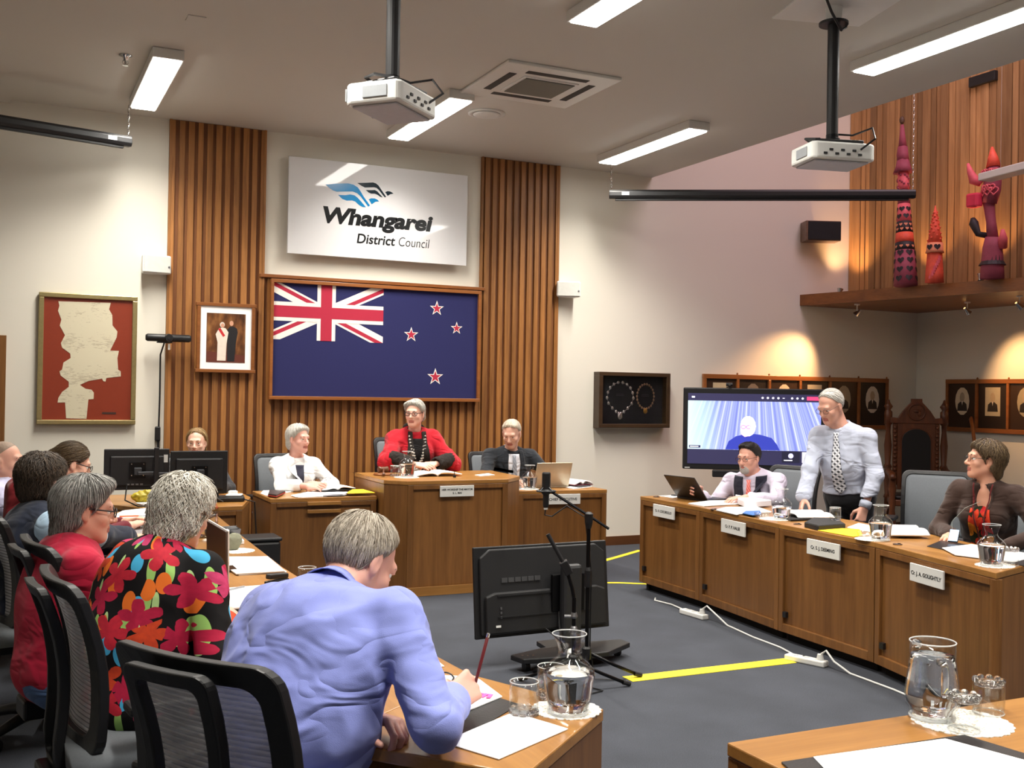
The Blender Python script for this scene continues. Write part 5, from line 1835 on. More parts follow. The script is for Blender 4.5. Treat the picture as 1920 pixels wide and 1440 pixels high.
def cloth(name, col, var=0.06, bmp=0.25, crease=0.7):
    """woven cloth with soft creases in its relief"""
    if name in MATS:
        return MATS[name]
    m, nt, b = new_mat(name)
    c = rgb(*col)
    v = coords(nt)
    n = noise_node(nt, v, 18.0)
    nt.links.new(mixcol(nt, n.outputs[0], tuple(x * (1 - var) for x in c[:3]) + (1,), tuple(min(1, x * (1 + var)) for x in c[:3]) + (1,)), b.inputs['Base Color'])
    b.inputs['Roughness'].default_value = 0.85
    b.inputs['Specular IOR Level'].default_value = 0.2
    b.inputs['Sheen Weight'].default_value = 0.15
    big = noise_node(nt, coords(nt, 'Object', (1.0, 1.0, 2.2), (0.6, 0.5, 0.2)), 4.2, 2.0, 0.45, 0.9)
    rid = math_node(nt, 'ABSOLUTE', math_node(nt, 'SUBTRACT', big.outputs[0], 0.5))
    fine = noise_node(nt, v, 600.0, 2.0)
    hgt = math_node(nt, 'ADD', math_node(nt, 'ADD', math_node(nt, 'MULTIPLY', rid, 1.5), math_node(nt, 'MULTIPLY', big.outputs[0], 0.6)), math_node(nt, 'MULTIPLY', fine.outputs[0], 0.02))
    bump(nt, b, hgt, crease, 0.035)
    MATS[name] = m
    return m

# ------------------------------------------------------------ people
EYEW = M('eye_white', (225, 220, 214), 0.2, var=0.02)
IRIS = M('eye_iris', (44, 36, 32), 0.2)
LIPS = {}


def axis_mesh(name, pts, r, mat, parent, n=8, closed=False):
    mb = MB()
    mb.tube([tuple(p) for p in pts], r, n, closed=closed)
    return mb.build(name, mat, parent, smooth=True)


def drape(field, A, O, rows, off, mat, parent, name, cols=4, uvflip=False, thick=0.004):
    """cloth strip lying on the front of a garment: rows of (height, left, right) in the torso frame A at O"""
    fine = []
    for a_, b_ in zip(rows[:-1], rows[1:]):
        n_ = max(1, int(abs(a_[0] - b_[0]) / 0.014))
        fine += [tuple(a_[q] + (b_[q] - a_[q]) * i / n_ for q in range(3)) for i in range(n_)]
    rows = fine + [rows[-1]]
    cols = cols * 2
    pts = []
    for (v_, l, r_) in rows:
        for j in range(cols + 1):
            u = l + (r_ - l) * j / cols
            pts.append(O + A[0] * u + A[2] * v_)
    pts = np.array(pts)
    d = np.full(len(pts), 0.34)
    hit = np.zeros(len(pts), bool)
    for _ in range(170):
        P = pts + A[1] * d[:, None]
        s_ = field.sample(P)
        hit |= s_ < off
        d = np.where(hit, d, d - 0.003)
    d = np.where(hit, d, np.median(d[hit]) if hit.any() else 0.1)
    P = pts + A[1] * d[:, None]
    k = len(rows)
    wd = cols + 1
    F = np.array([(i * wd + j, i * wd + j + 1, (i + 1) * wd + j + 1, (i + 1) * wd + j) for i in range(k - 1) for j in range(cols)])
    uvs = np.array([(j / cols, v_) for (v_, l, r_) in rows for j in range(wd)])
    if name == 'flowered_top':
        uvs[:, 0] *= 0.14
    o = np_mesh(name, [(P, F)], [mat], parent, uv=lambda V: uvs)
    sm = o.modifiers.new('solid', 'SOLIDIFY')
    sm.thickness = thick
    sm.offset = 0
    return o


def person(sp):
    s = sp.get('s', 1.0)
    arr = lambda k: np.array(sp[k], float)
    Pv, N, C = arr('pelvis'), arr('neck'), arr('head')
    Ff = unit(sp['face'])
    U = unit(N - Pv)
    Rt = unit(np.cross(Ff, U))
    Ft = np.cross(U, Rt)
    A = np.array([Rt, Ft, U])
    HA = head_frame(sp['look'], tilt=sp.get('tilt', 0.0))
    hp = lambda x, y, z: C + s * (np.array([x, y, z]) @ HA)
    root = thing('person', sp['label'], 'person', tuple(np.round((Pv[0], Pv[1], 0.0), 4)))
    org = np.array([Pv[0], Pv[1], 0.0])

    bk = sp.get('bulk', 1.0)
    belly = sp.get('belly', 0.0)
    shw = sp.get('shw', 0.175) * s
    sh = {}
    for key, q in (('R', 1), ('L', -1)):
        sh[key] = np.array(sp['sh' + key], float) if 'sh' + key in sp else N + Rt * q * shw - U * 0.045 * s + Ft * sp.get('shfwd', 0.0)
    mid = Pv + (N - Pv) * 0.45 - Ft * sp.get('hunch', 0.0)
    ch = Pv + (N - Pv) * 0.72 - Ft * sp.get('hunch', 0.0) * 0.7
    J = {}
    for key in ('R', 'L'):
        a = sp['arm' + key]
        el, wr = ik(sh[key], a['wrist'], 0.285 * s, 0.25 * s, a.get('pole', (0, 0, -1)))
        J[key] = (el, wr)

    def torso(f, i, k=0.06):
        f.ell(Pv + U * 0.03, np.array([0.165 * bk, 0.12 * bk + belly * 0.4, 0.13]) * s + i, A, k)
        f.ell(mid + Ft * belly * 0.5, np.array([0.150 * bk, 0.112 * bk + belly * 0.6, 0.16]) * s + i, A, k)
        f.ell(ch, np.array([0.160 * bk, 0.112 * bk, 0.17]) * s + i, A, k)
        bust = sp.get('bust', 0)
        if bust:
            for q in (-1, 1):
                f.ell(ch + Rt * q * 0.07 * s + Ft * 0.075 * s - U * 0.02, np.array([0.065, 0.055 + bust, 0.07]) * s + i, A, 0.04)
        for key in ('R', 'L'):
            f.cone(N - U * 0.035, sh[key] - U * 0.012, 0.050 * s + i, 0.042 * s + i, 0.05)
            f.cone(sh[key] - U * 0.015, sh[key] - U * 0.02 + (J[key][0] - sh[key]) * 0.15, 0.046 * s + i, 0.045 * s + i, 0.04)

    def arm(f, key, i, k=0.02, upto=1.0, cuffr=0.0):
        el, wr = J[key]
        f.cone(sh[key], el, 0.042 * s * bk ** 0.5 + i, 0.036 * s + i, 0.03)
        if upto > 0.5:
            e2 = el + (wr - el) * (upto - 0.5) * 2
            f.cone(el, e2, 0.036 * s + i, 0.026 * s + i * 0.8 + cuffr, k)

    pts = np.array([Pv, N, C] + [J[k_][j] for k_ in 'RL' for j in (0, 1)] + list(sh.values()))
    lo, hi = pts.min(0) - 0.24, pts.max(0) + 0.24
    hB = sp.get('h', 0.006)
    fb = Field(lo, hi, hB)
    torso(fb, -0.014)
    for key in 'RL':
        arm(fb, key, -0.004)
    head_solids(fb, C, HA, s, 0.0, True, sp.get('fem', 0.0), sp.get('chin', 1.0))
    fb.cone(hp(0, -0.030, -0.055), N - U * 0.03, 0.052 * s * sp.get('neckr', 1.0), 0.058 * s * sp.get('neckr', 1.0), 0.03)
    if sp.get('neckr', 1.0) > 1.02:
        fb.cone(hp(0, 0.03, -0.08), N + Ft * 0.02, 0.045 * s, 0.05 * s, 0.03)
    ears(fb, C, HA, s)
    V0, F0 = fb.surface()
    parts = [(V0 - org, F0)]
    for key, q in (('R', -1), ('L', 1)):
        a = sp['arm' + key]
        if a.get('hide'):
            continue
        el, wr = J[key]
        hv, hf = hand_mesh(wr, a.get('hand', wr - el), a.get('palm', (0, 0, -1)), q, a.get('curl', (0.3, 0.35, 0.4, 0.45)), a.get('spread', 0.06), a.get('thumb', 0.4), s * sp.get('hs', 1.0), a.get('h', 0.0042), wr - el)
        parts.append((hv - org, hf))
    skin = skin_mat(sp.get('skin_name', 'skin_fair'), sp.get('skin', (214, 166, 142)))
    lip = M(sp.get('lip_name', 'lips'), sp.get('lip', (176, 104, 92)), 0.45)

    def zone(c):
        l = ((c + org - C) @ HA.T) / s
        m_ = (np.abs(l[:, 0]) < 0.024) & (l[:, 2] < -0.054) & (l[:, 2] > -0.077) & (l[:, 1] > 0.078)
        return np.where(m_, 1, 0)
    body = np_mesh('body', parts, [skin, lip], root, mi=zone)

    # eyes and brows
    mb = MB()
    for q in (-1, 1):
        mb.mi = 0
        mb.ball(tuple(hp(q * 0.031, 0.0680, 0.001) - org), 0.0125 * s, 12, 8)
        mb.mi = 1
        mb.ball(tuple(hp(q * 0.031, 0.0772, 0.0005) - org), 0.0055 * s, 10, 6)
    mb.build('eyes', [EYEW, IRIS], root, smooth=True)
    brow = M(sp.get('brow_name', 'brow_dark'), sp.get('brow', (66, 50, 42)), 0.8)
    for q in (-1, 1):
        axis_mesh('eyebrow', [hp(q * 0.014, 0.0865, 0.021) - org, hp(q * 0.030, 0.0855, 0.027) - org, hp(q * 0.048, 0.0725, 0.021) - org], [0.0022 * s, 0.0030 * s, 0.0015 * s], brow, root, 6)

    # hair
    hr = sp.get('hair')
    if hr:
        fh = Field(C - 0.21 * s, C + 0.21 * s, hr.get('h', 0.005))
        head_solids(fh, C, HA, s, hr.get('t', 0.010), False)
        for (c_, r_) in hr.get('add', []):
            fh.ell(hp(*c_), np.array(r_) * s, HA, 0.025)
        po, pn = hr.get('line', (0.055, 0.060)), hr.get('slope', (0, 0.80, -0.60))
        fh.plane_cut(hp(0, po[0], po[1]), np.array(pn) @ HA, 0.030)
        side = hr.get('ear', 0)
        earcut = [((q * 0.088, 0.000, -0.012), (0.026, 0.030, 0.040)) for q in (-1, 1)] + [((q * 0.085, 0.055, -0.035), (0.036, 0.050, 0.060)) for q in (-1, 1)] if side else []
        for (c_, r_) in hr.get('cut', []) + earcut:
            fh.ell(hp(*c_), np.array(r_) * s, HA, 0.012, 'sub')
        if hr.get('bare'):
            fh.ell(hp(*hr['bare'][0]), np.array(hr['bare'][1]) * s, HA, 0.02, 'sub')
        Vh, Fh = fh.surface()
        Vn = fh.grad(Vh)
        if hr.get('rough', 0.0):
            Vh2 = folds(Vh, Vn, hr['rough'], hr.get('rscale', 60.0), hr.get('stretch', (1, 1, 1)))
        else:
            Vh2 = Vh
        cols = hr['cols']
        base = M(hr['name'], tuple(int(x * 0.8 + y * 0.2) for x, y in zip(cols[0], cols[1])), 0.6, var=0.25, scale=90, bmp=0.6, bscale=260)
        hob = np_mesh('hair', [(Vh2 - org, Fh)], [base], root)
        if hr.get('count', 0):
            so = strands(fh, Vh, hp(*hr.get('crown', (0, -0.06, 0.10))), hr['count'], hr.get('len', 0.05), 0.008, HAIRS, hob, hr.get('wave', 0.2), hr.get('rad', 0.0010), hr.get('down', 0.5), hr.get('lift', 0.004), (np.array(hr['flow']) @ HA if 'flow' in hr else None), hr.get('seed', 3), hr.get('tips', 0.4), cols=cols)
            so.data.transform(Matrix.Translation(tuple(-org)))
            so['kind'] = 'stuff'
    bd = sp.get('beard')
    if bd:
        f2 = Field(C - 0.17 * s, C + 0.17 * s, 0.004)
        head_solids(f2, C, HA, s, 0.005, True)
        fz = Field(C - 0.17 * s, C + 0.17 * s, 0.004)
        fz.ell(hp(0, 0.075, -0.090), np.array([0.045, 0.05, 0.040]) * s, HA, 0.01)
        f2.v = np.maximum(f2.v, fz.v)
        f2.ell(hp(0, 0.098, -0.064), np.array([0.020, 0.016, 0.009]) * s, HA, 0.004, 'sub')
        Vb, Fb = f2.surface()
        np_mesh('beard', [(Vb - org, Fb)], [M(bd[0], bd[1], 0.8, var=0.3, scale=150, bmp=0.6)], root)

    # garments
    tp = sp['top']
    fs = Field(lo, hi, tp.get('h', 0.009))
    inf = tp.get('infl', 0.012)
    torso(fs, inf, 0.06)
    for key in 'RL':
        arm(fs, key, inf - 0.002, 0.03, tp.get('sleeve', 0.97), tp.get('cuffr', 0.004))
    if tp.get('hem') is not None:
        fs.plane_cut(Pv + U * tp['hem'], -U, 0.01)
    if tp.get('scoop'):
        c_, r_ = tp['scoop']
        fs.ell(N + np.array(c_) @ A, np.array(r_) * s, A, 0.012, 'sub')
    fs.cone(N - U * 0.02, hp(0, -0.02, -0.07), 0.062 * s * sp.get('neckr', 1.0), 0.066 * s * sp.get('neckr', 1.0), 0.006, 'sub')
    Vs, Fs = fs.surface()
    if tp.get('fold', 0.006):
        Vd = folds(Vs, fs.grad(Vs), tp.get('fold', 0.006), tp.get('fscale', 9.0), tp.get('stretch', (1, 1, 1)), tp.get('seed', 1.0))
    else:
        Vd = Vs
    uvf = None
    if tp.get('uv'):
        rel = Vd - N
        ang = np.arctan2(rel @ Rt, -(rel @ Ft))
        uvf = lambda V: np.stack([ang * 0.16, rel @ U], 1)
    np_mesh(tp.get('name', 'shirt'), [(Vd - org, Fs)], [tp['mat']], root, uv=uvf)

    cl = sp.get('collar')
    if cl:
        nd = unit(hp(0, -0.02, -0.06) - N)
        e1 = unit(Ft - nd * (Ft @ nd))
        e2 = np.cross(nd, e1)
        rows = []
        gap = cl.get('gap', 0.35)
        for (rr, hh_) in ((0.064, 0.0), (0.0645, 0.035), (0.066, 0.046), (0.071, 0.044), (0.082, 0.010), (0.088, -0.004)):
            row = []
            for j in range(25):
                a_ = gap + (2 * PI - 2 * gap) * j / 24
                fr = 0.5 + 0.5 * math.cos(a_)
                row.append(tuple(N + nd * (hh_ - 0.012 - 0.028 * fr) * s + (e1 * math.cos(a_) * (1.0 + 0.1 * fr) + e2 * math.sin(a_)) * rr * s * cl.get('r', 1.0) - org))
            rows.append(row)
        mb = MB()
        mb.grid(rows)
        co = mb.build('collar', cl['mat'], root, smooth=True)
        co.modifiers.new('solid', 'SOLIDIFY').thickness = 0.003
    for key in 'RL':
        if key in sp.get('cuffs', ''):
            el, wr = J[key]
            d_ = unit(wr - el)
            m_ = wr - d_ * 0.055 * s
            axis_mesh('cuff', [m_ - org, m_ + d_ * 0.012 - org, m_ + d_ * 0.05 - org], [0.040 * s, 0.043 * s, 0.040 * s], tp['mat'], root, 16)
    O = ch - org * 0
    class Shift:
        def __init__(q): pass
    def dr(rows, off, mat, name, cols=4, thick=0.004):
        o = drape(fs, A, N, [(v_ * s, l * s, r_ * s) for (v_, l, r_) in rows], off + tp.get('fold', 0.006) * 0.55, mat, root, name, cols, thick=thick)
        o.data.transform(Matrix.Translation(tuple(-org)))
        return o
    for item in sp.get('drapes', []):
        dr(*item)

    # trousers, shoes
    if 'legs' in sp:
        lg2 = sp['legs']
        hipz = Pv - U * 0.02
        f3 = Field(np.minimum(lo, (-9, -9, 0.0)) * 0 + np.array([min(Pv[0], lo[0]) - 0.75, min(Pv[1], lo[1]) - 0.75, 0.0]), np.array([hi[0] + 0.6, hi[1] + 0.6, Pv[2] + 0.3]), 0.016)
        f3.ell(Pv + U * 0.02, np.array([0.175 * bk, 0.13 * bk + belly * 0.3, 0.13]) * s + 0.006, A, 0.05)
        shoes = MB()
        Fh_ = unit((Ff[0], Ff[1], 0))
        Rh = unit(np.cross(Fh_, (0, 0, 1)))
        for q in (-1, 1):
            hip = Pv + Rh * q * 0.09 * s - np.array([0, 0, 0.03])
            if lg2.get('stand'):
                kn = hip - np.array([0, 0, 0.42 * s]) + Fh_ * 0.02
                an = kn - np.array([0, 0, hip[2] - 0.42 * s - 0.09]) - Fh_ * 0.02
            else:
                kn = hip + Fh_ * 0.40 * s + Rh * q * 0.03 + np.array([0, 0, 0.50 - hip[2]])
                an = kn + Fh_ * lg2.get('out', 0.02) + np.array([0, 0, -0.41])
            f3.cone(hip, kn, 0.085 * s * bk ** 0.5, 0.062 * s, 0.04)
            f3.cone(kn, an, 0.06 * s, 0.05 * s, 0.02)
            a2 = an - org
            shoes.ball((a2[0] + Fh_[0] * 0.07, a2[1] + Fh_[1] * 0.07, 0.045), (0.06 + 0.07 * abs(Fh_[0]), 0.06 + 0.07 * abs(Fh_[1]), 0.045), 14, 8)
        V3, F3 = f3.surface()
        np_mesh(lg2.get('name', 'trousers'), [(V3 - org, F3)], [lg2['mat']], root)
        shoes.build('shoes', M('black_shoe', (24, 22, 22), 0.4), root, smooth=True)

    gl = sp.get('glasses')
    if gl:
        mt = gl.get('mat', BLACK)
        for q in (-1, 1):
            cx = q * 0.033
            ring = [hp(cx + 0.024 * math.cos(a_) * (1.0 if abs(math.cos(a_)) < .9 else 0.97), 0.098 - 0.012 * abs(cx + 0.024 * math.cos(a_)) * 4 * 0.4, 0.000 + 0.0165 * math.sin(a_)) - org for a_ in [2 * PI * i / 16 for i in range(16)]]
            axis_mesh('glasses_rim', ring, gl.get('r', 0.0016), mt, root, 6, True)
            axis_mesh('glasses_temple', [hp(q * 0.057, 0.090, 0.006) - org, hp(q * 0.071, 0.055, 0.008) - org, hp(q * 0.079, 0.0, 0.010) - org, hp(q * 0.080, -0.02, -0.002) - org], gl.get('r', 0.0016) * 1.2, mt, root, 6)
        axis_mesh('glasses_bridge', [hp(-0.010, 0.097, 0.004) - org, hp(0, 0.101, 0.006) - org, hp(0.010, 0.097, 0.004) - org], gl.get('r', 0.0016), mt, root, 6)
    return dict(root=root, J=J, sh=sh, A=A, N=N, hp=hp, org=org, fs=fs, HA=HA, s=s, ch=ch)

# ------------------------------------------------------------ printed cloths
def uvnode(nt, scale=(1, 1, 1), rot=0.0):
    u = nt.nodes.new('ShaderNodeUVMap')
    u.uv_map = 'pattern'
    mp = nt.nodes.new('ShaderNodeMapping')
    mp.inputs['Scale'].default_value = scale
    mp.inputs['Rotation'].default_value = (0, 0, rot)
    nt.links.new(u.outputs[0], mp.inputs[0])
    return mp.outputs[0]


def vor(nt, vec, scale, rnd=1.0):
    n = nt.nodes.new('ShaderNodeTexVoronoi')
    n.voronoi_dimensions = '2D'
    n.inputs['Scale'].default_value = scale
    n.inputs['Randomness'].default_value = rnd
    nt.links.new(vec, n.inputs['Vector'])
    return n


def cramp(nt, fac, stops):
    o = ramp(nt, fac, stops)
    o.node.color_ramp.interpolation = 'CONSTANT'
    return o


def floral(name, bg, petals, scale, leaf, blue, size=0.52, nlobes=2.5):
    m, nt, b = new_mat(name)
    v0 = uvnode(nt)
    nz = noise_node(nt, v0, 30.0, 2.0)
    dv = nt.nodes.new('ShaderNodeVectorMath')
    dv.operation = 'MULTIPLY_ADD'
    nt.links.new(nz.outputs['Color'], dv.inputs[0])
    dv.inputs[1].default_value = (0.014, 0.014, 0)
    nt.links.new(v0, dv.inputs[2])
    col = rgb(*bg)
    # long green leaves and stems
    if leaf:
        for (rot, sc, th, c) in ((0.5, (15, 3.6, 1), 0.17, (150, 192, 104)), (-0.6, (19, 4.2, 1), 0.15, (176, 208, 140))):
            n = vor(nt, uvnode(nt, sc, rot), 1.0)
            col = mixcol(nt, math_node(nt, 'LESS_THAN', n.outputs['Distance'], th), col, rgb(*c))
    if blue:
        n = vor(nt, uvnode(nt, (15, 8.5, 1), 0.3), 1.0)
        sel = math_node(nt, 'MULTIPLY', math_node(nt, 'LESS_THAN', n.outputs['Distance'], 0.26), math_node(nt, 'GREATER_THAN', n.outputs['Color'], 0.55))
        col = mixcol(nt, sel, col, rgb(70, 170, 214))
        n = vor(nt, uvnode(nt, (17, 9, 1), -0.5), 1.0)
        sel = math_node(nt, 'MULTIPLY', math_node(nt, 'LESS_THAN', n.outputs['Distance'], 0.30), math_node(nt, 'GREATER_THAN', n.outputs['Color'], 0.5))
        col = mixcol(nt, sel, col, rgb(226, 112, 40))
    n = vor(nt, dv.outputs[0], scale, 0.85)
    # petal shape around each cell centre
    sc = nt.nodes.new('ShaderNodeVectorMath')
    sc.operation = 'SUBTRACT'
    nt.links.new(dv.outputs[0], sc.inputs[0])
    nt.links.new(n.outputs['Position'], sc.inputs[1])
    sx = nt.nodes.new('ShaderNodeSeparateXYZ')
    nt.links.new(sc.outputs[0], sx.inputs[0])
    ang = math_node(nt, 'ARCTAN2', sx.outputs[1], sx.outputs[0])
    sepc = nt.nodes.new('ShaderNodeSeparateColor')
    nt.links.new(n.outputs['Color'], sepc.inputs[0])
    ph = math_node(nt, 'MULTIPLY', sepc.outputs[1], 6.28)
    lob = math_node(nt, 'ABSOLUTE', math_node(nt, 'SINE', math_node(nt, 'ADD', math_node(nt, 'MULTIPLY', ang, nlobes), ph)))
    rad_ = math_node(nt, 'MULTIPLY', math_node(nt, 'ADD', math_node(nt, 'MULTIPLY', lob, 0.62), 0.38), size / scale)
    ln = nt.nodes.new('ShaderNodeVectorMath')
    ln.operation = 'LENGTH'
    nt.links.new(sc.outputs[0], ln.inputs[0])
    inside = math_node(nt, 'LESS_THAN', ln.outputs['Value'], rad_)
    k = len(petals)
    pc = cramp(nt, sepc.outputs[0], [(i / k, rgb(*c)) for i, c in enumerate(petals)])
    shade = noise_node(nt, uvnode(nt, (1, 1, 1)), 70.0, 2.0)
    pc = mixcol(nt, math_node(nt, 'MULTIPLY', shade.outputs[0], 0.55), pc, rgb(110, 16, 40), 'MIX')
    col = mixcol(nt, inside, col, pc)
    nt.links.new(col, b.inputs['Base Color'])
    b.inputs['Roughness'].default_value = 0.8
    b.inputs['Specular IOR Level'].default_value = 0.2
    MATS[name] = m
    return m


FLORAL = floral('floral_print', (16, 14, 16), [(190, 34, 70), (222, 78, 36), (206, 44, 60), (212, 70, 120)], 9.0, True, True, 0.52)
BLOOM = floral('poppy_print', (40, 44, 26), [(226, 70, 34), (240, 150, 40), (206, 40, 36), (244, 190, 70)], 11.0, False, False, 0.75)


def tie_mat(name, bg, stripe, sc, second=None):
    m, nt, b = new_mat(name)
    w1 = nt.nodes.new('ShaderNodeTexWave')
    w1.inputs['Scale'].default_value = sc
    nt.links.new(uvnode(nt, (0.06, 1, 1), 0.8), w1.inputs['Vector'])
    col = mixcol(nt, math_node(nt, 'GREATER_THAN', w1.outputs[0], 0.55), rgb(*bg), rgb(*stripe))
    if second:
        w2 = nt.nodes.new('ShaderNodeTexWave')
        w2.inputs['Scale'].default_value = sc
        nt.links.new(uvnode(nt, (0.06, 1, 1), -0.8), w2.inputs['Vector'])
        col = mixcol(nt, math_node(nt, 'GREATER_THAN', w2.outputs[0], 0.6), col, rgb(*second))
    nt.links.new(col, b.inputs['Base Color'])
    b.inputs['Roughness'].default_value = 0.6
    MATS[name] = m
    return m


TROU = cloth('dark_trousers', (34, 34, 38))
NAVYT = cloth('navy_trousers', (36, 42, 60))
JEANS = cloth('blue_jeans', (84, 112, 160))
BLUESH = cloth('blue_shirt', (138, 148, 216), 0.05)
WHITEJ = cloth('white_jacket', (236, 236, 236), 0.02)

# ---- man in the blue shirt, writing
blue = person(dict(
    label='man in a blue long-sleeved shirt leaning over the desk with a pen in his hand',
    pelvis=(0.575, 2.43, 0.56), neck=(0.735, 2.545, 1.065), head=(0.840, 2.640, 1.130), look=(0.90, 0.30, -0.62), tilt=0.05,
    face=(0.80, 0.60, 0), shw=0.20, bulk=1.26, belly=0.05, hunch=0.045, s=1.0, h=0.005, shR=(0.846, 2.40, 1.035), shL=(0.62, 2.68, 1.01),
    armR=dict(wrist=(1.005, 2.42, 0.815), pole=(-0.1, -0.75, -0.45), hand=(0.80, 0.45, 0.25), palm=(-0.35, 0.70, -0.62), curl=(0.75, 0.8, 0.85, 0.9), thumb=0.9, h=0.0032),
    armL=dict(wrist=(0.80, 2.45, 0.79), pole=(-0.5, 0.3, -0.7), hand=(0.45, -0.80, 0.05), palm=(-0.3, 0.0, -0.9), curl=(0.75, 0.8, 0.85, 0.9), h=0.0035),
    skin=(216, 158, 138), skin_name='skin_pink', brow=(150, 140, 130), brow_name='brow_grey',
    hair=dict(name='hair_grey_blond', ear=1, t=0.009, cols=((120, 106, 88), (226, 216, 200)), count=5200, len=0.055, wave=0.18, rad=0.0010, crown=(0.0, -0.045, 0.118), down=0.25, lift=0.004, line=(0.040, 0.070), rough=0.003, tips=0.5, h=0.0045, cut=[((0, -0.045, 0.128), (0.028, 0.030, 0.018))]),
    top=dict(mat=BLUESH, infl=0.017, h=0.0075, fold=0.012, fscale=8.5, stretch=(1.0, 1.6, 0.9), sleeve=0.93, cuffr=0.010, seed=4.2),
    collar=dict(mat=BLUESH, gap=0.5, r=0.96), cuffs='R', legs=dict(mat=TROU)))

# ---- woman in the floral blouse
floralp = person(dict(
    label='woman with wavy white hair in a black floral blouse with clasped hands',
    pelvis=(0.42, 3.52, 0.55), neck=(0.475, 3.635, 1.035), head=(0.55, 3.671, 1.155), look=(0.77, 0.57, -0.30), tilt=-0.05,
    face=(0.90, 0.44, 0), shw=0.185, bulk=1.22, belly=0.06, hunch=0.05, s=0.97, h=0.0055, shR=(0.585, 3.475, 0.985), shL=(0.40, 3.80, 0.985),
    armR=dict(wrist=(0.668, 3.55, 0.80), pole=(-0.2, -0.9, -0.4), hand=(0.55, 0.75, 0.1), palm=(-0.5, 0.3, -0.6), curl=(0.6, 0.65, 0.7, 0.75), thumb=0.7, h=0.0035),
    armL=dict(wrist=(0.665, 3.70, 0.80), pole=(-0.1, 0.8, -0.5), hand=(0.6, -0.75, 0.0), palm=(-0.5, -0.3, -0.6), curl=(0.5, 0.55, 0.6, 0.6), thumb=0.6, h=0.004),
    skin=(220, 168, 146), skin_name='skin_fair', fem=1,
    hair=dict(name='hair_white', ear=1, t=0.011, cols=((172, 164, 148), (250, 247, 238)), count=3400, len=0.10, wave=1.4, rad=0.0021, crown=(0, -0.03, 0.125), down=0.55, lift=0.010, line=(0.050, 0.045), rough=0.016, rscale=34, tips=1.2, seed=5,
              add=[((0, -0.050, -0.02), (0.073, 0.060, 0.080)), ((0, -0.070, -0.085), (0.056, 0.034, 0.040)), ((0, -0.01, 0.070), (0.073, 0.080, 0.055))], slope=(0, 0.86, -0.5)),
    top=dict(mat=FLORAL, infl=0.020, h=0.008, fold=0.009, fscale=8.0, sleeve=0.95, uv=True, name='blouse', cuffr=0.014), legs=dict(mat=TROU)))

# ---- person in the crimson shirt
redp = person(dict(
    label='grey-haired person in a crimson shirt with dark-rimmed glasses',
    pelvis=(0.20, 4.16, 0.54), neck=(0.235, 4.165, 0.985), head=(0.283, 4.19, 1.118), look=(0.95, 0.06, -0.12),
    face=(0.97, 0.15, 0), shw=0.180, bulk=1.08, belly=0.03, hunch=0.02, s=1.0, h=0.0055,
    armR=dict(wrist=(0.56, 4.10, 0.72), pole=(-0.2, -0.5, -0.8), curl=(0.4, 0.4, 0.5, 0.5)),
    armL=dict(wrist=(0.60, 4.32, 0.79), pole=(-0.2, 0.6, -0.6), hand=(0.9, 0.1, 0.0), palm=(0, 0, -1), curl=(0.2, 0.25, 0.3, 0.3)),
    skin=(206, 150, 124), skin_name='skin_tan', glasses=dict(r=0.0022), brow=(90, 84, 80), brow_name='brow_mid',
    hair=dict(name='hair_iron_grey', ear=1, t=0.014, cols=((62, 60, 58), (196, 194, 188)), count=4600, len=0.085, wave=0.16, rad=0.0012, crown=(0, -0.02, 0.13), down=0.75, lift=0.006, line=(0.048, 0.050), rough=0.006, rscale=40, stretch=(1, 1, 0.25), tips=0.8, seed=8,
              add=[((0, -0.060, -0.03), (0.075, 0.050, 0.085)), ((0, -0.075, -0.10), (0.05, 0.026, 0.035)), ((0, 0.03, 0.085), (0.065, 0.065, 0.038))], slope=(0, 0.80, -0.60)),
    top=dict(mat=cloth('crimson_shirt', (186, 30, 62), 0.06), infl=0.018, h=0.008, fold=0.010, fscale=8.0, stretch=(1, 1, 0.6), sleeve=0.72, cuffr=0.014, seed=9),
    collar=dict(mat=MATS['crimson_shirt'], gap=0.6, r=1.05), legs=dict(mat=JEANS)))

# ---- dark-haired man in navy and light blue
darkp = person(dict(
    label='dark-haired man in a navy and pale blue jacket reaching for a laptop',
    pelvis=(0.10, 5.28, 0.54), neck=(0.165, 5.30, 0.985), head=(0.183, 5.34, 1.123), look=(0.84, 0.52, -0.10),
    face=(0.95, 0.30, 0), shw=0.195, bulk=1.05, s=1.04, h=0.0065, hunch=0.02,
    armR=dict(wrist=(0.58, 5.52, 0.83), pole=(-0.1, -0.7, -0.5), hand=(0.80, 0.55, -0.02), palm=(0, 0, -1), curl=(0.18, 0.2, 0.22, 0.25), h=0.004),
    armL=dict(wrist=(0.52, 5.62, 0.79), pole=(-0.1, 0.7, -0.5)),
    skin=(222, 160, 132), skin_name='skin_warm', brow=(50, 40, 34), brow_name='brow_black',
    hair=dict(name='hair_dark_brown', ear=1, t=0.018, cols=((34, 26, 20), (92, 76, 60)), count=3600, len=0.05, wave=0.9, rad=0.0014, crown=(0, -0.03, 0.125), down=0.4, lift=0.008, line=(0.05, 0.045), rough=0.010, rscale=45, tips=0.9, seed=11,
              add=[((0, -0.045, 0.045), (0.086, 0.080, 0.080)), ((0, -0.07, -0.03), (0.066, 0.042, 0.060))], slope=(0, 0.82, -0.57)),
    top=dict(mat=cloth('navy_jacket', (30, 36, 52), 0.08), infl=0.020, h=0.010, fold=0.009, fscale=7.0, sleeve=0.92, cuffr=0.012, name='jacket'),
    collar=dict(mat=MATS['navy_jacket'], gap=0.5, r=1.08), legs=dict(mat=NAVYT)))
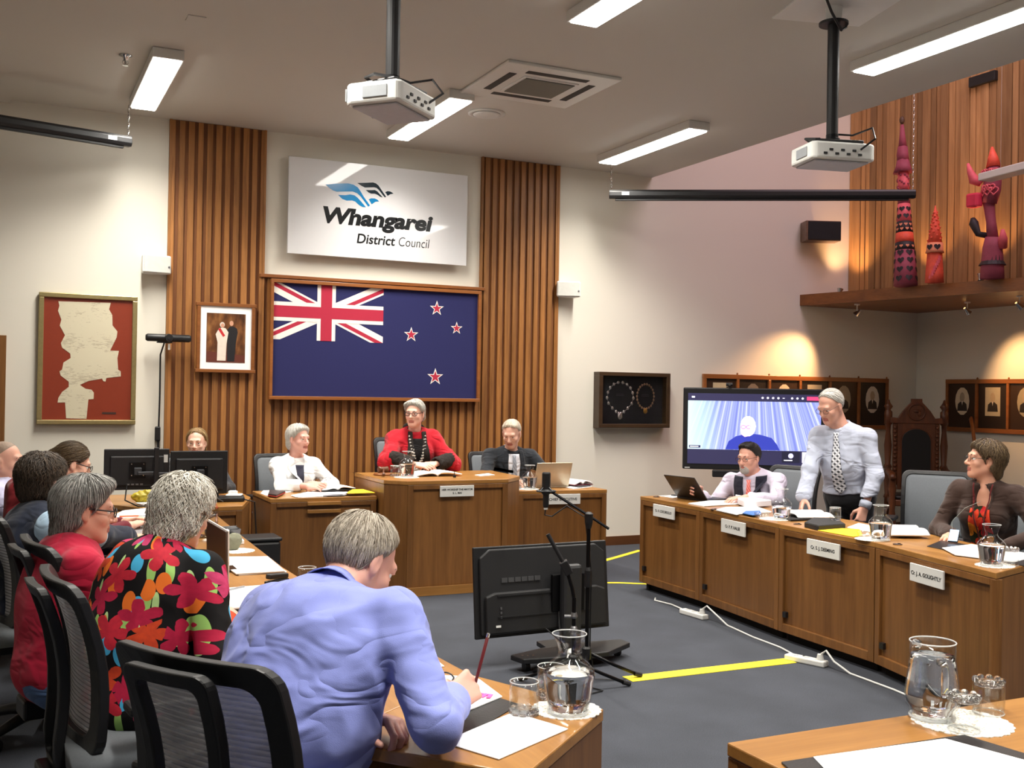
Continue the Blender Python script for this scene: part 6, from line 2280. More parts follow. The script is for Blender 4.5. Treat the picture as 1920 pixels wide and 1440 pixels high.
# pale blue shoulder yoke on the navy jacket
PALE = cloth('pale_blue_panel', (168, 196, 220), 0.04)
fy = Field(np.array(darkp['N']) - 0.4, np.array(darkp['N']) + 0.4, 0.009)
shR_, elR_ = darkp['sh']['R'], darkp['J']['R'][0]
nk_ = np.array(darkp['N'])
fy.cone(nk_ * 0.55 + shR_ * 0.45 - np.array([0, 0, 0.03]), shR_, 0.072, 0.079, 0.03)
fy.cone(shR_, shR_ + (elR_ - shR_) * 0.85, 0.079, 0.070, 0.03)
Vy, Fy = fy.surface()
np_mesh('sleeve_panel', [(folds(Vy, fy.grad(Vy), 0.006, 9.0) - darkp['org'], Fy)], [PALE], darkp['root'])

# ---- woman with tied brown hair
ponyp = person(dict(
    label='woman with brown hair tied back and dark glasses beyond the dark-haired man',
    pelvis=(0.24, 6.30, 0.54), neck=(0.315, 6.43, 0.985), head=(0.362, 6.46, 1.130), look=(0.93, 0.14, -0.28),
    face=(0.95, 0.2, 0), shw=0.17, bulk=0.98, s=0.98, h=0.007, fem=1,
    armR=dict(wrist=(0.66, 6.33, 0.79), pole=(-0.1, -0.6, -0.6)), armL=dict(wrist=(0.66, 6.52, 0.79), pole=(-0.1, 0.6, -0.6)),
    skin=(224, 172, 146), skin_name='skin_fair2', glasses=dict(r=0.0020),
    hair=dict(name='hair_brown', ear=1, t=0.012, cols=((58, 44, 32), (112, 92, 66)), count=1500, len=0.07, wave=0.1, rad=0.0014, crown=(0, 0.08, 0.09), down=0.1, lift=0.003, line=(0.058, 0.050), seed=13, slope=(0, 0.66, -0.75),
              add=[((0, -0.12, 0.01), (0.035, 0.035, 0.04))]),
    top=dict(mat=cloth('maroon_top', (106, 34, 44)), infl=0.014, h=0.011, sleeve=0.9), legs=dict(mat=TROU)))

# ---- bald man in a pale shirt
baldp = person(dict(
    label='close-cropped man in a pale lavender shirt at the far end of the row',
    pelvis=(0.02, 7.10, 0.53), neck=(0.008, 7.13, 0.965), head=(0.026, 7.12, 1.108), look=(0.88, -0.30, 0.0),
    face=(0.92, -0.25, 0), shw=0.20, bulk=1.15, belly=0.05, s=1.02, h=0.007, neckr=1.12,
    armR=dict(wrist=(0.40, 6.90, 0.74), pole=(-0.2, -0.6, -0.6)), armL=dict(wrist=(0.45, 7.2, 0.78), pole=(-0.1, 0.6, -0.6)),
    skin=(214, 156, 132), skin_name='skin_ruddy', brow=(96, 76, 62), brow_name='brow_sand',
    hair=dict(name='hair_stubble', t=0.0018, cols=((140, 118, 100), (170, 150, 132)), line=(0.030, 0.060), slope=(0, 0.62, -0.78)),
    top=dict(mat=cloth('lavender_shirt', (206, 206, 236), 0.03), infl=0.018, h=0.011, fold=0.010, sleeve=0.75, cuffr=0.016),
    collar=dict(mat=MATS['lavender_shirt'], gap=0.6, r=1.12), legs=dict(mat=TROU)))

# ---- woman behind the monitors
blondp = person(dict(
    label='fair-haired woman looking over the twin monitors',
    pelvis=(1.46, 9.06, 0.53), neck=(1.445, 9.03, 0.985), head=(1.438, 9.0, 1.122), look=(-0.33, -0.94, -0.06),
    face=(-0.1, -1, 0), shw=0.165, bulk=0.95, s=0.96, h=0.0065, fem=1,
    armR=dict(wrist=(1.30, 8.62, 0.79), pole=(-0.6, 0.2, -0.6)), armL=dict(wrist=(1.56, 8.62, 0.79), pole=(0.6, 0.2, -0.6)),
    skin=(226, 178, 156), skin_name='skin_rose', brow=(130, 100, 74), brow_name='brow_blond',
    hair=dict(name='hair_blond', t=0.010, cols=((120, 88, 52), (206, 178, 130)), count=900, len=0.08, wave=0.15, rad=0.0016, crown=(0, 0.03, 0.12), down=0.9, lift=0.004, line=(0.046, 0.078), seed=15, slope=(0, 0.80, -0.60),
              add=[((-0.072, -0.012, -0.055), (0.022, 0.035, 0.08)), ((0.072, -0.012, -0.055), (0.022, 0.035, 0.08)), ((0, -0.07, -0.06), (0.07, 0.035, 0.09))]),
    top=dict(mat=cloth('charcoal_top', (50, 50, 54)), infl=0.012, h=0.011, sleeve=0.9), legs=dict(mat=TROU)))

# ---- woman in the white jacket
DOTTED = M('dark_dotted_top', (48, 48, 66), 0.8, var=0.6, scale=220)
whitep = person(dict(
    label='white-haired woman in a white jacket seated with clasped hands',
    pelvis=(2.20, 8.86, 0.55), neck=(2.215, 8.80, 0.99), head=(2.222, 8.745, 1.160), look=(0.50, -0.84, 0.0),
    face=(0.06, -1, 0), shw=0.158, bulk=0.94, s=0.97, h=0.006, fem=1, bust=0.02,
    armR=dict(wrist=(2.205, 8.39, 0.80), pole=(-0.8, 0.0, -0.5), hand=(0.85, -0.5, 0.1), palm=(0.2, 0.5, -0.6), curl=(0.5, 0.55, 0.6, 0.6), h=0.0045),
    armL=dict(wrist=(2.335, 8.42, 0.80), pole=(0.8, 0.0, -0.5), hand=(-0.85, -0.45, 0.15), palm=(-0.2, 0.5, -0.6), curl=(0.5, 0.55, 0.6, 0.6), h=0.0045),
    skin=(222, 164, 146), skin_name='skin_pinkish', brow=(180, 160, 146), brow_name='brow_pale',
    hair=dict(name='hair_snow', ear=1, t=0.016, cols=((190, 186, 176), (244, 242, 236)), count=1500, len=0.06, wave=0.25, rad=0.0016, crown=(0, -0.02, 0.13), down=0.6, lift=0.005, line=(0.050, 0.066), rough=0.005, seed=17, slope=(0, 0.80, -0.6),
              add=[((0, 0.045, 0.075), (0.066, 0.048, 0.034)), ((0, -0.06, -0.045), (0.076, 0.045, 0.06))]),
    top=dict(mat=WHITEJ, infl=0.016, h=0.009, fold=0.006, sleeve=0.80, cuffr=0.016, name='jacket'),
    drapes=[([(-0.03, -0.055, 0.055), (-0.10, -0.050, 0.050), (-0.18, -0.042, 0.042), (-0.26, -0.036, 0.036), (-0.36, -0.032, 0.032)], 0.002, DOTTED, 'inner_top', 6),
            ([(0.03, 0.045, 0.085), (-0.05, 0.035, 0.100), (-0.10, 0.032, 0.075), (-0.18, 0.030, 0.055), (-0.30, 0.026, 0.036)], 0.007, WHITEJ, 'lapel', 3),
            ([(0.03, -0.085, -0.045), (-0.05, -0.100, -0.035), (-0.10, -0.075, -0.032), (-0.18, -0.055, -0.030), (-0.30, -0.036, -0.026)], 0.007, WHITEJ, 'lapel', 3)],
    legs=dict(mat=TROU)))

# ---- mayor in the red robe
ROBE = cloth('red_robe', (178, 22, 38), 0.08)
FUR = M('dark_fur', (30, 22, 18), 0.95, var=0.4, scale=120, bmp=1.0, bscale=160)
mayp = person(dict(
    label='woman in a red robe with dark fur trim wearing a chain of office',
    pelvis=(3.26, 8.86, 0.72), neck=(3.245, 8.77, 1.205), head=(3.218, 8.70, 1.378), look=(-0.62, -0.78, -0.02),
    face=(-0.12, -1, 0), shw=0.168, bulk=1.0, s=0.99, h=0.006, fem=1, bust=0.02,
    armR=dict(wrist=(3.14, 8.42, 0.955), pole=(-0.9, 0.1, -0.4), hand=(0.75, -0.6, -0.05), palm=(0.2, 0.4, -0.8), curl=(0.35, 0.4, 0.45, 0.5), h=0.0045),
    armL=dict(wrist=(3.31, 8.45, 0.955), pole=(0.9, 0.1, -0.4), hand=(-0.8, -0.55, 0.0), palm=(-0.2, 0.4, -0.8), curl=(0.4, 0.45, 0.5, 0.5), h=0.0045),
    skin=(224, 170, 148), skin_name='skin_light', glasses=dict(r=0.0024), brow=(120, 110, 104), brow_name='brow_ash',
    hair=dict(name='hair_silver', ear=1, t=0.014, cols=((150, 148, 140), (232, 230, 222)), count=1500, len=0.06, wave=0.12, rad=0.0016, crown=(0.02, 0.0, 0.13), down=0.5, lift=0.004, line=(0.052, 0.064), seed=19, slope=(0, 0.78, -0.62),
              add=[((0.01, 0.045, 0.072), (0.070, 0.048, 0.034)), ((0, -0.05, -0.035), (0.078, 0.048, 0.05))]),
    top=dict(mat=ROBE, infl=0.030, h=0.009, fold=0.011, fscale=10, stretch=(1, 1, 0.35), sleeve=0.52, cuffr=0.01, name='robe', seed=3),
    drapes=[([(-0.02, -0.045, 0.045), (-0.12, -0.050, 0.050), (-0.24, -0.060, 0.060), (-0.40, -0.07, 0.07)], 0.004, cloth('black_blouse', (22, 20, 22)), 'blouse', 6),
            ([(0.035, 0.042, 0.078), (-0.06, 0.042, 0.085), (-0.18, 0.05, 0.105), (-0.30, 0.06, 0.12), (-0.42, 0.07, 0.14)], 0.012, FUR, 'fur_trim', 5, 0.016),
            ([(0.035, -0.078, -0.042), (-0.06, -0.085, -0.042), (-0.18, -0.105, -0.05), (-0.30, -0.12, -0.06), (-0.42, -0.14, -0.07)], 0.012, FUR, 'fur_trim', 5, 0.016)],
    legs=dict(mat=TROU)))
org_ = mayp['org']
for key in 'RL':
    el, wr = mayp['J'][key]
    d_ = unit(wr - el)
    fu = Field(np.minimum(el, wr) - 0.22, np.maximum(el, wr) + 0.22, 0.010)
    fu.cone(el + (wr - el) * 0.10 + np.array([0, 0, 0.02]), el + (wr - el) * 0.78, 0.062, 0.060, 0.02)
    fu.cone(el + (wr - el) * 0.55, wr, 0.045, 0.040, 0.01, 'sub')
    Vf, Ff_ = fu.surface()
    np_mesh('fur_cuff', [(folds(Vf, fu.grad(Vf), 0.010, 30.0) - org_, Ff_)], [FUR], mayp['root'])
# the robe hangs from the shoulders over the elbows
for key, q in (('R', 1), ('L', -1)):
    el, wr = mayp['J'][key]
    a_ = mayp['sh'][key] - np.array([0, 0, 0.03])
    b_ = el + mayp['A'][0] * q * 0.03 - mayp['A'][1] * 0.03 - np.array([0, 0, 0.03])
    fr_ = Field(np.minimum(a_, b_) - 0.2, np.maximum(a_, b_) + 0.2, 0.010)
    fr_.cone(a_, b_, 0.064, 0.082, 0.03)
    Vr, Fr = fr_.surface()
    np_mesh('robe_sleeve', [(folds(Vr, fr_.grad(Vr), 0.016, 12.0, (1, 1, 0.3)) - org_, Fr)], [ROBE], mayp['root'])
# fur behind the neck
mb = MB()
mb.tube([tuple(mayp['N'] + mayp['A'][0] * (0.074 * math.cos(a)) + mayp['A'][1] * (-0.02 - 0.068 * math.sin(a)) + mayp['A'][2] * (0.035 + 0.02 * math.sin(a)) - org_) for a in [PI * i / 10 for i in range(11)]], 0.026, 8)
mb.build('fur_collar', FUR, mayp['root'], smooth=True)
# chain of office: white and dark links in a V with a badge
LINKW = M('chain_white', (226, 222, 214), 0.3, 0.3)
for sd in (-1, 1):
    for k in range(11):
        t_ = k / 10
        u = sd * (0.062 * (1 - t_) + 0.010 * t_ + 0.012 * math.sin(PI * t_))
        v_ = 0.0 - 0.25 * t_
        pt = mayp['N'] + mayp['A'][0] * u + mayp['A'][2] * v_
        d0 = 0.34
        for _ in range(170):
            if mayp['fs'].sample((pt + mayp['A'][1] * d0)[None])[0] < 0.018:
                break
            d0 -= 0.003
        pp = pt + mayp['A'][1] * (d0 + 0.004) - org_
        MB().box(tuple(pp), (0.032, 0.008, 0.014), Matrix.Rotation(sd * 0.25, 3, 'Y')).build('chain_link', LINKW, mayp['root'], 0.002)
bd_ = mayp['N'] + mayp['A'][1] * 0.17 - mayp['A'][2] * 0.285 - org_
mb = MB().ball(tuple(bd_), (0.026, 0.010, 0.024), 14, 8).ball(tuple(bd_ - np.array([0, 0, 0.04])), (0.014, 0.008, 0.022), 10, 6)
mb.build('chain_badge', LINKW, mayp['root'], smooth=True)

# ---- man in the dark suit
SUIT = cloth('charcoal_suit', (36, 40, 46), 0.06)
SHIRTW = cloth('white_shirt', (222, 224, 232), 0.02)
cep = person(dict(
    label='man with short white hair in a dark suit and grey tie looking down',
    pelvis=(4.17, 8.86, 0.54), neck=(4.165, 8.74, 1.045), head=(4.130, 8.655, 1.205), look=(-0.58, -0.72, -0.40),
    face=(-0.10, -1, 0), shw=0.185, bulk=1.06, belly=0.02, s=1.02, h=0.006,
    armR=dict(wrist=(4.02, 8.40, 0.80), pole=(-0.9, 0.2, -0.4), hand=(0.3, -0.9, 0.0), palm=(0.3, 0, -0.9), curl=(0.5, 0.55, 0.6, 0.65), thumb=0.8, h=0.0045),
    armL=dict(wrist=(4.34, 8.42, 0.80), pole=(0.9, 0.2, -0.4)),
    skin=(220, 170, 148), skin_name='skin_flush', brow=(200, 180, 160), brow_name='brow_white',
    hair=dict(name='hair_pale', t=0.008, cols=((190, 176, 156), (238, 230, 214)), count=900, len=0.045, wave=0.1, rad=0.0014, crown=(0, -0.05, 0.11), down=0.2, lift=0.003, line=(0.042, 0.076), seed=21, add=[((0.0, 0.045, 0.085), (0.055, 0.04, 0.022))]),
    top=dict(mat=SUIT, infl=0.020, h=0.009, fold=0.006, sleeve=0.94, cuffr=0.008, name='suit_jacket'),
    collar=dict(mat=SHIRTW, gap=0.35, r=1.05),
    drapes=[([(0.0, -0.05, 0.05), (-0.06, -0.058, 0.058), (-0.16, -0.055, 0.055), (-0.28, -0.045, 0.045), (-0.36, -0.03, 0.03)], 0.002, SHIRTW, 'shirt_front', 6),
            ([(-0.005, -0.016, 0.016), (-0.03, -0.012, 0.012), (-0.16, -0.026, 0.026), (-0.30, -0.034, 0.034), (-0.37, -0.036, 0.036)], 0.008, tie_mat('grey_tie', (132, 138, 150), (160, 166, 176), 12), 'tie', 3),
            ([(0.03, 0.05, 0.085), (-0.08, 0.058, 0.108), (-0.12, 0.056, 0.085), (-0.24, 0.050, 0.070), (-0.36, 0.028, 0.045)], 0.008, SUIT, 'lapel', 3),
            ([(0.03, -0.085, -0.05), (-0.08, -0.108, -0.058), (-0.12, -0.085, -0.056), (-0.24, -0.070, -0.050), (-0.36, -0.045, -0.028)], 0.008, SUIT, 'lapel', 3)],
    legs=dict(mat=TROU)))

# ---- man in the waistcoat
LILAC = cloth('lilac_shirt', (202, 194, 212), 0.03)
NAVYV = cloth('navy_waistcoat', (30, 30, 44), 0.06)
vestp = person(dict(
    label='bearded man in a dark waistcoat and salmon tie holding a paper',
    pelvis=(5.55, 6.92, 0.50), neck=(5.445, 6.885, 0.945), head=(5.372, 6.862, 1.085), look=(-0.93, -0.30, -0.12),
    face=(-0.86, -0.50, 0), shw=0.190, bulk=1.06, belly=0.03, s=1.0, h=0.0055, neckr=1.05,
    armR=dict(wrist=(4.98, 6.95, 0.80), pole=(0.2, 0.4, -0.8), hand=(-0.85, -0.05, 0.35), palm=(0.2, -0.7, -0.2), curl=(0.5, 0.55, 0.6, 0.6), thumb=0.7, h=0.0045),
    armL=dict(wrist=(5.15, 6.60, 0.80), pole=(0.5, -0.7, -0.4), hand=(-0.9, 0.3, -0.05), palm=(0, 0, -1), curl=(0.25, 0.3, 0.3, 0.3), h=0.0045),
    skin=(206, 148, 126), skin_name='skin_medium', glasses=dict(r=0.0016, mat=M('brown_metal', (70, 40, 34), 0.3, 0.6)), brow=(40, 32, 30), brow_name='brow_black2',
    beard=('beard_grey', (172, 166, 160)),
    hair=dict(name='hair_black', t=0.009, cols=((22, 19, 18), (64, 58, 54)), count=1300, len=0.05, wave=0.12, rad=0.0014, crown=(0, -0.06, 0.10), down=-0.1, lift=0.004, line=(0.045, 0.074), flow=(0, 0.3, 0.2), seed=23, add=[((0, 0.030, 0.092), (0.056, 0.050, 0.026))]),
    top=dict(mat=LILAC, infl=0.017, h=0.008, fold=0.010, fscale=9, sleeve=0.90, cuffr=0.010, seed=12),
    collar=dict(mat=LILAC, gap=0.4, r=1.08),
    drapes=[([(-0.005, -0.018, 0.018), (-0.03, -0.013, 0.013), (-0.16, -0.028, 0.028), (-0.30, -0.036, 0.036)], 0.007, tie_mat('salmon_tie', (214, 96, 92), (240, 150, 140), 14), 'tie', 3),
            ([(0.015, 0.055, 0.135), (-0.05, 0.055, 0.140), (-0.14, 0.045, 0.138), (-0.22, 0.028, 0.148), (-0.28, 0.012, 0.150), (-0.42, 0.0, 0.150)], 0.006, NAVYV, 'waistcoat', 6, 0.006),
            ([(0.015, -0.135, -0.055), (-0.05, -0.140, -0.055), (-0.14, -0.138, -0.045), (-0.22, -0.148, -0.028), (-0.28, -0.150, -0.012), (-0.42, -0.150, 0.0)], 0.006, NAVYV, 'waistcoat', 6, 0.006)],
    legs=dict(mat=TROU)))
# waistcoat back and shoulder straps as one shell around the torso
v = vestp
fv = Field(v['fs'].lo, v['fs'].lo + v['fs'].h * (v['fs'].n - 1), v['fs'].h)
for key in 'RL':
    fv.cone(v['N'] - v['A'][2] * 0.03 + v['A'][0] * (0.07 if key == 'R' else -0.07), v['sh'][key] * 0.55 + v['N'] * 0.45 - v['A'][2] * 0.035 - v['A'][1] * 0.01, 0.058, 0.06, 0.03)
Vv, Fv = fv.surface()
np_mesh('waistcoat_shoulder', [(Vv - v['org'], Fv)], [NAVYV], v['root'])

# ---- standing man
GREYSH = cloth('pale_grey_shirt', (176, 182, 200), 0.04)
stp = person(dict(
    label='white-haired man standing in a pale grey shirt and checked tie',
    pelvis=(5.60, 5.97, 0.86), neck=(5.505, 5.965, 1.350), head=(5.392, 5.962, 1.510), look=(-0.93, -0.14, -0.42),
    face=(-0.90, -0.46, 0), shw=0.190, bulk=1.06, belly=0.05, s=1.0, h=0.0055, neckr=1.05, shR=(5.40, 6.08, 1.30), shL=(5.585, 5.80, 1.295),
    armR=dict(wrist=(5.14, 5.945, 0.845), pole=(0.3, 0.8, 0.0), hand=(-0.45, -0.25, -0.75), palm=(0.6, -0.4, -0.2), curl=(0.30, 0.35, 0.4, 0.45), thumb=0.5, h=0.0042),
    armL=dict(wrist=(5.475, 5.700, 0.80), pole=(0.7, -0.6, 0.1), hand=(-0.35, 0.0, -0.9), palm=(0.2, 0.9, 0), curl=(0.8, 0.85, 0.9, 0.9), thumb=0.8, h=0.0042),
    skin=(206, 150, 128), skin_name='skin_weathered', glasses=dict(r=0.0012, mat=M('thin_metal', (90, 80, 76), 0.3, 0.8)), brow=(170, 160, 150), brow_name='brow_grey2',
    hair=dict(name='hair_white_short', t=0.010, cols=((170, 166, 158), (236, 234, 228)), count=1500, len=0.05, wave=0.12, rad=0.0013, crown=(0, 0.04, 0.115), down=0.3, lift=0.003, line=(0.030, 0.075), seed=25),
    top=dict(mat=GREYSH, infl=0.020, h=0.008, fold=0.011, fscale=8.5, stretch=(1, 1, 0.8), sleeve=0.95, cuffr=0.014, hem=0.045, seed=31),
    collar=dict(mat=GREYSH, gap=0.35, r=1.08), cuffs='RL',
    drapes=[([(-0.005, -0.020, 0.020), (-0.035, -0.014, 0.014), (-0.16, -0.030, 0.030), (-0.32, -0.042, 0.042), (-0.40, -0.045, 0.045), (-0.44, -0.004, 0.004)], 0.007, tie_mat('checked_tie', (52, 54, 62), (222, 222, 226), 12, (190, 192, 200)), 'tie', 4)],
    legs=dict(mat=TROU, stand=True)))

# ---- woman in brown
SHEER = cloth('brown_sheer', (58, 42, 36), 0.1)
brp = person(dict(
    label='brown-haired woman in a sheer brown cardigan over an orange flowered top',
    pelvis=(5.45, 4.62, 0.55), neck=(5.345, 4.555, 1.065), head=(5.325, 4.565, 1.215), look=(-0.86, 0.48, 0.10),
    face=(-0.90, -0.40, 0), shw=0.165, bulk=0.98, s=0.97, h=0.0055, fem=1, bust=0.02,
    armR=dict(wrist=(5.07, 4.56, 0.775), pole=(0.2, 0.8, -0.4), hand=(-0.8, -0.4, -0.1), palm=(0, 0.3, -0.9), curl=(0.4, 0.45, 0.5, 0.5), h=0.004),
    armL=dict(wrist=(5.20, 4.30, 0.73), pole=(0.6, -0.7, -0.3), curl=(0.4, 0.45, 0.5, 0.5)),
    skin=(206, 146, 118), skin_name='skin_olive', brow=(70, 52, 40), brow_name='brow_brown', glasses=dict(r=0.0012),
    hair=dict(name='hair_chestnut', ear=1, t=0.018, cols=((58, 42, 30), (130, 108, 78)), count=2600, len=0.06, wave=0.5, rad=0.0014, crown=(0, -0.03, 0.125), down=0.45, lift=0.007, line=(0.054, 0.050), rough=0.008, seed=27, slope=(0, 0.80, -0.6), tips=0.8,
              add=[((0, -0.055, 0.02), (0.086, 0.075, 0.085)), ((0, -0.075, -0.07), (0.06, 0.035, 0.045))]),
    top=dict(mat=SHEER, infl=0.015, h=0.008, fold=0.006, sleeve=0.95, cuffr=0.010, name='cardigan', scoop=((0, 0.12, -0.03), (0.065, 0.07, 0.10))),
    drapes=[([(-0.11, -0.055, 0.055), (-0.18, -0.065, 0.065), (-0.26, -0.07, 0.07), (-0.36, -0.07, 0.07), (-0.44, -0.07, 0.07)], 0.005, BLOOM, 'flowered_top', 6),
            ([(0.03, 0.052, 0.060), (-0.10, 0.035, 0.043), (-0.22, 0.016, 0.024), (-0.34, 0.002, 0.010)], 0.014, cloth('lanyard_red', (96, 30, 30)), 'lanyard', 2),
            ([(0.03, -0.060, -0.052), (-0.10, -0.043, -0.035), (-0.22, -0.024, -0.016), (-0.34, -0.010, -0.002)], 0.014, MATS['lanyard_red'], 'lanyard', 2)],
    legs=dict(mat=TROU)))

# ------------------------------------------------------------ things on the desks
LEATHER = M('black_leather', (26, 26, 28), 0.4, bmp=0.2)
GREYD = M('dark_grey_shell', (66, 68, 72), 0.4, 0.3)
SILVERP = M('silver_shell', (168, 170, 174), 0.35, 0.5)
YELLOW = M('yellow_card', (246, 204, 30), 0.7, var=0.03)
DKRED = M('black_red_cover', (44, 26, 28), 0.5)
PAPER2 = M('pale_paper', (226, 226, 234), 0.8, var=0.05)
MAG = M('magazine_cover', (196, 190, 170), 0.4, var=0.3, scale=14)
BLUEP = M('blue_cover', (60, 110, 180), 0.5, var=0.2, scale=12)
BLACK2 = M('black_notebook', (34, 34, 34), 0.6)
GLASS = bpy.data.materials.new('clear_glass')
GLASS.use_nodes = True
nt = GLASS.node_tree
nt.nodes.remove(nt.nodes['Principled BSDF'])
lw = nt.nodes.new('ShaderNodeLayerWeight')
lw.inputs['Blend'].default_value = 0.25
tr = nt.nodes.new('ShaderNodeBsdfTransparent')
tr.inputs[0].default_value = (0.96, 0.97, 0.97, 1)
gs = nt.nodes.new('ShaderNodeBsdfGlossy')
gs.inputs['Roughness'].default_value = 0.02
mx = nt.nodes.new('ShaderNodeMixShader')
nt.links.new(math_node(nt, 'ADD', math_node(nt, 'MULTIPLY', math_node(nt, 'POWER', lw.outputs['Facing'], 2.0), 0.62), 0.06), mx.inputs[0])
nt.links.new(tr.outputs[0], mx.inputs[1])
nt.links.new(gs.outputs[0], mx.inputs[2])
nt.links.new(mx.outputs[0], nt.nodes['Material Output'].inputs[0])
THICK = glass_mat('thick_glass')
RIM = M('glass_rim', (226, 228, 228), 0.1, var=0.01)
RIM.node_tree.nodes['Principled BSDF'].inputs['Alpha'].default_value = 0.55


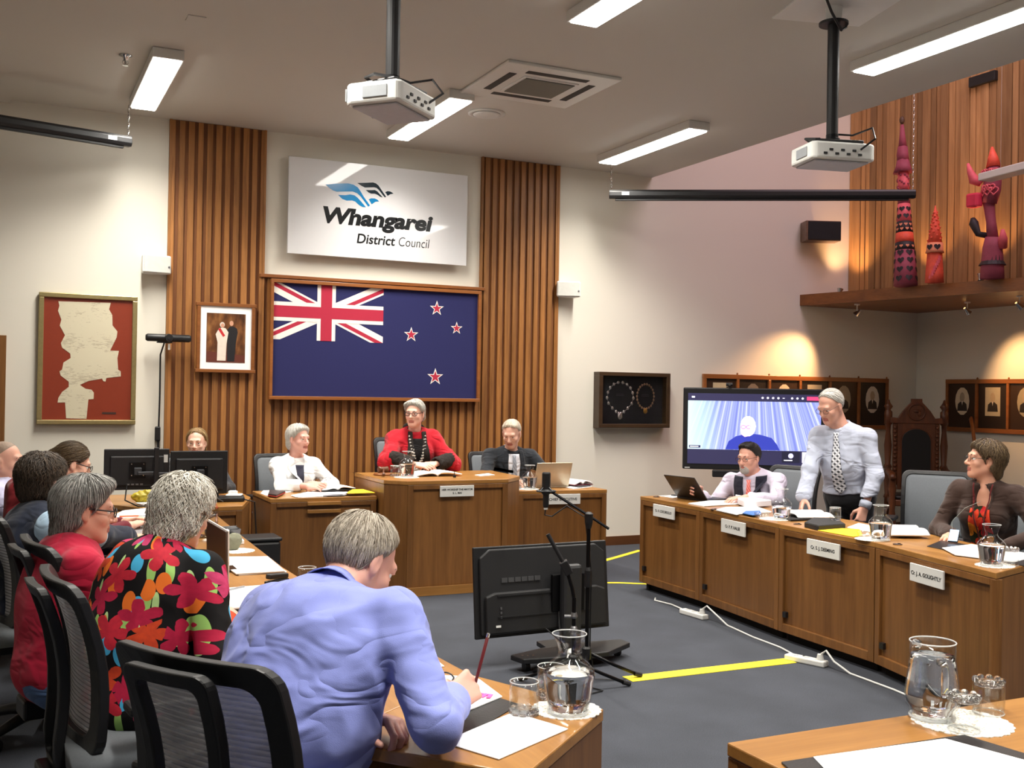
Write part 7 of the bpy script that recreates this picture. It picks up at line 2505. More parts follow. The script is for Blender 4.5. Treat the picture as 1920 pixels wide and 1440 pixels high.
def glass_ring(par, r, z, th=0.0016):
    MB().tube([(r * math.cos(a), r * math.sin(a), z) for a in [2 * PI * i / 36 for i in range(36)]], th, 6, closed=True).build('rim', RIM, par, smooth=True)
WATER = glass_mat('water', (250, 252, 255), 1.33)
BOUNDS = [(4.60, 5.20, 5.58, 7.33), (4.55, 5.14, 4.70, 5.58), (4.36, 4.95, 3.66, 4.70), (1.83, 2.64, 7.985, 8.6), (3.94, 4.72, 8.03, 8.60), (0.64, 1.60, 7.72, 8.7),
          (0.60, 1.18, 3.3, 7.40), (2.68, 3.86, 7.75, 8.58)]
SHEETS = [
    ('paper_sheet', 'white paper sheet at the end of the desk by the water carafe', 'paper', PAPER, 0.751, 0.003, [(0.941, 2.317), (1.013, 2.161), (1.26, 2.291), (1.194, 2.464)]),
    ('desk_pad', 'black leather desk pad under the writing hand', 'desk pad', LEATHER, 0.75, 0.003, [(0.925, 2.416), (0.961, 2.3), (1.241, 2.524), (1.212, 2.609), (1.114, 2.597)]),
    ('paper_stack', 'loose white papers with pink marker under the writing hand', 'paper', PAPER, 0.754, 0.006, [(1.023, 2.715), (1.035, 2.48), (1.224, 2.595), (1.237, 2.791), (1.112, 2.867)]),
    ('paper_sheet', 'small white sheet beyond the arm of the man in blue', 'paper', PAPER, 0.751, 0.002, [(1.104, 3.122), (1.109, 2.969), (1.203, 2.958), (1.219, 3.148), (1.15, 3.229)]),
    ('paper_stack', 'white papers beside the black phone on the middle desk', 'paper', PAPER, 0.751, 0.01, [(0.906, 5.241), (0.948, 4.735), (1.163, 4.746), (1.16, 5.187)]),
    ('paper_sheet', 'white sheet behind the black phone', 'paper', PAPER, 0.751, 0.003, [(0.826, 5.235), (0.872, 4.958), (0.983, 5.013), (0.961, 5.364)]),
    ('smartphone', 'black smartphone beside the white papers', 'phone', BLACK, 0.751, 0.009, [(0.825, 4.928), (0.832, 4.806), (0.968, 4.846), (0.97, 4.97)]),
    ('notepad', 'white notepad under the black pencil case', 'notepad', PAPER, 0.751, 0.02, [(1.041, 5.897), (1.025, 5.65), (1.163, 5.685), (1.195, 5.958)]),
    ('tablet', 'thin dark grey tablet lying at the desk edge', 'tablet', GREYD, 0.8, 0.008, [(1.107, 5.806), (1.135, 5.662), (1.232, 5.858), (1.186, 5.92)]),
    ('paper_stack', 'thick white document with an orange pen', 'paper', PAPER, 0.76, 0.02, [(0.596, 6.891), (0.596, 6.542), (0.818, 6.601), (0.942, 7.399), (0.713, 7.242)]),
    ('binder', 'black folder beneath the thick white document', 'folder', BLACK, 0.751, 0.008, [(0.595, 7.057), (0.581, 6.47), (0.846, 6.535), (0.976, 7.244)]),
    ('notebook_computer', 'closed silver laptop under the reaching hand', 'laptop', SILVERP, 0.751, 0.016, [(0.622, 6.127), (0.672, 5.979), (0.792, 6.115), (0.805, 6.446), (0.701, 6.43)]),
    ('paper_sheet', 'white sheet between the crimson shirt and the floral blouse', 'paper', PAPER, 0.751, 0.003, [(0.574, 5.991), (0.579, 5.646), (0.72, 5.754), (0.712, 6.142)]),
    ('paper_stack', 'white papers in front of the woman in white', 'paper', PAPER, 0.751, 0.006, [(2.022, 8.129), (2.031, 7.872), (2.249, 7.893), (2.539, 8.444), (2.365, 8.589)]),
    ('paper_sheet', 'white sheet at the corner beside the red and black book', 'paper', PAPER, 0.751, 0.004, [(1.803, 8.367), (1.837, 8.181), (2.121, 8.463), (2.149, 8.698), (1.902, 8.667)]),
    ('yellow_folder', 'yellow folder at the edge of the desk of the woman in white', 'folder', YELLOW, 0.771, 0.004, [(2.429, 8.047), (2.416, 7.92), (2.651, 7.984), (2.682, 8.298), (2.545, 8.288)]),
    ('book', 'black and red book on the desk of the woman in white', 'book', DKRED, 0.756, 0.018, [(1.767, 8.104), (1.865, 7.951), (2.009, 8.299), (1.91, 8.417)]),
    ('paper_stack', 'pale papers clipped at the near edge of the desk of the woman in white', 'paper', PAPER2, 0.758, 0.012, [(2.224, 7.806), (2.388, 7.885), (2.506, 8.16), (2.378, 8.196)]),
    ('paper_sheet', 'white sheet beside the gavel on the tall desk', 'paper', PAPER, 0.886, 0.003, [(2.727, 8.516), (2.738, 8.339), (2.877, 8.481), (2.89, 8.659)]),
    ('paper_sheet', 'white card on the tall desk beside the magazines', 'paper', PAPER, 0.886, 0.003, [(3.532, 8.093), (3.53, 7.979), (3.698, 8.053), (3.713, 8.226)]),
    ('magazine_stack', 'stack of magazines on the tall desk', 'magazine', MAG, 0.886, 0.022, [(3.62, 8.493), (3.556, 8.203), (3.794, 8.329), (3.878, 8.627), (3.753, 8.721)]),
    ('paper_sheet', 'white sheet under the carafe edge of the suited man desk', 'paper', PAPER, 0.751, 0.003, [(4.461, 8.232), (4.454, 8.075), (4.72, 8.217), (4.759, 8.43)]),
    ('tablet', 'dark tablet at the end of the suited man desk', 'tablet', GREYD, 0.752, 0.012, [(4.636, 8.507), (4.545, 8.144), (4.799, 8.239), (4.947, 8.662)]),
    ('paper_sheet', 'white sheet at the far end of the councillor row', 'paper', PAPER, 0.751, 0.003, [(4.838, 7.332), (4.853, 7.146), (5.105, 7.303), (5.063, 7.457)]),
    ('portfolio', 'black portfolio beside the laptop of the man in the waistcoat', 'folder', BLACK, 0.751, 0.012, [(4.938, 7.303), (4.977, 7.156), (5.23, 7.315), (5.217, 7.463)]),
    ('paper_stack', 'white papers in front of the laptop', 'paper', PAPER, 0.751, 0.008, [(4.703, 6.726), (4.708, 6.528), (5.084, 6.573), (5.258, 6.811), (4.988, 6.848)]),
    ('document_pile', 'thick curling document pile in front of the waistcoat man', 'paper', PAPER2, 0.760, 0.040, [(5.008, 6.506), (4.924, 6.303), (5.228, 6.363), (5.535, 6.764), (5.269, 6.798)]),
    ('paper_stack', 'fanned white papers at the front of the desk beside the blue booklet', 'paper', PAPER, 0.751, 0.01, [(4.639, 6.289), (4.583, 5.994), (4.919, 6.026), (5.057, 6.347), (4.797, 6.388)]),
    ('blue_booklet', 'blue and white booklet at the desk edge', 'booklet', BLUEP, 0.762, 0.006, [(4.629, 5.971), (4.62, 5.843), (4.719, 5.877), (4.86, 6.07), (4.736, 6.074)]),
    ('binder', 'black binder under the papers of the standing man', 'folder', BLACK, 0.751, 0.012, [(4.775, 5.738), (4.724, 5.389), (4.988, 5.483), (5.194, 5.606), (5.225, 6.074)]),
    ('notebook', 'thick black notebook with an elastic band', 'notebook', BLACK2, 0.752, 0.028, [(4.6, 5.306), (4.56, 5.128), (4.801, 5.157), (4.967, 5.42), (4.837, 5.492)]),
    ('yellow_folder', 'yellow folder beside the black notebook', 'folder', YELLOW, 0.752, 0.004, [(4.553, 5.13), (4.489, 4.821), (4.645, 4.842), (4.852, 5.086), (4.751, 5.174)]),
    ('binder', 'black binder under the open booklet near the woman in brown', 'folder', BLACK, 0.751, 0.014, [(4.838, 4.836), (4.787, 4.68), (5.009, 4.729), (5.091, 4.934)]),
    ('paper_sheet', 'white sheets between the notebook and the second carafe', 'paper', PAPER, 0.751, 0.005, [(4.837, 5.182), (4.815, 4.921), (5.039, 5.06), (5.078, 5.334)]),
    ('desk_pad', 'black leather desk pad in front of the woman in brown', 'desk pad', LEATHER, 0.75, 0.004, [(4.676, 4.382), (4.599, 3.693), (5.065, 3.935), (5.102, 4.534)]),
    ('paper_stack', 'white papers fanned on the leather pad by the third carafe', 'paper', PAPER, 0.755, 0.006, [(4.668, 4.263), (4.537, 4.066), (4.623, 3.774), (4.971, 3.894), (4.975, 4.309)]),
    ('desk_pad', 'black leather blotter frame on the foreground desk', 'desk pad', LEATHER, 0.75, 0.005, [(1.588, 1.897), (1.523, 1.694), (2.168, 1.624), (2.133, 1.875), (2.079, 1.88)]),
    ('blotter_paper', 'large white blotting paper in the leather frame', 'paper', PAPER, 0.7555, 0.002, [(1.673, 1.889), (1.573, 1.656), (2.127, 1.606), (2.059, 1.866)]),
    ('paper_stack', 'white folded papers on the monitor desk', 'paper', PAPER, 0.736, 0.008, [(0.87, 8.009), (0.919, 7.81), (1.032, 7.999), (1.006, 8.241)]),
]


def clampxy(p, c):
    for (x0, x1, y0, y1) in BOUNDS:
        if x0 - .25 <= c[0] <= x1 + .25 and y0 - .12 <= c[1] <= y1 + .25:
            return (min(max(p[0], x0), x1), min(max(p[1], y0), y1))
    return p


for (nm, lb, ct, mt, z, th, P) in SHEETS:
    c = (sum(p[0] for p in P) / len(P), sum(p[1] for p in P) / len(P))
    P = [clampxy(p, c) for p in P]
    c = (sum(p[0] for p in P) / len(P), sum(p[1] for p in P) / len(P))
    root = thing(nm, lb, ct, (c[0], c[1], z))
    if nm == 'paper_stack' and th > 0.0035:
        k = max(2, int(th / 0.003))
        for i in range(k):
            a = random.uniform(-0.06, 0.06) if i else 0.0
            dx, dy = (random.uniform(-0.008, 0.008), random.uniform(-0.008, 0.008)) if i else (0, 0)
            q = []
            for p in P:
                x_, y_ = p[0] - c[0], p[1] - c[1]
                q.append((x_ * math.cos(a) - y_ * math.sin(a) + dx, x_ * math.sin(a) + y_ * math.cos(a) + dy))
            MB().prism(q, i * th / k, (i + 0.85) * th / k).build('sheet', mt, root)
    else:
        MB().prism([(p[0] - c[0], p[1] - c[1]) for p in P], 0, th).build({'notebook': 'cover', 'smartphone': 'case', 'tablet': 'slab'}.get(nm, 'sheet' if 'paper' in nm else 'cover'), mt, root, min(0.002, th * 0.3))
        if nm in ('notebook', 'document_pile', 'magazine_stack', 'book'):
            MB().prism([((p[0] - c[0]) * 0.97, (p[1] - c[1]) * 0.97) for p in P], th, th + 0.003).build('top_cover', {'notebook': BLACK2, 'book': DKRED, 'magazine_stack': MAG}.get(nm, PAPER), root)
        if nm == 'book':
            MB().prism([((p[0] - c[0]) * 1.02, (p[1] - c[1]) * 1.02) for p in P], 0.004, 0.010).build('red_edge', M('red_edge', (196, 50, 44), 0.6), root)
        if nm == 'smartphone':
            MB().prism([((p[0] - c[0]) * 0.93, (p[1] - c[1]) * 0.93) for p in P], th, th + 0.0006).build('screen', M('phone_glass', (12, 12, 16), 0.1), root)

# faint print on the top sheets is left to the material; pink marker on the papers of the writing man
pk = thing('sticky_tabs', 'bright pink sticky tabs on the papers under the writing hand', 'sticky note', (1.165, 2.615, 0.7605))
for i in range(3):
    MB().box((0.010 * i, -0.012 * i, 0.001 + 0.0004 * i), (0.035, 0.012, 0.001), rotz(0.5 + 0.2 * i)).build('tab', M('pink_marker', (246, 90, 170), 0.6), pk)


def carafe(x, y, z, label, fill=0.105, s=1.0):
    t = thing('water_carafe', label, 'carafe', (x, y, z), 0, 'glass water carafes')
    outer = [(0.0, 0.0), (0.050, 0.0), (0.054, 0.004), (0.058, 0.03), (0.066, 0.085), (0.068, 0.098), (0.064, 0.112), (0.050, 0.128), (0.034, 0.140), (0.0285, 0.150), (0.028, 0.160), (0.034, 0.180), (0.044, 0.202)]
    inner = [(0.042, 0.202), (0.032, 0.180), (0.0262, 0.160), (0.0265, 0.150), (0.032, 0.139), (0.048, 0.126), (0.0618, 0.111), (0.0655, 0.098), (0.0635, 0.085), (0.0555, 0.03), (0.051, 0.010), (0.0, 0.008)]
    MB().lathe([(max(r, 0.0005) * s, q * s) for r, q in outer + inner[:1]], 40, close=False).build('glass', GLASS, t, smooth=True)
    glass_ring(t, 0.044 * s, 0.202 * s)
    glass_ring(t, 0.051 * s, 0.004 * s, 0.003)
    wp = [(0.0005, 0.0085), (0.0508, 0.0105), (0.0553, 0.03)]
    for q in (0.06, 0.085, 0.098, 0.105, 0.111, 0.126):
        if q <= fill:
            wp.append((float(np.interp(q, [0.03, 0.085, 0.098, 0.111, 0.126], [0.0553, 0.0633, 0.0653, 0.0616, 0.0478])), q))
    wp.append((wp[-1][0] - 0.0005, fill + 0.0005))
    wp.append((0.0005, fill + 0.0005))
    MB().lathe([(r * s, q * s) for r, q in wp], 40, close=False).build('water', WATER, t, smooth=True)
    return t


carafe(1.325, 2.41, 0.753, 'glass water carafe at the end of the near desk beside a tumbler', 0.105)
carafe(2.926, 8.05, 0.889, 'glass water carafe on the tall desk beside the gavel', 0.10)
carafe(4.085, 8.18, 0.753, 'glass water carafe beside the open silver laptop', 0.10)
carafe(4.745, 5.70, 0.753, 'glass water carafe in front of the standing man', 0.085)
carafe(4.610, 4.665, 0.753, 'glass water carafe beside the yellow folder', 0.10)
carafe(4.455, 3.765, 0.753, 'glass water carafe beside an upturned tumbler at the row end', 0.105)


def tumbler(x, y, z, label, up=True, r=0.038, h=0.085, bumps=True):
    t = thing('tumbler', label, 'glass', (x, y, z), 0, 'glass tumblers')
    wob = (lambda a, q: 1 + (0.05 * math.sin(9 * a) * max(0, 1 - q / (h * 0.35)) if bumps else 0))
    pr = [(0.0005, 0.0), (r * 0.86, 0.0), (r * 0.98, h * 0.10), (r, h * 0.22), (r, h * 0.6), (r * 0.97, h), (r * 0.93, h), (r * 0.95, h * 0.6), (r * 0.93, h * 0.28), (r * 0.8, h * 0.16), (0.0005, h * 0.15)]
    if not up:
        pr = [(q, h - zz) for q, zz in pr]
        wob = None
    MB().lathe(pr, 36, close=False, wob=wob).build('glass', GLASS, t, smooth=True)
    if bumps:
        mb = MB()
        zz = h * 0.02 + 0.006 if up else h - 0.004
        for k in range(9):
            a = 2 * PI * k / 9
            mb.ball((r * 0.80 * math.cos(a), r * 0.80 * math.sin(a), zz if not up else 0.010), (0.010, 0.010, 0.010), 10, 7)
        mb.build('base_bubbles', THICK, t, smooth=True)
    glass_ring(t, r * 0.96, h if up else 0.0016)
    MB().lathe([(0.0005, 0.0), (r * 0.9, 0.0), (r * 0.93, 0.008), (r * 0.85, 0.012), (0.0005, 0.012)], 28, (0, 0, 0.001 if up else h - 0.016), close=False).build('base_disc', THICK, t, smooth=True)
    return t


tumbler(1.215, 2.445, 0.75, 'glass tumbler standing in front of the near carafe')
tumbler(1.345, 2.545, 0.753, 'second glass tumbler behind the near carafe')
tumbler(1.150, 4.35, 0.75, 'glass tumbler beyond the shoulder of the man in blue')
tumbler(2.86, 8.16, 0.885, 'glass tumbler between the gavel and the carafe')
tumbler(4.01, 8.27, 0.75, 'glass tumbler beside the suited man carafe')
tumbler(4.875, 5.33, 0.78, 'glass tumbler behind the black notebook', True, 0.036, 0.085, False)
tumbler(4.57, 3.745, 0.75, 'upturned glass tumbler at the end of the councillor row', False)
tumbler(2.165, 1.905, 0.753, 'upturned glass tumbler in front of the glass jug', False, 0.040, 0.088)
tumbler(2.345, 1.985, 0.753, 'upturned glass tumbler behind its twin beside the glass jug', False, 0.040, 0.088)
for (x, y, lb) in ((4.66, 5.80, 'low glass bowl beside the blue booklet'), (4.62, 4.80, 'low glass bowl between the yellow folder and the carafe')):
    t = thing('glass_bowl', lb, 'bowl', (x, y, 0.753))
    MB().lathe([(0.0005, 0), (0.035, 0), (0.048, 0.012), (0.052, 0.035), (0.050, 0.035), (0.045, 0.014), (0.033, 0.005), (0.0005, 0.005)], 28, close=False).build('glass', GLASS, t, smooth=True)

LACE, nt, b = new_mat('lace_paper')
vv = vor(nt, coords(nt, 'Object', (1, 1, 1)), 70.0)
nt.links.new(mixcol(nt, math_node(nt, 'LESS_THAN', vv.outputs['Distance'], 0.22), rgb(244, 242, 236), rgb(196, 180, 150)), b.inputs['Base Color'])
b.inputs['Roughness'].default_value = 0.9


def doily(x, y, z, r, label, sx=1.0, rz=0.0):
    t = thing('doily', label, 'doily', (x, y, z), rz, 'paper lace doilies')
    pts = []
    for i in range(96):
        a = 2 * PI * i / 96
        q = r * (0.95 + 0.05 * abs(math.sin(12 * a)))
        pts.append((q * math.cos(a) * sx, q * math.sin(a)))
    MB().prism(pts, 0, 0.0022).build('lace', LACE, t)
    return t


doily(1.335, 2.44, 0.75, 0.092, 'white lace doily under the near carafe')
doily(2.915, 8.03, 0.885, 0.10, 'white lace doily under the carafe on the tall desk')
doily(4.07, 8.19, 0.75, 0.10, 'white lace doily under the carafe by the silver laptop')
doily(4.72, 5.73, 0.75, 0.11, 'white lace doily in front of the standing man')
doily(4.60, 4.72, 0.75, 0.10, 'white lace doily beside the yellow folder', 1.0)
doily(4.475, 3.76, 0.75, 0.09, 'white lace doily under the carafe at the row end', 1.1)
doily(2.22, 1.96, 0.75, 0.125, 'white lace doily under the glass jug and tumblers', 1.0, 0.6)
doily(1.075, 5.46, 0.75, 0.095, 'white lace doily under the grey stone')

# glass jug
t = thing('glass_jug', 'large glass water jug with a handle on the foreground desk', 'jug', (2.175, 2.015, 0.753))
jo = [(0.0005, 0), (0.052, 0), (0.056, 0.006), (0.056, 0.022), (0.066, 0.034), (0.0685, 0.045), (0.066, 0.075), (0.058, 0.140), (0.0565, 0.147), (0.0565, 0.195)]
ji = [(0.0540, 0.195), (0.0540, 0.147), (0.0552, 0.140), (0.0632, 0.075), (0.0655, 0.045), (0.062, 0.036), (0.052, 0.024), (0.050, 0.012), (0.0005, 0.010)]
MB().lathe(jo + ji[:1], 44, close=False).build('glass', GLASS, t, smooth=True)
MB().lathe([(0.0005, 0.0105), (0.0498, 0.0125), (0.0518, 0.024), (0.0618, 0.036), (0.0653, 0.045), (0.063, 0.075), (0.0552, 0.140), (0.0538, 0.147), (0.0538, 0.160), (0.0005, 0.1605)], 44, close=False).build('water', WATER, t, smooth=True)
glass_ring(t, 0.0565, 0.195, 0.002)
glass_ring(t, 0.054, 0.004, 0.004)
hd = MB().tube([(0.055, 0, 0.155), (0.075, 0, 0.160), (0.088, 0, 0.150), (0.090, 0, 0.125), (0.087, 0, 0.085), (0.082, 0, 0.075)], [0.011, 0.010, 0.009, 0.009, 0.009, 0.007], 12).build('handle', THICK, t, smooth=True)
hd.rotation_euler = (0, 0, math.radians(-118))
MB().tube([(-0.05, 0.0, 0.192), (-0.064, 0, 0.198), (-0.07, 0, 0.199)], [0.012, 0.009, 0.004], 10).build('spout', THICK, t, smooth=True)
t = thing('glass_jug', 'tall squarish glass water jug beside the tied-back tablet case', 'jug', (1.02, 6.02, 0.75))
MB().lathe([(0.0005, 0), (0.062, 0), (0.066, 0.01), (0.068, 0.16), (0.05, 0.20), (0.045, 0.23), (0.055, 0.27), (0.052, 0.27), (0.042, 0.23), (0.047, 0.20), (0.064, 0.16), (0.062, 0.012), (0.0005, 0.010)], 8, close=False).build('glass', GLASS, t)
MB().lathe([(0.0005, 0.0105), (0.0615, 0.0125), (0.0635, 0.13), (0.0005, 0.1305)], 8, close=False).build('water', WATER, t)

# cable grommets
for i, (x, y, lb) in enumerate(((1.136, 2.904, 'black cable grommet on the near desk beyond the writing hand'), (1.10, 4.68, 'black cable grommet beside the stack of white papers'), (4.775, 7.27, 'brown cable grommet at the far end of the councillor row'), (4.66, 6.34, 'brown cable grommet beside the fanned papers'), (4.66, 5.44, 'brown cable grommet in front of the black notebook'), (4.575, 4.50, 'brown cable grommet on the desk of the woman in brown'))):
    t = thing('cable_grommet', lb, 'grommet', (x, y, 0.75), 0, 'desk cable grommets')
    MB().lathe([(0.026, 0), (0.026, 0.004), (0.018, 0.006), (0.016, 0.003)], 20).build('ring', BLACK if i < 2 else M('brown_plastic', (58, 34, 22), 0.5), t, smooth=True)
    MB().box((0.012, 0, 0.005), (0.010, 0.012, 0.006)).build('slot', BLACK, t)


# open documents
def open_book(x, y, z, rz, w_, d_, label, cat='document', cover=None, lift=0.03):
    t = thing('open_document', label, cat, (x, y, z), rz)
    if cover:
        MB().box((0, 0, 0.004), (w_ * 2.06, d_ * 1.04, 0.008)).build('cover', cover, t, 0.002)
    for sd in (-1, 1):
        rows = []
        for i in range(7):
            v_ = -d_ / 2 + d_ * i / 6
            rows.append([(sd * w_ * j / 8, v_ + 0.004 * math.sin(j), 0.010 + lift * (math.sin(PI * min(1, (j / 8) ** 0.6)) * 0.9) * (0.8 if sd > 0 else 1.0)) for j in range(9)])
        pg = MB()
        pg.grid(rows)
        o = pg.build('page_block', PAPER, t, smooth=True)
        sm = o.modifiers.new('solid', 'SOLIDIFY')
        sm.thickness = 0.010
        sm.offset = -1 if sd < 0 else 1
    return t


def prm(*a, **k):
    return open_book(*a, **k)


prm(0.86, 4.18, 0.75, math.radians(-84), 0.21, 0.29, 'thick open binder of white pages in front of the floral blouse', cover=BLACK)
prm(3.20, 8.17, 0.885, math.radians(-4), 0.20, 0.26, 'open binder of white pages on the tall desk', cover=None, lift=0.025)
prm(4.635, 8.38, 0.764, math.radians(8), 0.10, 0.26, 'open binder with maroon cover at the end of the suited man desk', cover=M('maroon_cover', (96, 30, 44), 0.5))
prm(4.98, 5.72, 0.764, math.radians(75), 0.15, 0.26, 'open sheaf of papers under the hand of the standing man', lift=0.02)
prm(4.90, 4.80, 0.766, math.radians(66), 0.16, 0.24, 'open white booklet in front of the empty grey chair', lift=0.03)
prm(2.44, 8.42, 0.764, math.radians(4), 0.14, 0.2, 'open binder with pink tabs beside the woman in white', cover=BLACK, lift=0.02)
t = thing('pencil', 'grey pen lying on the open binder in front of the floral blouse', 'pen', (0.80, 4.16, 0.795))
MB().tube([(-0.06, -0.03, 0), (0.06, 0.03, 0.006)], 0.0045, 8).build('barrel', SILVERP, t)
t = thing('pencil', 'orange and grey pen lying on the thick white document', 'pen', (0.74, 6.85, 0.785))
MB().tube([(-0.09, 0.0, 0), (0.02, 0.0, 0)], 0.005, 8).build('barrel', M('orange_plastic', (240, 110, 60), 0.4), t)
MB().tube([(0.02, 0.0, 0), (0.07, 0.0, 0)], 0.004, 8).build('tip', SILVERP, t)


# laptops
def laptop(x, y, z, rz, label, lid_mat, open_deg, w_=0.32, d_=0.22):
    t = thing('laptop', label, 'laptop', (x, y, z), rz)
    MB().box((0, 0, 0.008), (w_, d_, 0.014)).build('base', lid_mat, t, 0.004)
    MB().box((0, -0.01, 0.0155), (w_ * 0.88, d_ * 0.5, 0.001)).build('keyboard', BLACK, t)
    R_ = Matrix.Rotation(math.radians(open_deg - 90), 3, 'X')
    c = Vector((0, d_ / 2, 0.014)) + R_ @ Vector((0, 0, d_ * 0.48))
    lid = MB().box(c, (w_, 0.007, d_ * 0.96), R_.to_3x3()).build('lid', lid_mat, t, 0.003)
    c2 = Vector((0, d_ / 2, 0.014)) + R_ @ Vector((0, -0.0045, d_ * 0.48))
    MB().box(c2, (w_ * 0.94, 0.001, d_ * 0.86), R_).build('screen', M('dark_screen', (16, 16, 20), 0.15), lid)
    return t


laptop(4.36, 8.32, 0.75, math.radians(176), 'open silver laptop in front of the suited man', M('champagne_shell', (196, 184, 160), 0.35, 0.4), -112, 0.34, 0.22) if False else None
laptop(4.34, 8.38, 0.75, math.radians(178), 'open silver laptop in front of the suited man', M('champagne_shell', (196, 184, 160), 0.35, 0.4), 110 - 220 + 180, 0.34, 0.23)
laptop(5.05, 7.02, 0.75, math.radians(100), 'open black laptop in front of the man in the waistcoat', M('black_shell', (30, 30, 34), 0.3), 50, 0.34, 0.24)

# tablet in a red-brown case standing on the desk
t = thing('tablet_case', 'brown tablet in a red case standing upright beside the white-haired woman', 'tablet', (0.80, 4.55, 0.754), math.radians(-62))
R_ = Matrix.Rotation(math.radians(18), 3, 'X') @ Matrix.Rotation(math.radians(20), 3, 'Y')
MB().box((0.03, 0, 0.135), (0.12, 0.010, 0.26), R_).build('back_cover', M('dark_brown_shell', (58, 40, 28), 0.5), t, 0.003)
MB().box((0.03, 0.008, 0.135), (0.126, 0.006, 0.266), R_).build('edge_cover', M('white_rim', (220, 214, 206), 0.5), t, 0.002)
MB().box((-0.03, -0.01, 0.03), (0.06, 0.012, 0.06), R_).build('red_flap', M('red_leather', (150, 60, 34), 0.5), t, 0.003)
MB().box((0.105, -0.006, 0.23), (0.014, 0.004, 0.014), R_).build('sticker', PAPER, t)

# pencil case, stone, stapler, spectacles, pen
t = thing('pencil_case', 'black zip pencil case on the white notepad', 'pencil case', (1.08, 5.86, 0.771), math.radians(8))
MB().tube([(-0.09, 0, 0.025), (-0.07, 0, 0.027), (0.07, 0, 0.027), (0.09, 0, 0.025)], [0.018, 0.027, 0.027, 0.018], 12).build('pouch', LEATHER, t, smooth=True)
MB().tube([(-0.08, 0, 0.052), (0.08, 0, 0.052)], 0.003, 6).build('zip', GREYM, t)
t = thing('stone', 'rounded grey green stone on a white doily', 'stone', (1.07, 5.50, 0.752))
fst = Field((-0.08, -0.08, -0.02), (0.08, 0.08, 0.12), 0.006)
fst.ell((0, 0, 0.038), (0.040, 0.036, 0.036), None, 0.01).ell((0.008, 0.0, 0.058), (0.030, 0.028, 0.024), None, 0.02).ell((-0.012, 0, 0.02), (0.034, 0.032, 0.020), None, 0.02)
Vq, Fq = fst.surface()
np_mesh('stone_body', [(folds(Vq, fst.grad(Vq), 0.006, 30.0), Fq)], [M('stone_grey', (128, 128, 108), 0.9, var=0.25, scale=60, bmp=0.5)], t)
t = thing('pebble', 'small dark pebble at the rim of the stone doily', 'stone', (1.01, 5.43, 0.7525))
MB().ball((0, 0, 0.007), (0.013, 0.011, 0.007), 10, 7).build('pebble_body', M('dark_pebble', (50, 36, 32), 0.6), t, smooth=True)
t = thing('stapler', 'black stapler lying near the grommet', 'stapler', (1.06, 4.50, 0.75), math.radians(35))
MB().box((0, 0, 0.008), (0.12, 0.034, 0.014)).build('base', BLACK, t, 0.004)
MB().box((0.002, 0, 0.03), (0.115, 0.03, 0.022), Matrix.Rotation(0.08, 3, 'Y')).build('arm', BLACK, t, 0.006)
t = thing('spectacles', 'black-rimmed spectacles lying on the papers by the writing hand', 'glasses', (1.09, 2.755, 0.766), math.radians(-40))
for sd in (-1, 1):
    MB().tube([(sd * 0.033 + 0.025 * math.cos(a), 0.0, 0.014 + 0.017 * math.sin(a)) for a in [2 * PI * i / 16 for i in range(16)]], 0.0022, 6, closed=True).build('rim', BLACK, t, smooth=True)
    MB().tube([(sd * 0.058, 0, 0.020), (sd * 0.062, -0.05, 0.012), (sd * 0.055, -0.12, 0.001)], 0.002, 6).build('temple', BLACK, t, smooth=True)
    MB().flat(circ(sd * 0.033, 0.014, 0.024, 0.016), 0.001, (0, 0, 0)).build('lens', glass_mat('lens_glass', (255, 255, 255), 1.1), t)
MB().tube([(-0.009, 0, 0.018), (0.009, 0, 0.018)], 0.002, 6).build('bridge', BLACK, t)
hw_ = blue['J']['R'][1]
t = thing('pen', 'dark red pencil held upright in the hand of the man in blue', 'pen', (0, 0, 0))
p0 = Vector((1.075, 2.475, 0.775))
p1 = p0 + Vector((0.028, -0.045, 0.185))
MB().tube([p0, p0 + (p1 - p0) * 0.08, p1], [0.001, 0.0042, 0.0042], 8).build('barrel', M('dark_red_pencil', (96, 28, 30), 0.35), t, smooth=True)
MB().tube([p1, p1 + (p1 - p0) * 0.05], 0.0044, 8).build('ferrule', CHROME, t)

# gavel on its block
t = thing('gavel', 'wooden gavel resting on its round block on the tall desk', 'gavel', (2.80, 8.28, 0.885), math.radians(14))
MB().lathe([(0.0005, 0), (0.075, 0), (0.078, 0.008), (0.070, 0.018), (0.0005, 0.020)], 28, close=False).build('sound_block', FRAMEW, t, smooth=True)
GV = wood('gavel_wood', (74, 40, 20), (104, 62, 34), 0)
MB().tube([(-0.045, 0, 0.047), (-0.04, 0, 0.047), (-0.02, 0, 0.047), (0.02, 0, 0.047), (0.04, 0, 0.047), (0.045, 0, 0.047)], [0.020, 0.026, 0.022, 0.022, 0.026, 0.020], 16).build('head', GV, t, smooth=True)
MB().tube([(0, -0.01, 0.047), (-0.06, -0.10, 0.032), (-0.10, -0.17, 0.018)], [0.008, 0.007, 0.012], 10).build('handle', GV, t, smooth=True)
t = thing('table_clip', 'black bulldog clip on the papers of the tall desk', 'clip', (3.28, 7.92, 0.886))
MB().box((0, 0, 0.010), (0.022, 0.016, 0.02)).tube([(0, 0, 0.02), (0, 0.004, 0.045)], 0.004, 6).build('clip_body', BLACK, t, 0.003)
t = thing('reading_glasses', 'thin-rimmed reading glasses in the hands of the woman in white', 'glasses', (2.33, 8.345, 0.845), math.radians(10))
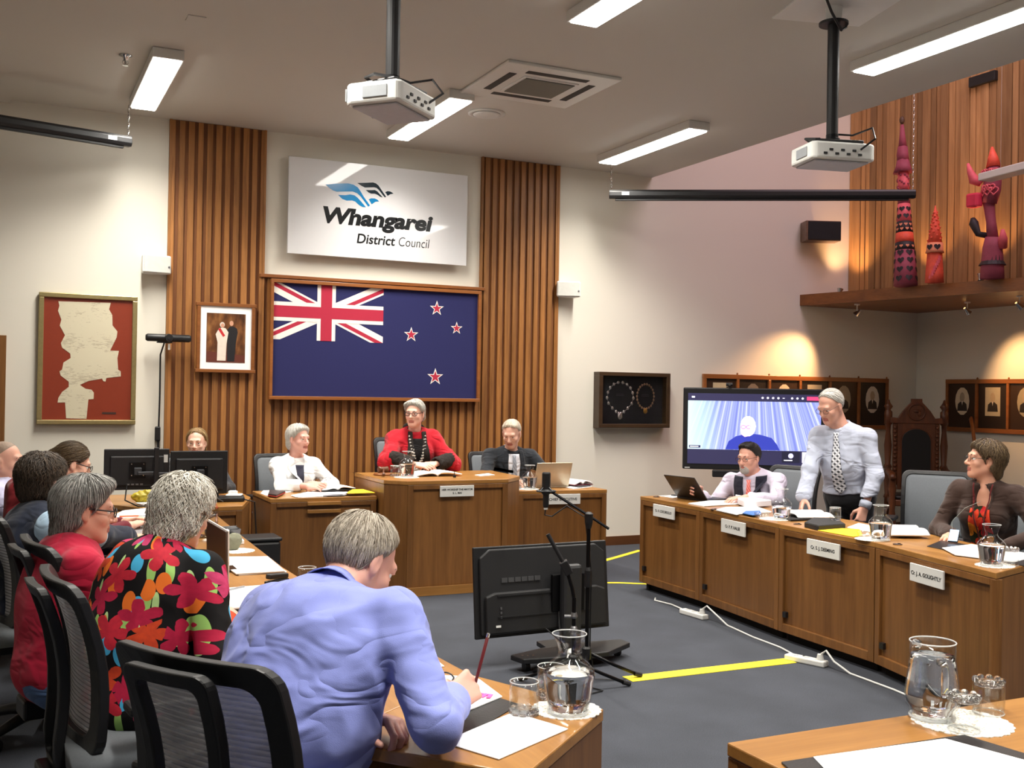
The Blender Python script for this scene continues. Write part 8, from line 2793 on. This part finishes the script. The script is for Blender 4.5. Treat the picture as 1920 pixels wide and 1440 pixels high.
for sd in (-1, 1):
    MB().tube([(sd * 0.033 + 0.024 * math.cos(a), 0.0, 0.014 + 0.014 * math.sin(a)) for a in [2 * PI * i / 14 for i in range(14)]], 0.0018, 6, closed=True).build('rim', GREYM, t, smooth=True)
    MB().tube([(sd * 0.058, 0, 0.018), (sd * 0.060, 0.05, 0.01), (sd * 0.05, 0.10, -0.01)], 0.0016, 6).build('temple', BLACK, t)
t = thing('pen', 'white pen in the hands of the woman in white', 'pen', (2.24, 8.35, 0.85))
MB().tube([(0, 0, 0.0), (-0.05, -0.01, 0.05)], 0.004, 8).build('barrel', WHITEP, t)
t = thing('pen', 'slim dark pen in the hand of the suited man', 'pen', (4.03, 8.31, 0.83))
MB().tube([(-0.05, 0, 0.0), (0.09, -0.01, 0.02)], 0.004, 8).build('barrel', BLACK, t)
t = thing('held_paper', 'sheet of paper raised in the hand of the man in the waistcoat', 'paper', (4.93, 7.06, 0.80), math.radians(-12))
MB().box((0, 0, 0.05), (0.004, 0.16, 0.11), Matrix.Rotation(-0.5, 3, 'Y')).build('sheet', PAPER2, t)
t = thing('smartphone', 'smartphone with a lit blue screen before the woman in brown', 'phone', (4.925, 4.42, 0.755), math.radians(-62))
R_ = Matrix.Rotation(math.radians(-38), 3, 'X')
MB().box((0, 0, 0.04), (0.055, 0.009, 0.085), R_).build('case', BLACK, t, 0.003)
MB().box(Vector((0, 0, 0.04)) + R_ @ Vector((0, -0.0055, 0)), (0.049, 0.001, 0.075), R_).build('screen', emit('phone_screen', (150, 190, 230), 1.0), t)
t = thing('earphone_cord', 'thin grey earphone cord of the woman in brown', 'cord', (0, 0, 0))
MB().tube([(5.18, 4.46, 0.98), (5.10, 4.50, 0.94), (5.03, 4.53, 0.86), (5.0, 4.50, 0.80), (4.95, 4.44, 0.79)], 0.0013, 6).build('wire', M('grey_wire', (120, 126, 116), 0.5), t)

# ------------------------------------------------------------ twin monitors on a pole
t = thing('monitor_pair', 'two black computer monitors on one pole stand seen from behind', 'monitor', (0, 0, 0))
pl = MB().lathe([(0.075, 0.735), (0.075, 0.745), (0.02, 0.75)], 24, (0.985, 7.86, 0)).build('stand_base', BLACK, t)
MB().box((0.985, 7.86, 0.945), (0.032, 0.03, 0.40)).build('pole', BLACK, t, 0.004)
for (cx, cz, w_, h_) in ((0.868, 0.985, 0.44, 0.29), (1.298, 0.955, 0.405, 0.315)):
    m_ = MB().box((cx, 7.985, cz), (w_, 0.022, h_)).build('monitor', BLACK, t, 0.006)
    MB().box((cx, 7.966, cz - 0.01), (w_ * 0.82, 0.022, h_ * 0.72)).build('rear_cover', M('monitor_rear', (24, 24, 26), 0.5), m_, 0.008)
    MB().box((cx, 7.952, cz + h_ * 0.30), (w_ * 0.72, 0.004, 0.006)).build('highlight_rib', M('rib_grey', (86, 88, 92), 0.3), m_)
    MB().box((cx, 7.945, cz - 0.005), (0.11, 0.016, 0.11)).build('vesa_plate', BLACKM, m_)
    for sx in (-0.04, 0.04):
        for sz in (-0.04, 0.04):
            MB().tube([(cx + sx, 7.938, cz + sz), (cx + sx, 7.934, cz + sz)], 0.004, 8).build('screw', CHROME, m_)
    for k in range(4):
        MB().box((cx - 0.06 + k * 0.03, 7.952, cz - h_ * 0.36), (0.018, 0.006, 0.010)).build('port', GREYM, m_)
MB().box((0.93, 7.90, 0.962), (0.13, 0.03, 0.022)).box((1.14, 7.90, 0.955), (0.30, 0.03, 0.022)).box((1.298, 7.925, 0.955), (0.05, 0.04, 0.05)).box((0.868, 7.925, 0.975), (0.05, 0.04, 0.05)).build('arm', GREYD, t, 0.003)
MB().box((1.062, 7.97, 1.06), (0.028, 0.003, 0.055)).build('sticker', WHITEP, t)
MB().tube([(0.80, 7.95, 0.88), (0.78, 7.86, 0.78), (0.86, 7.78, 0.742), (0.96, 7.78, 0.745), (1.05, 7.86, 0.80), (1.12, 7.93, 0.86)], 0.005, 6).build('cable', BLACK, t)
MB().tube([(1.24, 7.94, 0.87), (1.36, 7.9, 0.80), (1.46, 7.9, 0.745)], 0.004, 6).build('cable', BLACK, t)
t = thing('yellow_bag', 'crumpled yellow bag on the desk beneath the monitors', 'bag', (0.93, 8.08, 0.739))
fst = Field((-0.12, -0.08, -0.02), (0.12, 0.08, 0.14), 0.008)
fst.ell((0, 0, 0.04), (0.085, 0.045, 0.04), None, 0.02).ell((0.04, 0, 0.06), (0.04, 0.035, 0.035), None, 0.02)
Vq, Fq = fst.surface()
np_mesh('bag_body', [(folds(Vq, fst.grad(Vq), 0.018, 22.0), Fq)], [M('yellow_plastic', (190, 170, 40), 0.5)], t)
t = thing('desk_phone', 'black desk phone with white tissues on top', 'phone', (1.52, 8.05, 0.735), math.radians(-10))
MB().box((0, 0, 0.02), (0.24, 0.17, 0.035)).build('body', BLACK, t, 0.012)
MB().box((-0.09, 0.01, 0.05), (0.05, 0.16, 0.03)).build('handset', BLACK, t, 0.012)
MB().prism([(-0.02, -0.05), (0.09, -0.06), (0.11, 0.04), (0.0, 0.06)], 0.04, 0.05).prism([(0.0, -0.02), (0.07, -0.03), (0.06, 0.04), (0.01, 0.03)], 0.05, 0.075).build('tissues', PAPER, t, 0.004)
MB().tube([(0.10, -0.06, 0.02), (0.19, -0.08, 0.0), (0.21, -0.09, -0.3), (0.205, -0.09, -0.60)], 0.006, 6).build('cord', BLACK, t)
t = thing('waste_bin', 'black square waste bin beside the desk of the woman in white', 'bin', (1.62, 7.40, 0))
MB().prism([(-0.12, -0.12), (0.12, -0.12), (0.12, 0.12), (-0.12, 0.12)], 0, 0.53).build('bin_body', BLACK, t, 0.02)
MB().prism([(-0.128, -0.128), (0.128, -0.128), (0.128, 0.128), (-0.128, 0.128)], 0.53, 0.555).build('rim', BLACK, t, 0.01)

# red jacket hung over a chair back
t = thing('red_jacket', 'dark red jacket draped over a chair back at the end of the row', 'jacket', (0.105, 6.30, 0.0))
fst = Field((-0.30, -0.40, 0.45), (0.30, 0.40, 1.15), 0.012)
fst.cone((0, -0.12, 1.00), (0, 0.12, 1.00), 0.05, 0.05, 0.03)
for sx, zb in ((-0.055, 0.62), (0.045, 0.80)):
    for yy in (-0.12, -0.04, 0.04, 0.12):
        fst.cone((sx * 0.6, yy, 1.02), (sx, yy, zb), 0.045, 0.05, 0.05)
Vq, Fq = fst.surface()
np_mesh('jacket_body', [(folds(Vq, fst.grad(Vq), 0.016, 9.0, (1, 1, 0.4)), Fq)], [cloth('dark_red_cloth', (122, 30, 36))], t)
